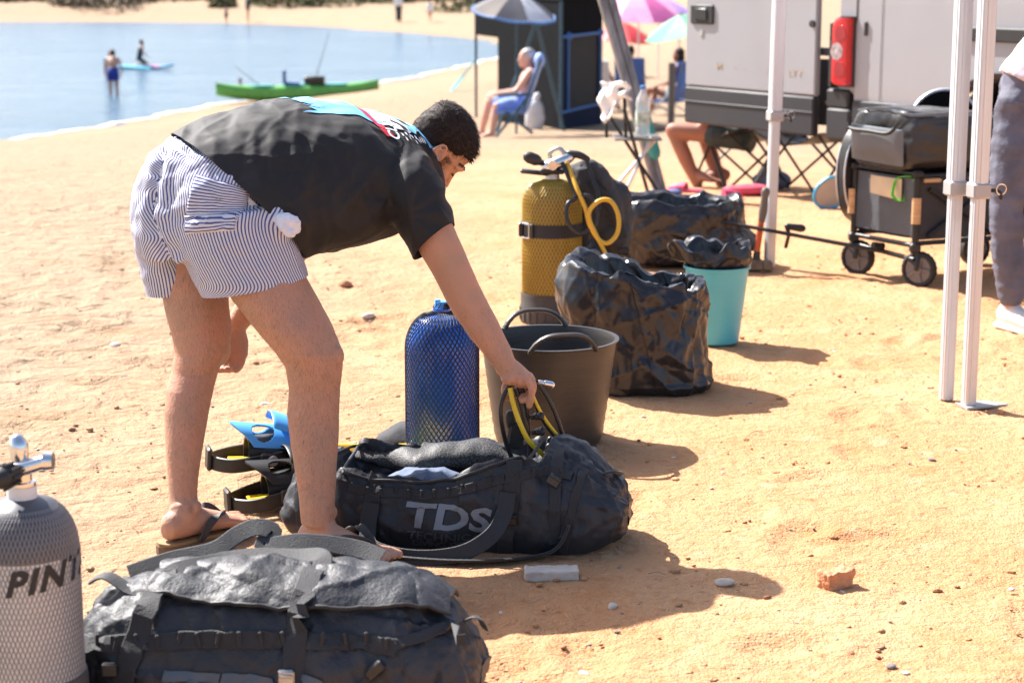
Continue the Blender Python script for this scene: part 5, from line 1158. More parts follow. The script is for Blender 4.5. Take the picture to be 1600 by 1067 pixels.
# hems
lc = W(274, 456, 4.985); cut(shm, lc, V(.08, 0, -1).normalized(), lambda c: c.x < W(304, 456, 4.9).x)
rc0 = W(308, 462, 4.84); rc1 = W(476, 431, 4.84); hn = V(rc1.z - rc0.z, 0, -(rc1.x - rc0.x)).normalized(); hn = hn if hn.z < 0 else -hn
cut(shm, (rc0 + rc1) / 2, hn, lambda c: c.x >= W(304, 456, 4.9).x - .002)
def short_fold(P, N):
    crease = np.array([W(262, 215, 4.86).x, W(240, 330, 4.86).x, W(292, 450, 4.86).x]); cz = np.array([W(262, 215, 4.86).z, W(250, 330, 4.86).z, W(292, 450, 4.86).z])
    cx = np.interp(P[:, 2], cz[::-1], crease[::-1]); d = P[:, 0] - cx
    f = -.011 * np.exp(-(d / .012) ** 2) * (N[:, 1] < .2)
    q = P.copy(); q[:, 2] *= .55; zt = np.clip((P[:, 2] - W(300, 262, 4.9).z) / .05, 0, 1)
    hq = np.minimum(np.abs((P - np.array((rc0 + rc1) / 2)) @ np.array(hn)), np.abs(P[:, 2] - lc.z) + 9 * (P[:, 0] > W(304, 456, 4.9).x)); f = f * np.clip(hq / .02, 0, 1); kq = .15 + .85 * np.clip(hq / .04, 0, 1)
    return f + kq * .007 * fbm(P + .03 * fbm(P, 9, 2, 6)[:, None], 9, 3, 51) + kq * .005 * fbm(np.stack([P[:, 0] + .8 * P[:, 2], P[:, 1], P[:, 2] - .5 * P[:, 0]], 1), 14, 2, 55, True) + zt * .005 * np.sin(P[:, 0] * 210 + P[:, 1] * 160)
displace(shm, short_fold); creases(shm, 70, .004, .004, .012, .05, .14, 9, lambda P: P[:, 2] > lc.z + .06)
# stripe coordinate: round each leg's own axis
def stripe_uv(me):
    """arc length measured round each half of the shorts, slice by slice, from the centre-back seam"""
    uv = me.uv_layers.new(name='UVMap'); P = mverts(me); n = len(me.loops); vi = np.empty(n, int); me.loops.foreach_get('vertex_index', vi)
    zk = [W(292, 470, 4.86).z, W(292, 450, 4.86).z, W(250, 330, 4.86).z, W(262, 215, 4.86).z]; xk = [W(300, 470, 4.86).x, W(296, 450, 4.86).x, W(244, 330, 4.86).x, W(262, 215, 4.86).x]
    seam = np.interp(P[:, 2], zk, xk); side = P[:, 0] < seam; U = np.zeros(len(P)); Wt = np.ones(len(P)) * 9
    z0, z1 = P[:, 2].min(), P[:, 2].max(); NZ, NT = 60, 90; zc = np.linspace(z0, z1, NZ); th_c = -math.pi + (np.arange(NT) + .5) * 2 * math.pi / NT
    for sd in (True, False):
        m = side == sd; Q = P[m]; ctr = np.zeros((NZ, 2))
        for i, z in enumerate(zc):
            k = np.abs(Q[:, 2] - z) < .014; k = k if k.sum() > 20 else np.argsort(np.abs(Q[:, 2] - z))[:60]; q = Q[k]; ctr[i] = (q[:, 0].min() + q[:, 0].max()) / 2, (q[:, 1].min() + q[:, 1].max()) / 2
        for _ in range(6): ctr[1:-1] = (ctr[:-2] + 2 * ctr[1:-1] + ctr[2:]) / 4
        cx = np.interp(Q[:, 2], zc, ctr[:, 0]); cy = np.interp(Q[:, 2], zc, ctr[:, 1]); th = np.arctan2(Q[:, 1] - cy, Q[:, 0] - cx); rr = np.hypot(Q[:, 0] - cx, Q[:, 1] - cy)
        ti = np.clip(((th + math.pi) / (2 * math.pi) * NT).astype(int), 0, NT - 1); zi = np.clip(((Q[:, 2] - z0) / (z1 - z0) * NZ).astype(int), 0, NZ - 1)
        s_ = np.zeros((NZ, NT)); c_ = np.zeros((NZ, NT)); np.add.at(s_, (zi, ti), rr); np.add.at(c_, (zi, ti), 1)
        for _ in range(14):                                   # fill and smooth the radius table
            s_ = (np.roll(s_, 1, 1) + np.roll(s_, -1, 1) + 2 * s_) / 4; c_ = (np.roll(c_, 1, 1) + np.roll(c_, -1, 1) + 2 * c_) / 4
            e = lambda t: np.concatenate([t[:1], t, t[-1:]]); s_ = (e(s_)[:-2] + 2 * s_ + e(s_)[2:]) / 4; c_ = (e(c_)[:-2] + 2 * c_ + e(c_)[2:]) / 4
        rt = s_ / np.maximum(c_, 1e-9); X = rt * np.cos(th_c); Y_ = rt * np.sin(th_c); ds = np.hypot(np.roll(X, -1, 1) - X, np.roll(Y_, -1, 1) - Y_)
        S = np.concatenate([np.zeros((NZ, 1)), np.cumsum(ds, 1)], 1); tt = -math.pi + np.arange(NT + 1) * 2 * math.pi / NT
        k0 = int((-.12 * math.pi + math.pi) / (2 * math.pi) * NT) if sd else int((-.82 * math.pi + math.pi) / (2 * math.pi) * NT)   # where the seam sits as seen from this half
        S = S - S[:, k0:k0 + 1]
        for _ in range(4): S[1:-1] = (S[:-2] + 2 * S[1:-1] + S[2:]) / 4
        fz = np.clip((Q[:, 2] - z0) / (z1 - z0) * (NZ - 1), 0, NZ - 1.001); i0 = fz.astype(int); fr = fz - i0; ft_ = np.clip((th + math.pi) / (2 * math.pi) * NT, 0, NT - .001); j0 = ft_.astype(int); fj = ft_ - j0
        U[m] = (S[i0, j0] * (1 - fj) + S[i0, j0 + 1] * fj) * (1 - fr) + (S[i0 + 1, j0] * (1 - fj) + S[i0 + 1, j0 + 1] * fj) * fr
        Wt[m] = np.interp(Q[:, 2], zc, S[:, -1] - S[:, 0])
    fs = np.array([p_.loop_start for p_ in me.polygons]); ft = np.array([p_.loop_total for p_ in me.polygons]); O = np.empty((n, 2))
    for s_, t_ in zip(fs, ft):
        ids = vi[s_:s_ + t_]; q = U[ids].copy()
        if side[ids].any() and not side[ids].all(): q[:] = q[0]
        elif q.max() - q.min() > .15: q[q < q.mean()] += Wt[ids].mean()
        O[s_:s_ + t_, 0] = q; O[s_:s_ + t_, 1] = P[ids, 2]
    uv.data.foreach_set('uv', O.ravel())
stripe_uv(shm)
def stripe_mat(name, axis_=0):
    m = bpy.data.materials.new(name); m.use_nodes = True; t = m.node_tree; b = t.nodes['Principled BSDF']; L = t.links.new
    uv = t.nodes.new('ShaderNodeUVMap'); sp = t.nodes.new('ShaderNodeSeparateXYZ'); L(uv.outputs[0], sp.inputs[0])
    nz = t.nodes.new('ShaderNodeTexNoise'); nz.inputs['Scale'].default_value = 7; tc = t.nodes.new('ShaderNodeTexCoord'); L(tc.outputs['Object'], nz.inputs[0])
    ad = t.nodes.new('ShaderNodeMath'); ad.operation = 'MULTIPLY_ADD'; ad.inputs[1].default_value = .002; L(nz.outputs[0], ad.inputs[0]); L(sp.outputs[axis_], ad.inputs[2])
    mu = t.nodes.new('ShaderNodeMath'); mu.operation = 'MULTIPLY'; mu.inputs[1].default_value = 2 * math.pi / .0088; L(ad.outputs[0], mu.inputs[0])
    sn_ = t.nodes.new('ShaderNodeMath'); sn_.operation = 'SINE'; L(mu.outputs[0], sn_.inputs[0])
    r_ = t.nodes.new('ShaderNodeValToRGB'); r_.color_ramp.elements[0].position = .52; r_.color_ramp.elements[0].color = (.64, .64, .67, 1); r_.color_ramp.elements[1].position = .74; r_.color_ramp.elements[1].color = (.085, .09, .24, 1)
    mr = t.nodes.new('ShaderNodeMapRange'); mr.inputs[1].default_value = -1; mr.inputs[2].default_value = 1; L(sn_.outputs[0], mr.inputs[0]); L(mr.outputs[0], r_.inputs[0]); L(r_.outputs[0], b.inputs['Base Color'])
    b.inputs['Roughness'].default_value = .85; b.inputs['Specular IOR Level'].default_value = .2; return m
MT['stripe'] = stripe_mat('striped_cotton'); MT['stripe_x'] = stripe_mat('striped_cotton_across', 1)
shbv = bvh_of(shm)
hem_ed = evalmesh(shm, [('SOLIDIFY', dict(thickness=.003, offset=-1))])
sho = under(link('swim_shorts', hem_ed, MT['stripe'], None, True, 60), MAN)
# patch pocket on the right buttock, stripes running across
def patch(corners, nu, nv, off, D=V(.10, 1, -.12)):
    """corners in photo pixels (tl, tr, br, bl), laid on the shorts"""
    pts = []; c4 = [W(u, v, 4.75) for u, v in corners]
    mb_ = MB(); bad = []
    def fn(a, b):
        q = c4[0].lerp(c4[1], a).lerp(c4[3].lerp(c4[2], a), b); h, n, _, _ = shbv.ray_cast(q - D.normalized() * .6, D.normalized(), 3)
        edge = min(a, 1 - a, b, 1 - b); return (h + n * (off if edge > .03 else .0006)) if h else q
    mb_.grid(nu, nv, fn); me = mb_.mesh(); uv = me.uv_layers.new(name='UVMap'); P = mverts(me)
    w_ = (c4[1] - c4[0]).length; h_ = (c4[3] - c4[0]).length
    for l in me.loops:
        i = l.vertex_index; uv.data[l.index].uv = ((i % nu) / (nu - 1) * w_, (i // nu) / (nv - 1) * h_)
    return me
me = patch([(303, 271), (386, 296), (377, 345), (287, 356)], 26, 26, .0045); displace(me, lambda P, N: .003 * fbm(P, 30, 2, 3)); link('back_pocket', me, MT['stripe_x'], sho)
me = patch([(288, 334), (376, 332), (372, 360), (290, 366)], 24, 10, .0085); link('pocket_flap', me, MT['stripe_x'], sho)
for u, v in ((297, 349), (361, 347)):
    h, n, _, _ = shbv.ray_cast(W(u, v, 4.3), V(0, 1, 0), 3)
    if h: mb = MB(); mb.tube([h + n * .009, h + n * .0115], [.004, .003], 10, dome=True); mb.build('snap_button', MT['steel'], sho)
# waistband and the white pocket lining turned out
wb = TB([((271, 216), (440, 372), 4.93, .165), ((258, 231), (428, 386), 4.93, .170)], shrink=1.0)
mb = MB(); mb.loft(wb, 60, False); me = mb.mesh(); displace(me, lambda P, N: .004 + .002 * np.sin(P[:, 0] * 260 + P[:, 2] * 120)); me = evalmesh(me, [('SOLIDIFY', dict(thickness=.004, offset=0))]); link('waistband', me, MT['white_cloth'], sho)
mb = MB(); c = W(451, 352, 4.735); mb.tube([c + V(-.03, .03, .014), c + V(-.012, .004, .010), c + V(.010, -.006, .004), c + V(.018, -.004, -.012)], [(.010, .016), (.020, .018), (.022, .014), (.012, .010)], 16, smooth=4, dome=True); mb.tube([c + V(-.008, -.006, -.004), c + V(.006, -.010, -.018)], [.016, .012], 12, dome=True); me = remesh(mb, .0025, 2); displace(me, lambda P, N: .003 * fbm(P, 70, 2, 5, True)); link('pocket_lining', me, MT['pocket_lining'], sho)

# hair: cap plus strands
hm = MB()
T = lambda x, y, z: HO + HM @ (V(x, y, z) * HS)
hm.loft([(T(0, y - .005, z - .003), HM @ V(1, 0, 0) * (hx + .0015) * HS, HM @ V(0, 1, 0) * (hy + .001) * HS) for z, y, hx, hy in [(-.040, -.030, .050, .050), (-.015, -.028, .060, .066), (.015, -.018, .070, .082), (.040, -.008, .075, .096), (.066, -.006, .075, .099), (.09, -.008, .068, .090), (.110, -.010, .052, .070), (.124, -.012, .028, .038), (.128, -.013, .008, .010)]], 40)
hme = remesh(hm, .005, 2); displace(hme, lambda P, N: .003 * fbm(P, 55, 3, 9))
ho = under(link('hair', hme, MT['hair'], None, True, None), MAN)
rg = random.Random(21); st = MB(); hb = bvh_of(hme); up_, fw_, rt_ = HM @ V(0, 0, 1), HM @ V(0, 1, 0), HM @ V(1, 0, 0)
hcen = T(0, -.01, .035)
def strand(p, d, bend, ln, w_):
    sd = d.cross(bend); sd = (sd if sd.length > 1e-4 else d.orthogonal()).normalized() * w_; p1 = p + d * ln * .5; p2 = p1 + (d + bend).normalized() * ln * .5
    st.add([p - sd, p + sd, p1 + sd * .8, p1 - sd * .8, p2], [(0, 1, 2, 3), (3, 2, 4)])
for k in range(9000):
    d = V(rg.gauss(0, 1), rg.gauss(0, 1), rg.gauss(0, 1)).normalized(); h, n, _, _ = hb.ray_cast(hcen + d * .4, -d, .6)
    if not h: continue
    loc = HM.transposed() @ (h - hcen); topf = max(0, min(1, (loc.z + .02) / .10)); frontf = max(0, min(1, (loc.y - .03) / .06))
    ln = .006 + .008 * topf + .012 * frontf * topf * rg.random()
    comb = (fw_ * .9 - up_ * .15 + V(rg.uniform(-.22, .22), rg.uniform(-.22, .22), rg.uniform(-.22, .22)))
    strand(h - n * .002, (n * (.40 + .30 * rg.random()) + comb * .6 * topf - up_ * .35 * (1 - topf)).normalized(), (comb * .4 - n * .2) if topf > .4 else -up_ * .3, ln * rg.uniform(.6, 1.5), .0007)
st.build('hair_strands', MT['hair'], ho, False)
# beard, eyebrow, eye
bb = bvh_of(bme); st = MB()
for k in range(8500):
    s_ = rg.choice((-1, 1)); a = rg.random()
    if rg.random() < .22: x, y, z = .078, .036 + rg.gauss(0, .013), rg.uniform(-.080, .020)              # sideburn
    else: y = rg.uniform(.0, .10); z = -.050 - rg.random() * .075 + .1 * max(0, .03 - y); x = .09 if y < .08 else rg.uniform(0, .09)
    q = T(s_ * x * 1.6, y, z); tgt = T(0, y * .55, z * .8); d = (tgt - q).normalized(); h, n, _, _ = bb.ray_cast(q, d, .3)
    if not h or (h - HO).length > .19: continue
    strand(h - n * .001, (n * .5 - up_ * .6 + fw_ * .2 + V(rg.uniform(-.3, .3), rg.uniform(-.3, .3), rg.uniform(-.3, .3))).normalized(), -up_ * .2, rg.uniform(.004, .008), .0005)
under(st.build('beard', MT['beard'], None, False), MAN)
for s_ in (-1, 1):
    st = MB()
    for k in range(90):
        t = rg.random(); q = T(s_ * (.014 + .042 * t), .14, .028 + .006 * math.sin(t * 3) + rg.uniform(-.004, .004)); h, n, _, _ = bb.ray_cast(q, -fw_, .2)
        if h: strand(h - n * .0005, (rt_ * s_ * .8 + n * .4 + up_ * rg.uniform(-.1, .3)).normalized(), rt_ * s_ * .1, .009, .0006)
    under(st.build('eyebrow', MT['hair'], None, False), MAN)
    mb = MB(); mb.ell(T(s_ * .032, .0835, -.001), (.0085,) * 3, n=14, m=10); under(mb.build('shaded_eye', MT['hair'], None), MAN)  # eyeball coloured hair-dark: the lashes' shadow is put into its colour
    mb = MB(); mb.tube([T(s_ * .018, .0915, -.004), T(s_ * .032, .0955, -.006), T(s_ * .046, .0865, -.004)], [.0018, .0024, .0015], 8, smooth=3); under(mb.build('eyelashes', MT['hair'], None), MAN)

# short dark hair growing on shins, thighs and forearm
Pb, Nb = mverts(bme), mnorm(bme); st = MB(); cand = np.where((Pb[:, 0] < -.36) & (Pb[:, 2] > .11) & (Pb[:, 2] < .72) & (Pb[:, 1] < 5.04))[0]; c2 = np.where((Pb[:, 0] > -.14) & (Pb[:, 2] > .36) & (Pb[:, 2] < .62))[0]
for pool, num, ln in ((cand, 15000, .013), (c2, 1500, .009)):
    for i in np.random.default_rng(3).choice(pool, num):
        n_ = Vector(Nb[i]); p_ = Vector(Pb[i]); d_ = (V(rg.uniform(-.35, .35), rg.uniform(-.35, .35), -1) + n_ * rg.uniform(.25, .7)).normalized(); w_ = d_.cross(n_); w_ = (w_ if w_.length > 1e-4 else d_.orthogonal()).normalized() * .00017; l_ = ln * rg.uniform(.5, 1.3)
        st.add([p_ - w_, p_ + w_, p_ + d_ * l_], [(0, 1, 2)])
ho2 = st.build('body_hair', MT['leg_hair'], None, False); under(ho2, MAN); ho2['kind'] = 'stuff'

# flip-flops
def flipflop(ank, toe, label):
    a, t = Vector(ank), Vector(toe); d = t - a; d.z = 0; d.normalize(); sd = V(-d.y, d.x, 0); B = lambda f, l, z: V(a.x, a.y, 0) + d * f + sd * l + V(0, 0, z)
    zt_ = t.z; outline = [(-.082, 0), (-.070, .028), (-.03, .037), (.03, .040), (.09, .050), (.15, .052), (.19, .036), (.205, 0), (.19, -.034), (.15, -.047), (.09, -.044), (.03, -.036), (-.03, -.036), (-.070, -.028)]
    ol = catmull([V(*q, 0) for q in outline + [outline[0]]], 4)[:-1]; n = len(ol)
    def slab(z0, z1, g):
        mb = MB(); P = [B(q.x * g, q.y * g, z0) for q in ol] + [B(q.x * g, q.y * g, z1) for q in ol]; mb.add(P, [tuple(range(n - 1, -1, -1)), tuple(range(n, 2 * n))] + [(k, (k + 1) % n, n + (k + 1) % n, n + k) for k in range(n)]); return mb
    o = under(slab(.002, zt_ - .008, 1).build('flip_flop', MT['sole'], None, True, 30), MAN); o['label'] = label
    k = slab(zt_ - .0078, zt_, .97).build('footbed', MT['sandal_top'], o, True, 30)
    for q in (-1, 1):
        mb = MB(); pp = catmull([B(.145, .012, .036), B(.13, .016 + q * .008, .064), B(.095, q * .034, .090 - .006 * (q < 0)), B(.055, q * .048, .074), B(.025, q * .050, .040), B(.02, q * .044, .026)], 5)
        mb.strip(pp, [d * .9 + V(0, 0, .25)] * len(pp), .022, .0032); mb.build('strap', MT['sandal_strap'], o)
flipflop(V(la.x, la.y, 0), ltoe, 'brown flip-flop on the left foot'); flipflop(V(ra.x + .008, ra.y, 0), rtoe, 'brown flip-flop on the right foot')
# ------------------------------------------------------------------ canopy legs, hammer
def canopy_leg(u, v, top, vb, label, w_=.047, plate=False, tilt=(0, 0)):
    p = onz(u, v); t = thing('canopy_leg', label, 'pole', p, R(20), 'legs of the folding canopies')
    D = p.y; zb_ = at(u, vb, p.y).z
    mb = MB(); s_ = w_ * .82
    def post(z0, z1, q):
        mb.box((0, 0, (z0 + z1) / 2), (q, q, z1 - z0), bev=.005)
        for a in range(4): mb.box(Matrix.Rotation(a * math.pi / 2, 3, 'Z') @ V(0, -q / 2 - .0008, (z0 + z1) / 2), (q * .34, .0022, z1 - z0 - .004), Matrix.Rotation(a * math.pi / 2, 3, 'Z'))
    post(.004, zb_ + .02, s_); mb.build('lower_tube', MT['alu'], t)
    mb = MB(); post(zb_, top, w_); mb.build('upper_tube', MT['alu'], t)
    mb = MB(); mb.box((0, 0, zb_ - .004), (w_ + .014, w_ + .014, .052), bev=.006); mb.box((w_ / 2 + .018, 0, zb_), (.034, .02, .03), bev=.004); b = mb.build('bracket', MT['bracket'], t)
    mb = MB(); mb.tube([(w_ / 2 + .02, -.01, zb_ - .005), (w_ / 2 + .045, -.016, zb_ - .01), (w_ / 2 + .05, -.018, zb_ - .03)], .007, 10, smooth=3, dome=True); mb.build('lock_pin', MT['black_plastic'], b)
    mb = MB(); mb.tube([V(w_ / 2 + .048 + .018 * math.cos(a), -.02, zb_ + .018 * math.sin(a)) for a in np.linspace(0, 6.28, 17)], .0025, 6); mb.build('pull_ring', MT['chrome'], b)
    if plate:
        mb = MB(); mb.add([(-.03, -.05, 0), (.14, -.02, 0), (.09, .05, 0), (-.03, .04, 0), (-.03, -.05, .008), (.14, -.02, .006), (.09, .05, .006), (-.03, .04, .008)], [(3, 2, 1, 0), (4, 5, 6, 7), (0, 1, 5, 4), (1, 2, 6, 5), (2, 3, 7, 6), (3, 0, 4, 7)]); mb.build('foot_plate', MT['bracket'], t)
    t.rotation_euler = (tilt[0], tilt[1], R(14)); return t
canopy_leg(1202, 418, 2.6, 180, 'white aluminium canopy leg beside the sledgehammer', .056, tilt=(0, .012))
canopy_leg(1478, 626, 2.6, 292, 'left one of the two white aluminium canopy legs standing close together', .050)
canopy_leg(1513, 635, 2.6, 296, 'right one of the two white canopy legs, with a metal foot plate', .050, True)
p = onz(1181, 424); t = thing('sledgehammer', 'sledgehammer with red and grey handle standing on its head by a canopy leg', 'hammer', p)
mb = MB(); mb.box((-.055, 0, .028), (.05, .05, .05), bev=.008); mb.box((.055, 0, .028), (.05, .05, .05), bev=.008); mb.box((0, 0, .032), (.07, .056, .058), bev=.01); mb.build('head', MT['iron'], t)
mb = MB(); mb.tube([(0, 0, .05), (.004, 0, .10)], [.020, .017], 14); mb.build('collar', MT['black_rubber'], t)
mb = MB(); mb.tube([(.004, 0, .10), (.022, 0, .26)], [.0155, .015], 14); mb.build('shaft', MT['ham_red'], t)
mb = MB(); mb.tube([(.022, 0, .25), (.028, 0, .30), (.034, 0, .36), (.038, 0, .395)], [.017, .021, .018, .022], 14, smooth=3, dome=True); mb.build('grip', MT['ham_grip'], t)

# ------------------------------------------------------------------ folding wagon
F0 = V(1.665, 9.28, 0); F1 = V(1.885, 8.90, 0)                     # wheels of the narrow front end
ax = V(.91, .41, 0).normalized(); wd = (F1 - F0).normalized(); LEN = .70; Wd = (F1 - F0).length
wt = thing('folding_wagon', 'black folding beach wagon on four wheels with its pull handle laid out', 'wagon', (F0 + F1) / 2 + ax * LEN / 2)
wo = Vector(wt.location)
def wp(a, b, z): return (F0 + wd * Wd * b + ax * LEN * a) - wo + V(0, 0, z)      # a along, b across (0 far, 1 near)
for a in (0, 1):
    for b in (0, 1):
        mb = MB(); mb.tube([wp(a, b, .20), wp(a, b, .53)], .016, 12); mb.build('post', MT['frame'], wt)
        mb = MB(); c = wp(a, b, .53); mb.box(c, (.05, .05, .035), bev=.008); mb.build('corner_joint', MT['frame'], wt)
        mb = MB(); mb.box(wp(a, b, .185), (.05, .05, .05), bev=.01); q = wp(a, b, 0) + ax * .03; mb.tube([wp(a, b, .18), q + V(0, 0, .14)], .017, 10)
        sp_ = V(.97, -.22, 0).cross(V(0, 0, 1)); wf = V(.80, -.60, 0).normalized() if a == 0 else ax
        axl = V(-wf.y, wf.x, 0)
        for s_ in (-1, 1): mb.tube([q + V(0, 0, .15) + axl * s_ * .02, q + V(0, 0, .082) + axl * s_ * .034], [(.006, .016), (.005, .012)], 10, side=axl, dome=True)
        mb.build('fork', MT['frame'], wt)
        mb = MB(); secs = []; rr = .082
        prof = [(-.020, rr - .016), (-.024, rr - .008), (-.018, rr), (0, rr + .003), (.018, rr), (.024, rr - .008), (.020, rr - .016)]
        n = 40; P = []; Fc = []
        for y, r_ in prof:
            for k in range(n): g = 2 * math.pi * k / n; rj = r_ + (.0025 if k % 2 and r_ > rr - .01 else 0); P.append(q + V(0, 0, rr) + axl * y + wf * rj * math.cos(g) + V(0, 0, rj * math.sin(g)))
        for j in range(len(prof) - 1):
            for k in range(n): Fc.append((j * n + k, j * n + (k + 1) % n, (j + 1) * n + (k + 1) % n, (j + 1) * n + k))
        mb.add(P, Fc); wh = mb.build('wheel', MT['tyre'], wt)
        mb = MB(); cc = q + V(0, 0, rr)
        mb.tube([cc - axl * .014, cc + axl * .014], rr - .018, 32); mb.tube([cc - axl * .026, cc + axl * .026], .022, 16)
        for k in range(5):
            g = 2 * math.pi * k / 5
            for s_ in (-1, 1): mb.tube([cc + axl * s_ * .016 + (wf * math.cos(g) + V(0, 0, math.sin(g))) * .02, cc + axl * s_ * .016 + (wf * math.cos(g) + V(0, 0, math.sin(g))) * (rr - .02)], [.008, .006], 8)
        mb.build('hub', MT['wheel_grey'], wh)
def sheet(cs, name, m, nu=20, nv=14, amp=.008, sd=1, th=.004):
    mb = MB(); mb.grid(nu, nv, lambda a, b: cs[0].lerp(cs[1], a).lerp(cs[3].lerp(cs[2], a), b)); me = mb.mesh()
    displace(me, lambda P, N: amp * fbm(P, 6, 3, sd)); me = evalmesh(me, [('SOLIDIFY', dict(thickness=th, offset=0))]); return link(name, me, MT[m], wt)
e = .03
sheet([wp(0, e, .51), wp(0, 1 - e, .51), wp(0, 1 - e, .235), wp(0, e, .235)], 'front_panel', 'wagon_front', sd=3)
sheet([wp(1, e, .51), wp(1, 1 - e, .51), wp(1, 1 - e, .235), wp(1, e, .235)], 'back_panel', 'wagon', sd=4)
sheet([wp(.02, 1, .51), wp(.98, 1, .51), wp(.98, 1, .22), wp(.02, 1, .22)], 'side_panel', 'wagon', sd=5)
sheet([wp(.02, 0, .51), wp(.98, 0, .51), wp(.98, 0, .22), wp(.02, 0, .22)], 'side_panel', 'wagon', sd=6)
sheet([wp(.02, .03, .225), wp(.98, .03, .225), wp(.98, .97, .225), wp(.02, .97, .225)], 'floor_panel', 'wagon', sd=7)
mb = MB()
for b in (0, 1): mb.tube([wp(0, b, .52), wp(1, b, .52)], .012, 10); mb.tube([wp(0, b, .205), wp(1, b, .205)], .012, 10)
for a in (0, 1): mb.tube([wp(a, 0, .53), wp(a, 1, .53)], .012, 10); mb.tube([wp(a, 0, .195), wp(a, 1, .195)], .012, 10)
mb.build('rail', MT['frame'], wt)
for s_ in ((.08, .46, .60, .24), (.08, .24, .60, .46)):
    mb = MB(); mb.tube([wp(s_[0], 1.04, s_[1]), wp(s_[2], 1.04, s_[3])], (.010), 8); mb.build('cross_brace', MT['frame'], wt)
for b in (-.02, 1.02):
    mb = MB(); mb.tube([wp(-.01, b, .30), wp(-.01, b, .42)], [.022, .022], 14); mb.build('wooden_sleeve', MT['wood'], wt)
mb = MB(); c = [wp(-.02, .30, .50), wp(-.02, .80, .50), wp(-.02, .80, .40), wp(-.02, .30, .415)]; mb.grid(8, 5, lambda a, b: c[0].lerp(c[1], a).lerp(c[3].lerp(c[2], a), b) - ax * .006 * math.sin(a * 3.1)); link('tan_patch', evalmesh(mb.mesh(), [('SOLIDIFY', dict(thickness=.004))]), MT['tag_tan'], wt)
mb = MB(); q = wp(-.03, .74, .47); mb.strip(catmull([wp(-.02, .95, .52), q + V(0, 0, .03), q + V(-.02, -.01, -.05), q + V(.03, -.02, -.07), q + V(.04, -.01, -.01), wp(.0, 1., .51)], 6), ax, .016, .0016); mb.build('green_ribbon', MT['green_tie'], wt)
mb = MB(); mb.box(wp(.1, 1.03, .50), (.09, .03, .018), Matrix.Rotation(.3, 3, 'Z'), bev=.005); mb.build('wooden_grip', MT['wood'], wt)
mb = MB(); mb.box(wp(.50, 1.0, .135), (.065, .004, .10), bev=.001); mb.tube([wp(.50, 1.0, .18), wp(.50, 1.0, .225)], .003, 6); mb.build('lilac_tag', MT['lilac'], wt)
h0 = wp(0, .5, .165); hE = at(1108, 343, 9.45) - wo
mb = MB(); mb.tube([wp(0, 0, .15), wp(0, 1, .13)], .012, 10); mb.tube([h0 + V(0, 0, 0), h0 - ax * .06 + V(0, 0, .01)], .016, 10); mb.tube([wp(-.0, .5, .14), hE], [.011, .009], 10); hd = mb.build('pull_handle', MT['frame'], wt)
mid = at(1240, 357, 9.35) - wo; mb = MB(); mb.tube([mid + V(-.03, 0, .01), mid + V(.04, 0, .0)], [.016, .02], 12, dome=True); mb.tube([mid + V(-.03, 0, 0), mid + V(-.022, 0, -.03), mid + V(-.035, 0, -.09)], [.012, .009, .010], 10, dome=True); mb.build('handle_latch', MT['black_plastic'], hd)

# black cool bag riding on the wagon, a second round-ended bag behind, a hoop bag
cb = thing('cool_bag', 'black cool bag with grey front pocket lying on top of the wagon', 'bag', wo + V(0, 0, .53))
mb = MB(); secs = []
for a, sc1_, hh in ((-.06, .80, .24), (-.03, .94, .285), (.05, 1, .30), (.35, 1, .285), (.7, .96, .26), (.98, .9, .24), (1.02, .75, .2)): secs.append((wp(a, .5, .0) + V(0, 0, hh / 2 + .003), wd * Wd * .56 * sc1_, V(0, 0, hh / 2)))
mb.loft(secs, 44, True, 4.5); me = evalmesh(mb.mesh(), [('SUBSURF', dict(levels=2))]); displace(me, lambda P, N: .014 * fbm(P, 7, 3, 5) * np.clip(P[:, 2] / .08, 0, 1) + .007 * fbm(P, 15, 2, 6, True)); link('bag_body', me, MT['cool_bag'], cb)
mb = MB(); q = [wp(-.085, .08, .215), wp(-.085, .92, .205), wp(-.075, .92, .03), wp(-.075, .08, .04)]; mb.grid(16, 10, lambda a, b: q[0].lerp(q[1], a).lerp(q[3].lerp(q[2], a), b) - ax * .03 * math.sin(math.pi * a) ** .4 * math.sin(math.pi * min(1, b + .15)) ** .5); link('front_pocket', evalmesh(mb.mesh(), [('SOLIDIFY', dict(thickness=.012, offset=0)), ('SUBSURF', dict(levels=1))]), MT['cool_front'], cb)
mb = MB(); mb.tube([wp(-.13, .12, .215), wp(-.15, .2, .19), wp(-.155, .5, .188), wp(-.15, .78, .185), wp(-.13, .86, .21)], .010, 10, smooth=4); mb.build('handle', MT['black_rubber'], cb)
mb = MB(); mb.strip(catmull([wp(-.02, .05, .27), wp(-.04, .5, .29), wp(-.02, .95, .27), wp(.3, 1.05, .28), wp(.7, 1.05, .26)], 6), V(0, 0, 1), .012, .004); mb.build('zip', MT['cool_front'], cb)
hb2 = thing('hoop_bag', 'dark round-topped bag with pale piping hanging at the far side of the wagon front', 'bag', wo + V(0, 0, .3))
mb = MB(); q = wp(.02, -.12, .20); n = 24
def oval(a): return V(0, 0, 0) + ax * .0 + (-wd) * 0
P = [];
mb.loft([(wp(.12, -.05, .18) + ax * -.06 * 0, ax * .13, V(0, 0, .24)), (wp(.12, -.20, .18), ax * .125, V(0, 0, .235))], 36, True, 2.4); mb.build('bag_body', MT['cool_bag'], hb2)
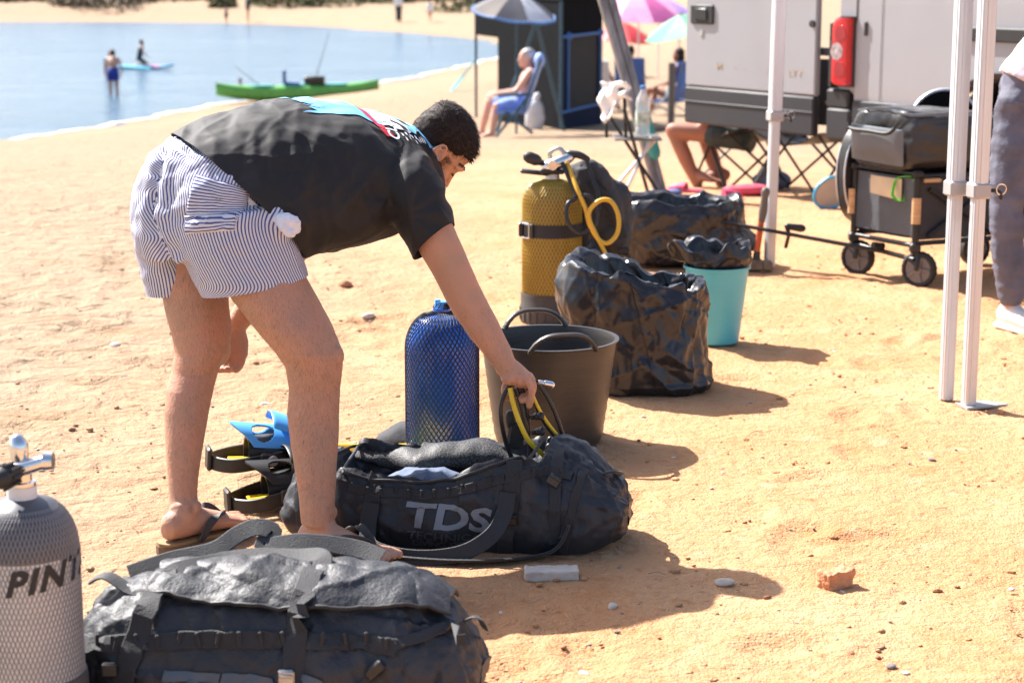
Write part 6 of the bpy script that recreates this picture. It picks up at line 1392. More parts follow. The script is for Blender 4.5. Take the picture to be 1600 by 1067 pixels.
mb = MB(); mb.tube([wp(.12, -.05, .18) + ax * .132 * math.cos(g) + V(0, 0, .242 * math.sin(g)) for g in np.linspace(0, 6.283, 41)], .005, 8); mb.tube([wp(.12, -.20, .18) + ax * .128 * math.cos(g) + V(0, 0, .238 * math.sin(g)) for g in np.linspace(0, 6.283, 41)], .005, 8); mb.build('piping', MT['alu'], hb2)
hp_ = thing('hoop_tent_bag', 'folded round pop-up bag with pale rim standing behind the cool bag', 'bag', wo + V(0, .2, .3))
mb = MB(); c = wp(.75, .1, .40) - V(0, .2, 0) + V(0, .2, 0); mb.tube([c + V(.17 * math.cos(g), 0, .17 * math.sin(g)) for g in np.linspace(0, 6.283, 41)], .010, 8); mb.build('rim', MT['alu'], hp_)
mb = MB(); mb.loft([(c + V(0, -.012, 0), V(.165, 0, 0), V(0, 0, .165)), (c + V(0, .03, 0), V(.165, 0, 0), V(0, 0, .165))], 36); mb.build('cloth', MT['tent_black'], hp_)

# racket shaped net with blue rim behind the wagon
p = G(1300, 326); t = thing('landing_net', 'pale net with bright blue rim standing behind the wagon\'s far wheel', 'net', p)
pts = [V(.11 * math.cos(g) + .03 * math.sin(g) , 0, .10 + .10 * math.sin(g)) for g in np.linspace(0, 6.283, 33)]
mb = MB(); mb.tube(pts, .009, 8); mb.build('rim', MT['racket_rim'], t)
mb = MB(); mb.loft([(V(0, -.002, .10), V(.11, 0, 0), V(.03, 0, .10)), (V(0, .03, .10), V(.10, 0, 0), V(.027, 0, .09))], 32); mb.build('net_cloth', MT['racket'], t)

# ------------------------------------------------------------------ person cut by the right edge
pb = onz(1590, 512); k_ = 1.0
def pr(u, v, Y): return at(u, v, Y)
J = dict(k=1.0)
J['rankle'] = pr(1582, 488, 7.83); J['rtoe'] = onz(1604, 523); J['rtoe'].z = .0; J['rtoe'] = V(J['rankle'].x + .10, J['rankle'].y - .22, 0)
J['rknee'] = pr(1572, 330, 7.82); J['rhip'] = pr(1592, 165, 7.86); J['lhip'] = pr(1640, 160, 8.0); J['lknee'] = pr(1650, 320, 8.05); J['lankle'] = pr(1655, 455, 8.3); J['ltoe'] = V(J['lankle'].x + .12, J['lankle'].y - .18, 0); J['lankle'].z = .09
J['pelvis'] = pr(1616, 140, 7.93); J['waist'] = pr(1640, 98, 7.93); J['chest'] = pr(1690, 45, 7.9); J['neck'] = pr(1745, 15, 7.88); J['head'] = pr(1790, 15, 7.86); J['hup'] = V(.75, 0, .45); J['hfw'] = V(.5, -.2, -.8)
J['rsho'] = pr(1705, 50, 7.72); J['lsho'] = pr(1725, 35, 8.06); J['relb'] = pr(1735, 150, 7.70); J['lelb'] = pr(1755, 140, 8.1); J['rwri'] = pr(1770, 235, 7.72); J['lwri'] = pr(1790, 225, 8.05)
rp_ = figure('person in pale pink top and dark grey jeans cut off by the right edge', J, 'skin_far', [('jeans', 'jeans', ['hips', ('lthigh', 0, 1), ('rthigh', 0, 1), ('lshin', 0, .84), ('rshin', 0, .84)], .012), ('pink_top', 'pink_shirt', ['top', 'shoulders', ('lup', 0, .6), ('rup', 0, .6)], .035)], vox=.010, feet=False, base=V(pb.x, pb.y, 0))
for q in 'rl':
    a = J[q + 'ankle']; d = (J[q + 'toe'] - V(a.x, a.y, 0)).normalized(); sd = V(-d.y, d.x, 0); B = lambda f, l, z: V(a.x, a.y, 0) + d * f + sd * l + V(0, 0, z)
    mb = MB(); mb.loft([(B(-.075, 0, .05), sd * .02, V(0, 0, .03)), (B(-.06, 0, .06), sd * .036, V(0, 0, .045)), (B(.0, 0, .065), sd * .042, V(0, 0, .055)), (B(.06, 0, .055), sd * .043, V(0, 0, .042)), (B(.12, 0, .043), sd * .046, V(0, 0, .03)), (B(.18, 0, .036), sd * .042, V(0, 0, .022)), (B(.205, 0, .034), sd * .02, V(0, 0, .012))], 22); mb.tube([B(-.01, 0, .08), B(-.012, 0, .125)], [.042, .040], 18)
    s1 = under(link('shoe', remesh(mb, .007, 3), MT['shoe']), rp_)
    mb = MB(); mb.loft([(B(f, 0, z), sd * w2, d * 0 + V(0, 0, .012)) for f, w2, z in ((-.085, .02, .014), (-.07, .040, .014), (0, .045, .014), (.06, .045, .014), (.12, .050, .014), (.18, .046, .014), (.212, .02, .016))], 20, True, 4); mb.build('shoe_sole', MT['shoe_sole'], s1)
    mb = MB()
    for f in (.03, .05, .07, .09, .11): mb.tube([B(f, -.028, .085 - (f - .03) * .45), B(f + .004, 0, .104 - (f - .03) * .45), B(f, .028, .085 - (f - .03) * .45)], .0035, 6, smooth=3)
    mb.build('laces', MT['white_cloth'], s1)

# ------------------------------------------------------------------ van
Ya = 12.0; A3 = at(1275, 150, 12.0); B3 = at(1070, 135, 13.1); A2 = V(A3.x, A3.y, 0); B2 = V(B3.x, B3.y, 0)
vd = (A2 - B2).normalized(); vn = V(vd.y, -vd.x, 0); vn = vn if vn.y < 0 else -vn                                # vd: towards the van's front, vn: outwards to the camera
vb = gz(A2.x, A2.y); van = thing('parked_van', 'white van with dark grey lower body parked with its rear door swung open', 'van', (A2.x, A2.y, vb))
def zat(u, v, Y): return at(u, v, Y).z - vb
Zb = zat(1275, 152, 12.0); Zlow = zat(1270, 214, 12.0); ROOF = 2.25
C = lambda s_, n_, z: vd * s_ + vn * n_ + V(0, 0, z)                 # s along body (0 = rear corner), n outwards, z up
def slabv(s0, s1, n0, n1, z0, z1, name, m, parent=van, bev=.01, rot=None):
    c = C((s0 + s1) / 2, (n0 + n1) / 2, (z0 + z1) / 2); M3 = Matrix((vd, -vn, V(0, 0, 1))).transposed()
    mb = MB(); mb.box(c, (abs(s1 - s0), abs(n1 - n0), abs(z1 - z0)), M3, bev=bev); return mb.build(name, MT[m], parent)
DL = (A2 - B2).length
# side: wall with wheel arch cut out, roof, far wall, front
S0 = .34; L_ = 5.0
arch_s, arch_r, wheel_r = 1.55, .50, .36
def wall(n_, name):
    mb = MB(); up = []; dn = []; xs_ = list(np.linspace(S0, arch_s - arch_r, 6)) + [arch_s - arch_r * math.cos(g) for g in np.linspace(0, math.pi, 17)][1:-1] + list(np.linspace(arch_s + arch_r, L_, 12))
    zr = [0., .35, .62, Zb - .0, 1.1, 1.5, 1.9, 2.15, ROOF]; bow = [0, .0, .0, .0, .0, -.01, -.05, -.10, -.20]
    P = []; nz = 26
    def prof(z): return float(np.interp(z, [Zlow, Zb, 1.3, 1.8, ROOF], [-.02, .0, .0, -.05, -.18]))
    for s_ in xs_:
        q = abs(s_ - arch_s); z0 = Zlow if q >= arch_r else max(Zlow, wheel_r + math.sqrt(max(0, arch_r ** 2 - q * q)))
        for j in range(nz): z = z0 + (ROOF - z0) * j / (nz - 1); P.append(C(s_, n_ + prof(z) * (1 if n_ > -1 else -1), z))
    Fc = [(i * nz + j, (i + 1) * nz + j, (i + 1) * nz + j + 1, i * nz + j + 1) for i in range(len(xs_) - 1) for j in range(nz - 1)]
    mb.add(P, Fc); return mb
wall(0, 'side').build('side_wall', MT['van_white'], van); wall(-1.95, 'far').build('side_wall', MT['van_white'], van)
mb = MB(); mb.grid(10, 8, lambda a, b: C(S0 + (L_ - S0) * a, -.18 - 1.59 * b, ROOF - .0 + .06 * math.sin(b * math.pi))); mb.build('roof', MT['van_white'], van)
slabv(L_ - .02, L_ + .10, -1.93, -.02, Zlow, 1.3, 'front_end', 'van_white', bev=.05)
mb = MB(); q = [C(L_ + .1, -.06, 1.3), C(L_ + .1, -1.9, 1.3), C(L_ - .6, -1.78, ROOF), C(L_ - .6, -.18, ROOF)]; mb.add(q, [(0, 1, 2, 3)]); mb.build('windscreen', MT['van_glass'], van, False)
slabv(S0 + .03, L_, -1.9, -.05, Zlow + .02, Zlow + .08, 'floor', 'van_grey')
slabv(S0 + .01, S0 + .05, -1.92, -.99, Zlow, 2.1, 'rear_door', 'van_white', bev=.015)
# dark lower cladding on the side
mb = MB()
for s0, s1 in ((S0, arch_s - arch_r - .01), (arch_s + arch_r + .01, L_)):
    mb.box(C((s0 + s1) / 2, .004, (Zlow + Zb) / 2 - .01), (s1 - s0, .02, Zb - Zlow + .02), Matrix((vd, -vn, V(0, 0, 1))).transposed(), bev=.006)
mb.build('lower_cladding', MT['van_grey'], van)
P = [C(arch_s - (arch_r + .015) * math.cos(g), .012, wheel_r + (arch_r + .015) * math.sin(g)) for g in np.linspace(-.05, math.pi + .05, 30)]
mb = MB(); mb.tube(P, [(.035, .018)] * 30, 10); mb.build('wheel_arch', MT['van_grey'], van)
mb = MB(); mb.loft([(C(arch_s, y, wheel_r), vd * arch_r * .98, V(0, 0, arch_r * .98)) for y in (-.04, -.45)], 36, False); mb.loft([(C(arch_s, -.45, wheel_r), vd * r_, V(0, 0, r_)) for r_ in (arch_r * .98, .01)], 36, False); mb.build('wheel_well', MT['van_seam'], van)
for s_ in (arch_s, L_ - .75):
    mb = MB(); mb.loft([(C(s_, y, wheel_r), vd * r_, V(0, 0, r_)) for y, r_ in ((-.06, .20), (-.04, .22), (-.03, .31), (-.06, wheel_r - .004), (-.16, wheel_r), (-.24, wheel_r - .01), (-.25, .2))], 40); wh = mb.build('wheel', MT['tyre'], van)
    mb = MB(); mb.loft([(C(s_, y, wheel_r), vd * r_, V(0, 0, r_)) for y, r_ in ((-.056, .205), (-.05, .19), (-.08, .12), (-.06, .06), (-.06, .01))], 30, False); mb.build('rim', MT['rim'], wh)
zl0, zl1 = zat(1316, 132, 11.85), zat(1316, 28, 11.85)
# corner column with the tail light
slabv(.17, S0, -.14, -.012, Zb + .03, ROOF - .1, 'corner_pillar', 'van_white', bev=.02)
c = C(.245, .0, (zl0 + zl1) / 2)
mb = MB(); hz = (zl1 - zl0) / 2; secs = []
for z, q in ((-1, .5), (-.97, .8), (-.9, 1), (0, 1), (.72, 1), (.88, .86), (.97, .6), (1, .3)): secs.append((c + V(0, 0, z * hz) + vd * (.085 * (1 - q) * .5), vd * .085 * (.55 + .45 * q), vn * .045))
mb.loft(secs, 28, True, 4); tl = mb.build('tail_light', MT['tail_red'], van)
mb = MB(); mb.loft([(c_ - vn * .022 + (c_ - c) * .05, a_ * 1.16, b_) for c_, a_, b_ in secs], 28, True, 4); mb.build('light_surround', MT['van_seam'], tl)
slabv(.135, .165, -.06, .03, zl0 - .02, zl1 - .03, 'light_housing', 'van_seam', tl, .006)
mb = MB(); mb.tube([C(.222, .030, (zl0 + zl1) / 2), C(.222, .046, (zl0 + zl1) / 2), C(.222, .0465, (zl0 + zl1) / 2)], [.056, .052, .02], 24); mb.build('reversing_lens', MT['tail_clear'], tl)
for dz in (.27, -.27):
    mb = MB(); mb.tube([C(.25, .040, (zl0 + zl1) / 2 + dz * (zl1 - zl0)), C(.25, .047, (zl0 + zl1) / 2 + dz * (zl1 - zl0))], [.05, .046], 24); mb.build('lamp_ring', mat('tail_dark', (.30, .01, .01), .2, coat=.4), tl)
slabv(.10, S0 - .01, -1.90, .02, Zlow - .02, Zb - .04, 'rear_bumper', 'van_grey', bev=.03)
slabv(.10, .30, -.10, .012, Zb - .06, Zb + .06, 'lamp_shelf', 'van_seam', bev=.015)
for s_, z0, z1 in ((S0 + .005, zl1 - .02, ROOF - .25),): slabv(s_ - .004, s_ + .004, .001, .004, z0, z1, 'panel_seam', 'van_seam', bev=.001)
slabv(.56, .562, .002, .0045, Zb, 1.9, 'panel_seam', 'van_seam', bev=.0005)
slabv(.415, .44, .001, .012, zat(1358, 55, 11.8), zat(1358, 33, 11.8), 'marker_lamp', 'van_seam', bev=.004)
zt = zat(1560, 52, 11.2); slabv(1.20, 4.2, .0, .022, zt - .035, zt + .045, 'side_moulding', 'van_seam', bev=.008)
# the rear door standing open, its outer skin flush with the side
door = slabv(-DL, -.015, -.05, .0, Zb + .002, 2.1, 'open_rear_door', 'van_white', bev=.012)
slabv(-DL + .003, -.02, -.052, .006, Zlow, Zb, 'door_lower_panel', 'van_grey', door, .012)
slabv(-DL + .003, -.02, .004, .012, (Zlow + Zb) / 2 + .02, (Zlow + Zb) / 2 + .03, 'panel_crease', 'van_grey', door, .003)
zh = zat(1100, 22, 12.9); hd = slabv(-DL + .06, -DL + .30, -.004, .014, zh - .07, zh + .06, 'door_handle', 'van_seam', door, .02)
slabv(-DL + .12, -DL + .24, .010, .022, zh - .045, zh + .035, 'handle_grip', 'black_plastic', hd, .012)
mb = MB(); zk = zat(1269, 38, 12.02); mb.tube([C(-.045, .0, zk), C(-.045, .016, zk)], .022, 16); mb.build('door_stop', MT['black_rubber'], door)
mb = MB(); zk = zat(1100, 52, 12.9); mb.tube([C(-DL + .17, .0, zk), C(-DL + .17, .006, zk)], .022, 16); mb.build('lock', MT['steel'], door)
for zk in (.95, 1.75):
    mb = MB(); mb.box(C(.04, -.06, zk), (.16, .03, .05), Matrix((vd, -vn, V(0, 0, 1))).transposed(), bev=.006); mb.build('hinge', MT['van_grey'], door)
zt = zat(1170, 108, 12.5)
for txt, s0, sz in (('M', -DL * .72, .062), ('v', -DL * .60, .03), ('-', -DL * .53, .05), ('.', -DL * .46, .06), ("'", -DL * .42, .05), ('i', -DL * .36, .04), ('2', -DL * .30, .05), ('LTT', -DL * .15, .058)):
    tm = text_mesh(txt, sz, 0, 1.25, 1.15, .0006); P = mverts(tm); out = [C(s0 + x, .0025, zt + y - .012 * (s0 > -.5)) for x, y, _ in P]; setv(tm, np.array([tuple(q) for q in out])); link('worn_letters', tm, MT['worn_letter'], door, False)

# ------------------------------------------------------------------ camp chairs behind the van door, sitter, things on the ground
def camp_chair(label, loc, rz, group='folding camp chairs behind the van door', seat='cool_bag'):
    t = thing('camp_chair', label, 'chair', loc, rz, group)
    hw, d, zs = .26, .24, .40
    legs = [((-hw, -d, 0), (hw, -d, zs + .22)), ((hw, -d, 0), (-hw, -d, zs + .22)), ((-hw, d, 0), (hw, d, zs + .05)), ((hw, d, 0), (-hw, d, zs + .05)), ((-hw, -d, 0), (-hw, d, zs)), ((-hw, d, 0), (-hw, -d, zs)), ((hw, -d, 0), (hw, d, zs)), ((hw, d, 0), (hw, -d, zs))]
    for a, b in legs: mb = MB(); mb.tube([a, b], .0095, 8); mb.build('leg', MT['frame'], t)
    for x in (-hw, hw): mb = MB(); mb.tube([(x, d, zs), (x, d + .06, .86)], .0095, 8); mb.build('back_post', MT['frame'], t)
    mb = MB(); mb.grid(12, 12, lambda a, b: V((a - .5) * 2 * hw, (b - .5) * 2 * d, zs + .02 - .09 * math.sin(math.pi * a) - .02 * b)); link('seat', evalmesh(mb.mesh(), [('SOLIDIFY', dict(thickness=.008))]), MT[seat], t)
    mb = MB(); mb.grid(12, 10, lambda a, b: V((a - .5) * 2 * hw, d + .01 + .06 * b + .05 * math.sin(math.pi * a), zs + .02 + .44 * b)); link('backrest', evalmesh(mb.mesh(), [('SOLIDIFY', dict(thickness=.008))]), MT[seat], t)
    for x in (-hw, hw): mb = MB(); mb.strip([(x, -d, zs + .22), (x, 0, zs + .20), (x, d + .02, zs + .22)], V(1, 0, 0), .07, .006); mb.build('armrest', MT[seat], t)
    return t
p1 = V(1.58, 13.25, gz(1.58, 13.25)); camp_chair('black folding camp chair under the sitter hidden by the van door', p1 + V(0.02, .15, 0), R(-70))
p2 = V(1.84, 12.62, gz(1.84, 12.62)); camp_chair('second black folding camp chair, right behind the white canopy leg', p2 + V(.10, .15, 0), R(-40))
Ys = p1.y + .1
J = dict(k=1.0)
J['pelvis'] = at(1158, 205, Ys); J['waist'] = at(1168, 172, Ys); J['chest'] = at(1172, 130, Ys); J['neck'] = at(1168, 88, Ys); J['head'] = at(1160, 55, Ys)
J['lhip'] = at(1156, 212, Ys + .1); J['rhip'] = at(1156, 212, Ys - .1); J['lknee'] = at(1098, 204, Ys + .10); J['rknee'] = at(1052, 204, Ys + .02); J['lankle'] = at(1128, 292, Ys + .08); J['rankle'] = at(1090, 290, Ys - .02)
J['ltoe'] = V(J['lankle'].x - .16, J['lankle'].y - .05, 0); J['rtoe'] = V(J['rankle'].x + .12, J['rankle'].y - .12, 0.0)
J['lsho'] = at(1170, 108, Ys + .18); J['rsho'] = at(1170, 108, Ys - .18); J['lelb'] = at(1150, 165, Ys + .24); J['relb'] = at(1150, 165, Ys - .24); J['lwri'] = at(1110, 185, Ys + .12); J['rwri'] = at(1110, 188, Ys - .1); J['hup'] = V(0, 0, 1); J['hfw'] = V(-1, 0, 0)
figure('tanned sitter behind the van door with only bare lower legs showing', J, 'skin_tan', [('shorts', 'dark_top', ['hips', ('lthigh', 0, .55), ('rthigh', 0, .4)], .018), ('top', 'white_cloth', ['top', 'shoulders'], .02)], vox=.012)
def slipper(u, v, m, label, rz, Y=None):
    p = G(u, v); t = thing('beach_shoe', label, 'shoe', p, rz)
    mb = MB(); mb.loft([(V(x, 0, .012), V(0, w_, 0), V(0, 0, .012)) for x, w_ in ((-.12, .02), (-.10, .034), (0, .036), (.07, .045), (.12, .034), (.135, .012))], 18, True, 3); mb.build('sole', MT[m], t)
    mb = MB(); mb.loft([(V(x, 0, .02), V(0, w_, 0), V(0, 0, h)) for x, w_, h in ((.0, .038, .045), (.05, .044, .042), (.10, .038, .028), (.125, .02, .014))], 18); mb.build('upper', MT[m], t); return t
slipper(1072, 300, 'pink_shoe', 'pink red beach shoe by the sitter\'s near foot', 2.6); slipper(1064, 310, 'navy_shoe', 'navy blue beach shoe in front of the pink one', 2.9); slipper(1130, 311, 'pink_shoe', 'pink beach shoe under the camp chair', .3)
mb = MB(); mb.ell((0, 0, .035), (.16, .07, .04), None, 24, 14); me = mb.mesh(); displace(me, lambda P, N: .02 * fbm(P, 12, 3, 3)); o = link('towel', me, MT['red_cloth']); o.location = G(1170, 305); tag(o, 'crumpled red towel on the ground under the camp chairs', 'towel')
mb = MB(); mb.ell((0, 0, .06), (.13, .09, .08), None, 24, 14); me = mb.mesh(); displace(me, lambda P, N: .02 * fbm(P, 12, 3, 8)); o = link('beach_bag', me, MT['blue_cloth']); o.location = G(1205, 296); tag(o, 'slate blue beach bag slumped between the two camp chairs', 'bag')

# ------------------------------------------------------------------ stool with bottle and towel, slanted pole
ps = G(978, 312); st_ = thing('folding_stool', 'slim folding camp table with crossed legs carrying a water bottle', 'camp table', ps)
Yq = ps.y; Lq = lambda u, v, dy=0.: at(u, v, Yq + dy) - ps
for a, b in (((948, 175, .15), (1036, 312, -.15)), ((1028, 214, .1), (958, 296, .1)), ((975, 170, -.12), (1012, 300, -.2)), ((1018, 214, -.1), (968, 318, -.2))):
    mb = MB(); mb.tube([Lq(*a), Lq(*b)], .011, 8); mb.build('leg', MT['frame'] if a[0] in (948, 975) else MT['alu'], st_)
tz = Lq(1000, 215).z
mb = MB(); c = Lq(995, 215); mb.box(V(c.x, c.y, tz), (.30, .34, .014), bev=.004); mb.build('table_top', MT['stool'], st_)
mb = MB(); a, b = Lq(948, 160, .0), Lq(948, 178, .0); mb.tube([Lq(944, 140, .1), Lq(975, 140, -.1)], .012, 8); mb.tube([Lq(944, 140, .1), Lq(948, 215, .12)], .011, 8); mb.tube([Lq(975, 140, -.1), Lq(978, 215, -.1)], .011, 8); mb.build('towel_rail', MT['frame'], st_)
bl = thing('water_bottle', 'clear plastic water bottle with green label on the folding camp table', 'bottle', ps + V(Lq(1004, 215).x, Lq(1004, 215).y, tz + .008))
mb = MB(); mb.lathe([(.040, 0), (.046, .01), (.046, .05), (.044, .06), (.046, .07), (.046, .16), (.044, .18), (.047, .2), (.040, .24), (.018, .285), (.016, .30)], 28); mb.build('bottle_body', MT['bottle'], bl)
mb = MB(); mb.lathe([(.0475, .075), (.0475, .155)], 28, cap=False); mb.build('bottle_label', MT['bottle_label'], bl)
mb = MB(); mb.lathe([(.018, .298), (.019, .302), (.019, .318), (.015, .32)], 20); mb.build('bottle_cap', MT['cap_blue'], bl)
mb = MB()
def tw(a, b):
    q = Lq(938 + 44 * a + 4 * math.sin(b * 9 + a * 5), 128 + 58 * b * (.75 + .35 * math.sin(a * 5 + .5)), .12 - .24 * a); return q + V(0, -.03 - .03 * math.sin(a * 16) * (.3 + b), 0)
mb.grid(40, 24, tw); me = evalmesh(mb.mesh(), [('SOLIDIFY', dict(thickness=.012, offset=0))]); displace(me, lambda P, N: .008 * fbm(P, 20, 2, 4)); o = link('white_towel', me, MT['white_cloth']); o.location = ps; tag(o, 'white towel hung over the folding camp table\'s rail', 'towel')
pb_ = G(1030, 306); t = thing('folded_parasol_frame', 'slanting bundle of grey metal poles leaning behind the camp table', 'poles', pb_)
for k, (du, dv, m) in enumerate(((0, 0, 'grey_wood'), (14, 0, 'grey_wood'), (8, 3, 'alu'))):
    mb = MB(); a = at(1028 + du * .5, 302 - k * 3, pb_.y + .03 * k) - pb_; b = at(930 + du, -40 - dv, pb_.y + .35 + .02 * k) - pb_; mb.tube([a, b], [.028, .034] if k < 2 else [.012, .012], 10); mb.build('pole', MT[m], t)
mb = MB(); a = at(1004, 176, pb_.y + .12) - pb_; b = at(1022, 240, pb_.y + .05) - pb_; mb.tube([a, b], [.046, .044], 14, dome=True); mb.build('teal_sleeve', MT['kayak_teal'], t)
mb = MB(); mb.box((0, 0, .02), (.12, .10, .04), bev=.01); mb.build('foot', MT['grey_wood'], t)

# ------------------------------------------------------------------ tent with awning parasol, sitter in blue chair
def tent():
    c0 = G(744, 184); c1 = G(876, 203); c2 = G(938, 194)
    e1 = c1 - c0; e2 = c2 - c1; e2 = V(-e1.y, e1.x, 0).normalized() * 2.1; e2 = e2 if e2.y > 0 else -e2; e1.z = 0; b0 = V(c0.x, c0.y, min(c0.z, c1.z)); c1 = b0 + e1
    e2 = V(c2.x - c1.x, c2.y - c1.y, 0); e2 = e2.normalized() * max(1.5, e2.length)
    t = thing('cabin_tent', 'black cabin beach tent with navy edges and a dark mesh window', 'tent', b0); H_ = 2.0
    cs = [V(0, 0, 0), e1, e1 + e2, e2]
    def panel(a, b, z0, z1, name, m, par=t, th=.02, nrm=None):
        mb = MB(); d = (b - a); n_ = V(d.y, -d.x, 0).normalized() * th; P = [a + V(0, 0, z0), b + V(0, 0, z0), b + V(0, 0, z1), a + V(0, 0, z1)]; mb.add(P + [q + n_ for q in P], [(3, 2, 1, 0), (4, 5, 6, 7), (0, 1, 5, 4), (1, 2, 6, 5), (2, 3, 7, 6), (3, 0, 4, 7)]); return mb.build(name, MT[m], par, False)
    A_, B_, C_, D_ = cs
    # sea-side wall: open window on its left half
    panel(A_, A_.lerp(B_, .60), 1.34, H_, 'wall_panel', 'tent_black'); panel(A_.lerp(B_, .30), B_, 0, 1.34, 'wall_panel', 'tent_black'); panel(A_.lerp(B_, .60), B_, 1.34, H_, 'wall_panel', 'tent_black'); 
    panel(B_, C_, 0, .38, 'wall_panel', 'tent_navy'); panel(B_, C_, 1.45, H_, 'wall_panel', 'tent_black'); panel(B_, B_.lerp(C_, .12), .38, 1.45, 'wall_panel', 'tent_navy'); panel(B_.lerp(C_, .92), C_, .38, 1.45, 'wall_panel', 'tent_navy')
    panel(B_.lerp(C_, .12), B_.lerp(C_, .92), .38, 1.45, 'mesh_window', 'tent_mesh', th=.004)
    panel(C_, D_, 0, H_, 'wall_panel', 'tent_black'); panel(D_, D_.lerp(A_, .6), 1.3, H_, 'wall_panel', 'tent_black')
    ap = (A_ + C_) / 2 + V(0, 0, H_ + .45)
    for a, b in ((A_, B_), (B_, C_), (C_, D_), (D_, A_)):
        mb = MB(); o_ = (a + b) / 2 - (A_ + C_) / 2; ov = o_.normalized() * .06; mb.add([a + ov + V(0, 0, H_ - .04), b + ov + V(0, 0, H_ - .04), b + V(0, 0, H_ + .03), a + V(0, 0, H_ + .03), ap], [(0, 1, 2, 3), (3, 2, 4)]); mb.build('roof_panel', MT['tent_black'], t, False)
    for q in cs: mb = MB(); mb.tube([q, q + V(0, 0, H_)], .022, 10); mb.build('corner_pole', MT['petrol'], t)
    for a, b, z in ((B_, C_, .40), (B_, C_, 1.46), (B_, C_, .02)): mb = MB(); n_ = V((b - a).y, -(b - a).x, 0).normalized() * .03; mb.tube([a + n_ + V(0, 0, z), b + n_ + V(0, 0, z)], .018, 8); mb.build('blue_trim', MT['tent_blue'], t)
    for q in (.12, .92):
        mb = MB(); n_ = V((C_ - B_).y, -(C_ - B_).x, 0).normalized() * .035; a = B_.lerp(C_, q) + n_; mb.tube([a + V(0, 0, .38), a + V(0, 0, 1.46)], .016, 8); mb.ell(a + V(0, 0, 1.46), (.06, .03, .06)); mb.build('blue_trim', MT['tent_blue'], t)
    return t, b0, e1, e2
tt, tb0, te1, te2 = tent()
# person sitting inside the tent
q = tb0 + te1 * .78 + te2 * .55
J = pose(q, R(150), 1.65, pelvis=(0, 0, .45), waist=(0, -.06, .60), chest=(0, -.10, .82), neck=(0, -.10, 1.02), head=(0, -.06, 1.17), lhip=(-.09, 0, .43), rhip=(.09, 0, .43), lknee=(-.12, .42, .48), rknee=(.12, .42, .48), lankle=(-.12, .45, .08), rankle=(.12, .45, .08), ltoe=(-.12, .62, 0), rtoe=(.12, .62, 0), lsho=(-.18, -.1, .93), rsho=(.18, -.1, .93), lelb=(-.24, .0, .70), relb=(.24, .0, .70), lwri=(-.14, .22, .60), rwri=(.14, .22, .60))
figure('dim seated person seen through the tent\'s mesh window', J, 'skin_pink', [('shorts', 'dark_top', ['hips', ('lthigh', 0, .6), ('rthigh', 0, .6)], .02)], vox=.02, base=q)
camp_chair('dark camp chair inside the tent under the dim seated person', q, R(150), None)
def parasol(label, c, r_, mats, rz=0., tilt=(0, 0), pole=2.1, h=.38, n=8, polem='alu', trim=None, name='parasol', group=None, poleoff=(0, 0)):
    """c: ground point; canopy of n panels with sagging edges, pole, ribs"""
    t = thing(name, label, 'parasol', c, rz, group); M3 = (Matrix.Rotation(tilt[0], 3, 'X') @ Matrix.Rotation(tilt[1], 3, 'Y')); top = V(poleoff[0], poleoff[1], pole)
    for k in range(n):
        a0, a1 = 2 * math.pi * k / n, 2 * math.pi * (k + 1) / n; mb = MB()
        def fn(a, b):
            ang = a0 + (a1 - a0) * a; e = 1 - .06 * math.sin(math.pi * a) * b; rr = r_ * b * e; z = -h * (b ** 1.35) - .02 * math.sin(math.pi * a) * b; return top + M3 @ V(rr * math.cos(ang), rr * math.sin(ang), z)
        mb.grid(7, 8, fn); link('canopy_panel', evalmesh(mb.mesh(), [('SOLIDIFY', dict(thickness=.004))]), MT[mats[k % len(mats)]], t)
        mb = MB(); mb.tube([top + M3 @ V(r_ * q_ * math.cos(a0), r_ * q_ * math.sin(a0), -h * q_ ** 1.35 - .012) for q_ in (.05, .35, .7, 1)], .006, 6); mb.build('rib', MT['alu'], t)
        if trim:
            mb = MB(); mb.tube([fn(a, 1.0) for a in np.linspace(0, 1, 7)], .018, 6); mb.build('edge_trim', MT[trim], t)
    mb = MB(); mb.tube([(0, 0, -.02), top + M3 @ V(0, 0, .08)], .018, 10); mb.build('pole', MT[polem], t)
    return t
# awning parasol in front of the tent with its two slanting blue legs
pa = G(818, 207); Yp_ = pa.y - .3
aw = parasol('brown, grey and white parasol with blue edge in front of the black tent', pa + V(-.10, -.1, 0), .60, ['sh_brown', 'sh_grey', 'sh_white', 'sh_grey'], R(20), (R(10), R(4)), 1.92, .30, 8, 'petrol', 'tent_blue')
mb = MB(); a = at(838, 38, Yp_) - pa; o_ = thing('a_frame_stand', 'tall navy A-frame stand under the grey and white parasol', 'stand', pa)
for u, v in ((776, 206), (880, 203)):
    b = G(u, v) - pa; b.y = max(-.6, min(.4, b.y)); b.z = gz(pa.x + b.x, pa.y + b.y) - pa.z; mb = MB(); mb.tube([b, a + V(0, 0, .02)], .026, 10); mb.build('leg', MT['petrol'], o_)
mb = MB(); mb.box(a, (.12, .06, .10), bev=.02); mb.build('joint', MT['petrol'], o_)
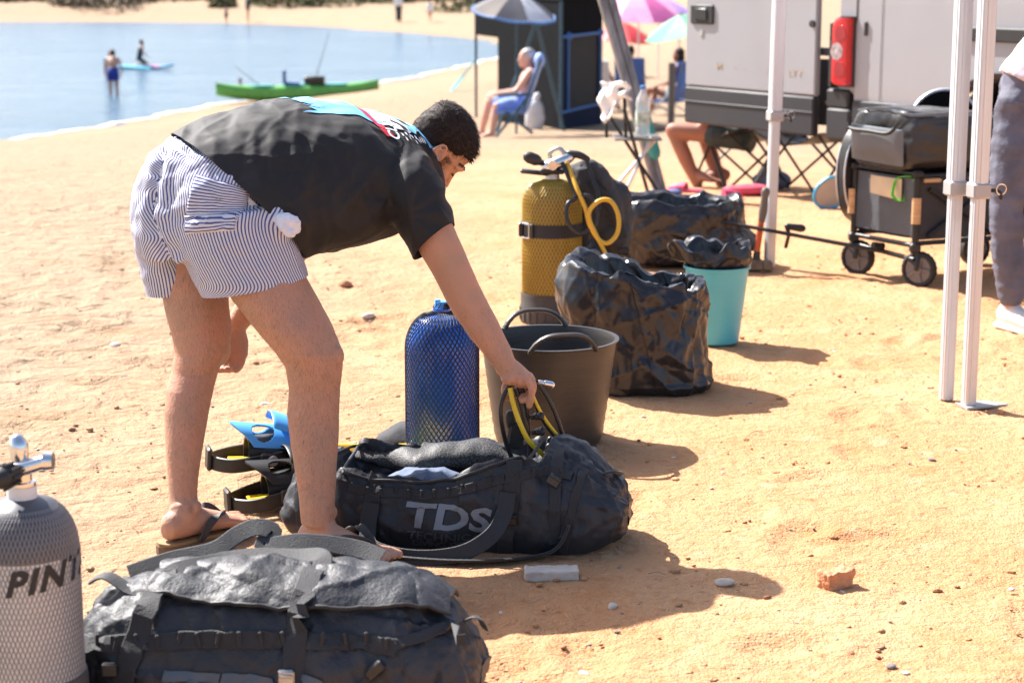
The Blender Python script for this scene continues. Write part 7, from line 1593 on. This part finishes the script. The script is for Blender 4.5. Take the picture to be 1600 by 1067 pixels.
# blue reclining chair and bare-chested sitter
pc = G(800, 214); Yc = pc.y; q_ = lambda u, v, d=0.: at(u, v, Yc + d)
bc = thing('beach_chair', 'blue reclining beach chair with padded backrest holding the bare-chested man', 'chair', pc)
mb = MB()
def bk(a, b):
    u, v = 816 + (843 - 816) * b, 172 + (92 - 172) * b; return q_(u, v, -.27 + .54 * a) - pc + V(.04 * math.sin(math.pi * a), 0, 0)
mb.grid(10, 14, bk); link('backrest', evalmesh(mb.mesh(), [('SOLIDIFY', dict(thickness=.05, offset=0)), ('SUBSURF', dict(levels=1))]), MT['chair_pad'], bc)
mb = MB(); mb.tube([q_(843, 95, -.22) - pc, q_(843, 95, .22) - pc], [(.10, .07)] * 2, 14, dome=True); mb.build('head_pad', MT['chair_pad'], bc)
mb = MB(); mb.grid(8, 8, lambda a, b: q_(816 - 42 * b, 173 + 3 * b, -.27 + .54 * a) - pc); link('seat', evalmesh(mb.mesh(), [('SOLIDIFY', dict(thickness=.05, offset=0))]), MT['chair_blue'], bc)
for d in (-.3, .3):
    for a, b in (((826, 150), (775, 214)), ((790, 176), (832, 208)), ((818, 172), (845, 92)), ((778, 150), (830, 148))):
        mb = MB(); mb.tube([q_(*a, d) - pc, q_(*b, d) - pc], .02, 8); mb.build('frame_tube', MT['petrol'], bc)
J = dict(k=1.0); 
for n, u, v, d in (('pelvis', 812, 162, 0), ('waist', 819, 146, 0), ('chest', 826, 124, 0), ('neck', 829, 106, 0), ('head', 823, 91, 0), ('lhip', 808, 165, .1), ('rhip', 808, 165, -.1), ('lknee', 764, 160, .14), ('rknee', 776, 166, -.12), ('lankle', 752, 207, .14), ('rankle', 768, 209, -.12), ('lsho', 829, 113, .19), ('rsho', 829, 113, -.19), ('lelb', 806, 142, .24), ('relb', 806, 144, -.24), ('lwri', 776, 145, .18), ('rwri', 776, 147, -.18)): J[n] = q_(u, v, d)
for s_ in 'lr': a = J[s_ + 'ankle']; J[s_ + 'toe'] = V(a.x - .2, a.y - .05, gz(a.x, a.y))
J['hup'] = V(.12, 0, 1); J['hfw'] = V(-1, -.25, -.1)
figure('bare-chested grey-haired man in blue shorts sitting in the blue beach chair', J, 'skin_pink', [('shorts', 'chair_blue', ['hips', ('lthigh', 0, .72), ('rthigh', 0, .72)], .025)], hair='bracket', vox=.017, base=pc)
for u, v, lab, m, s_ in ((835, 202, 'white bag slumped behind the blue beach chair', 'sh_white', .20), (862, 196, 'grey bag against the tent foot behind the white bag', 'sh_grey', .16)):
    mb = MB(); mb.ell((0, 0, s_ * .9), (s_ * .75, s_ * .6, s_ * 1.2), None, 24, 16); mb.tube([(0, 0, s_ * 1.8), (.04, 0, s_ * 2.4)], [.05, .03], 10, dome=True); me = mb.mesh(); displace(me, lambda P, N: .04 * fbm(P, 5, 3, 9)); o = link('beach_bag', me, MT[m]); o.location = G(u, v); tag(o, lab, 'bag')
# turquoise paddle leaning at the tent's corner
a, b = G(705, 143), at(745, 92, G(705, 143).y + .2); t = thing('paddle', 'turquoise paddle leaning against the tent\'s left corner', 'paddle', a)
mb = MB(); d = (b - a).normalized(); mb.tube([V(0, 0, .03) + d * .2, b - a], .02, 8); mb.build('shaft', MT['paddle'], t)
mb = MB(); mb.tube([V(0, 0, .0), d * .1, d * .3, d * .48], [(.02, .06), (.02, .11), (.02, .10), (.02, .03)], 14, smooth=3, dome=True); mb.build('blade', MT['paddle'], t)
mb = MB(); mb.tube([(0, 0, 0), (.02, .05, .35)], .014, 6)
p = at(889, 4, tb0.y - .5)
gn = MB(); rg = random.Random(6)
for k in range(26):
    q = V(rg.uniform(-.12, .12), rg.uniform(-.05, .05), rg.uniform(-.1, .2)); gn.tube([q + V(0, 0, .15), q + V(rg.uniform(-.05, .05), 0, 0), q + V(rg.uniform(-.06, .06), 0, -.12)], [.016, .02, .012], 6, dome=True)
o = gn.build('hanging_net', MT['green_net']); o.location = p; tag(o, 'green net bunched on the roof edge of the black tent', 'net')

# ------------------------------------------------------------------ parasols and sitters farther along the beach
def gp(u, Y): x = (u - 800) / FPX * Y * math.cos(PITCH) * 1.01; return V(x, Y, gz(x, Y))
def par(u, v, Y, r_, mats, label, rz=0, tilt=(0, 0), h=.38):
    p = gp(u, Y); top = at(u, v, Y).z - p.z; parasol(label, p, r_, mats, rz, tilt, top, h, group='parasols on the beach')
par(997, -14, 40, .95, ['p_pink', 'p_pink2'], 'pink two-tone parasol above the red one', .3, (R(8), 0), .50)
par(975, 36, 43, .72, ['p_red'], 'red parasol below the pink parasol', .2, (R(5), R(4)), .36)
par(1062, 24, 38, .80, ['p_mint', 'p_white'], 'mint green and white striped parasol beside the van door', .1, (R(6), R(-16)), .30)
par(1028, -6, 48, .95, ['p_lilac'], 'lilac parasol peeking out behind the pink one', .5, (0, R(8)), .36)
par(900, -6, 50, .9, ['p_white'], 'white parasol top behind the black tent roof', .5)
def sitter(u, v, Y, face, label, top, hair='hair', long=0, chairm='navy_chair', chlab='', skin='skin_tan', h=1.65):
    p = gp(u, Y)
    J = pose(p, face, h, pelvis=(0, 0, .36), waist=(0, -.07, .50), chest=(0, -.12, .72), neck=(0, -.13, .92), head=(0, -.10, 1.07), lhip=(-.09, 0, .35), rhip=(.09, 0, .35), lknee=(-.13, .40, .46), rknee=(.13, .40, .42), lankle=(-.13, .52, .08), rankle=(.13, .48, .08), ltoe=(-.13, .68, 0), rtoe=(.13, .64, 0), lsho=(-.18, -.13, .84), rsho=(.18, -.13, .84), lelb=(-.27, -.05, .60), relb=(.27, -.05, .60), lwri=(-.2, .18, .54), rwri=(.2, .18, .54))
    figure(label, J, skin, top, hair, long, .022, base=p)
    t = thing('beach_chair', chlab, 'chair', p, face)
    mb = MB(); mb.grid(8, 10, lambda a, b: V((a - .5) * .56, -.14 - .12 * b, .28 + .62 * b)); link('backrest', evalmesh(mb.mesh(), [('SOLIDIFY', dict(thickness=.03, offset=-1))]), MT[chairm], t)
    mb = MB(); mb.grid(8, 8, lambda a, b: V((a - .5) * .56, -.14 + .44 * b, .25)); link('seat', evalmesh(mb.mesh(), [('SOLIDIFY', dict(thickness=.03, offset=-1))]), MT[chairm], t)
    for x in (-.28, .28):
        for a, b in (((x, .28, 0), (x, -.20, .55)), ((x, -.22, 0), (x, .30, .26))): mb = MB(); mb.tube([a, b], .015, 8); mb.build('leg', MT['alu'], t)
sitter(986, 140, 36, R(-10), 'person seated with back turned in the blue chair under the red parasol', [('dark_top', 'dark_top', ['top', 'shoulders'], .02)], chlab='blue beach chair with its back turned, under the red parasol')
sitter(1052, 138, 32.5, R(60), 'dark-haired seated person in blue top beside the van door', [('blue_top', 'blue_top', ['top'], .02), ('shorts', 'teal_top', ['hips'], .02)], long=.8, chlab='beach chair under the dark-haired person beside the van door')
sitter(938, 138, 34, R(-30), 'tanned seated person with turquoise towel just right of the tent', [('shorts', 'paddle', ['hips', ('lthigh', 0, .8), ('rthigh', 0, .8)], .03)], chlab='beach chair under the person just right of the tent', chairm='sh_white')
pt = gp(1050, 27); t = thing('signpost', 'dark post standing on the sand left of the van door', 'post', pt)
mb = MB(); mb.tube([(0, 0, 0), (0, 0, .95)], .05, 10); mb.build('post', MT['stool'], t); mb = MB(); mb.tube([(-.35, 0, .02), (.3, 0, .05)], .02, 8); mb.build('crossbar', MT['stool'], t)

# ------------------------------------------------------------------ kayak at the water's edge
ka = onz(338, 163, ZW); kb = at(592, 150, ka.y + 1.6); ka.z = kb.z = gz((ka.x + kb.x) / 2, (ka.y + kb.y) / 2) - .05
kd = (kb - ka).normalized(); kl = (kb - ka).length; ky = thing('fishing_kayak', 'bright green fishing kayak at the water\'s edge loaded with gear', 'kayak', ka.lerp(kb, .5)); ks = V(-kd.y, kd.x, 0)
mb = MB(); secs = []
for k in range(25):
    s_ = -1 + 2 * k / 24; w_ = .37 * max(.02, (1 - abs(s_) ** 2.6)) ** .75; rise = .16 * abs(s_) ** 3; secs.append((kd * kl / 2 * s_ + V(0, 0, .20 + rise), ks * w_, V(0, 0, .22 - .05 * abs(s_) ** 2)))
mb.loft(secs, 26, True, 2.6); mb.build('hull', MT['kayak'], ky)
mb = MB()
for s_ in (-.45, -.05, .45): mb.loft([(kd * kl / 2 * s_ + V(0, 0, z), kd * .35, ks * .22) for z in (.41, .44)], 20, True, 3)
mb.build('deck_pad', MT['kayak_teal'], ky)
mb = MB(); mb.box(kd * kl * .10 + V(0, 0, .54), (.55, .36, .22), bev=.03); mb.build('gear_crate', MT['frame'], ky)
mb = MB(); mb.box(kd * -kl * .04 + V(0, 0, .46), (.40, .36, .08), bev=.02); mb.box(kd * -kl * .085 + V(0, 0, .65), (.06, .4, .36), bev=.02); mb.build('seat', MT['navy_chair'], ky)
mb = MB(); mb.tube([kd * kl * .1 + V(0, 0, .5), kd * kl * .2 + V(0, 0, 1.9)], [.014, .006], 6); mb.build('fishing_rod', MT['frame'], ky)
mb = MB(); mb.tube([kd * -kl * .2 + V(0, 0, .3), kd * -kl * .38 + V(0, 0, .95)], [.014, .006], 6); mb.build('fishing_rod', MT['frame'], ky)
# ------------------------------------------------------------------ people in and beyond the water
q = onz(376, 146, ZW); J = pose(q + V(0, 0, -.75), R(160), 1.2); figure('small child in blue standing in the water behind the kayak\'s bow', J, 'skin_far', [('blue_top', 'blue_top', ['torso', ('lthigh', 0, .5), ('rthigh', 0, .5)], .02)], vox=.025, base=q)
q = onz(178, 148, ZW); J = pose(q + V(0, 0, -.28), R(10), 1.68, waist=(0, .06, 1.06), chest=(0, .14, 1.24), neck=(0, .22, 1.40), head=(0, .30, 1.50), lsho=(-.18, .2, 1.33), rsho=(.18, .2, 1.33), lelb=(-.25, .22, 1.06), relb=(.25, .22, 1.06), lwri=(-.24, .30, .82), rwri=(.24, .30, .82))
figure('wading bather in navy trunks seen from behind in the shallow water', J, 'skin_far', [('trunks', 'trunks_navy', ['hips', ('lthigh', 0, .35), ('rthigh', 0, .35)], .02)], vox=.022, base=q)
q = onz(173, 122, ZW); J = pose(q + V(0, 0, -.55), R(190), 1.45); figure('swimmer in teal top standing deeper, right behind the wading bather', J, 'skin_far', [('teal_top', 'teal_top', ['torso', 'shoulders', ('lup', 0, .8), ('rup', 0, .8)], .02)], vox=.022, base=q)
q = onz(221, 108, ZW); bd_ = thing('paddle_board', 'blue and pink paddle board under the kneeling child', 'paddle board', q)
mb = MB(); dd = V(.96, -.25, 0).normalized(); sd = V(-dd.y, dd.x, 0); mb.loft([(dd * 1.25 * s_ + V(0, 0, .06 + .1 * abs(s_) ** 4), sd * .36 * max(.03, 1 - abs(s_) ** 3) ** .6, V(0, 0, .05)) for s_ in np.linspace(-1, 1, 15)], 18, True, 3); mb.build('deck', MT['sup'], bd_)
mb = MB(); mb.loft([(dd * (.35 + .5 * s_) + V(0, 0, .115), sd * .25, V(0, 0, .006)) for s_ in (0, 1)], 14, True, 4); mb.build('deck_pad', MT['p_pink'], bd_)
J = pose(q + V(0, 0, .12), R(-75), 1.45, pelvis=(0, -.08, .30), waist=(0, -.06, .44), chest=(0, .0, .66), neck=(0, .02, .84), head=(0, .05, .98), lhip=(-.09, -.06, .27), rhip=(.09, -.06, .27), lknee=(-.12, .28, .08), rknee=(.12, .28, .08), lankle=(-.1, -.16, .05), rankle=(.1, -.16, .05), ltoe=(-.1, -.3, 0), rtoe=(.1, -.3, 0), lsho=(-.17, .02, .77), rsho=(.17, .02, .77), lelb=(-.22, .1, .52), relb=(.22, .1, .52), lwri=(-.18, .3, .42), rwri=(.18, .3, .42))
figure('child in dark swimwear kneeling on the paddle board', J, 'skin_far', [('wetsuit', 'dark_top', ['torso', ('lthigh', 0, .6), ('rthigh', 0, .6)], .018)], vox=.022, base=q + V(0, 0, .1))
a, b = onz(192, 104, ZW + .1), onz(236, 108, ZW + .5); mb = MB(); mb.tube([a, b], .02, 8); t = thing('paddle', 'slim dark paddle held by the kneeling child on the board', 'paddle', a); o = mb.build('shaft', MT['paddle'], t); o.location = -a
def stand(u, v, h, face, label, clothes, skin='skin_far', dz=0):
    p = G(u, v); J = pose(p + V(0, 0, dz), face, h); figure(label, J, skin, clothes, vox=.035, base=p)
stand(388, 36, 1.7, R(90), 'person in dark top standing at the far waterline', [('dark_top', 'dark_top', ['torso', 'shoulders', ('lup', 0, 1), ('rup', 0, 1)], .05)])
stand(354, 38, 1.15, R(60), 'child in dark shorts at the far waterline', [('shorts', 'sh_brown', ['hips', ('lthigh', 0, .6), ('rthigh', 0, .6)], .04)])
stand(623, 36, 1.75, R(-20), 'person in white top and black trousers on the far beach', [('white_top', 'white_cloth', ['top', 'shoulders', ('lup', 0, 1), ('rup', 0, 1)], .04), ('trousers', 'dark_top', ['hips', ('lthigh', 0, 1), ('rthigh', 0, 1), ('lshin', 0, .9), ('rshin', 0, .9)], .03)])
stand(672, 36, 1.25, R(30), 'child in white walking on the far beach', [('white_top', 'white_cloth', ['torso', 'shoulders', ('lup', 0, 1), ('rup', 0, 1)], .05)])
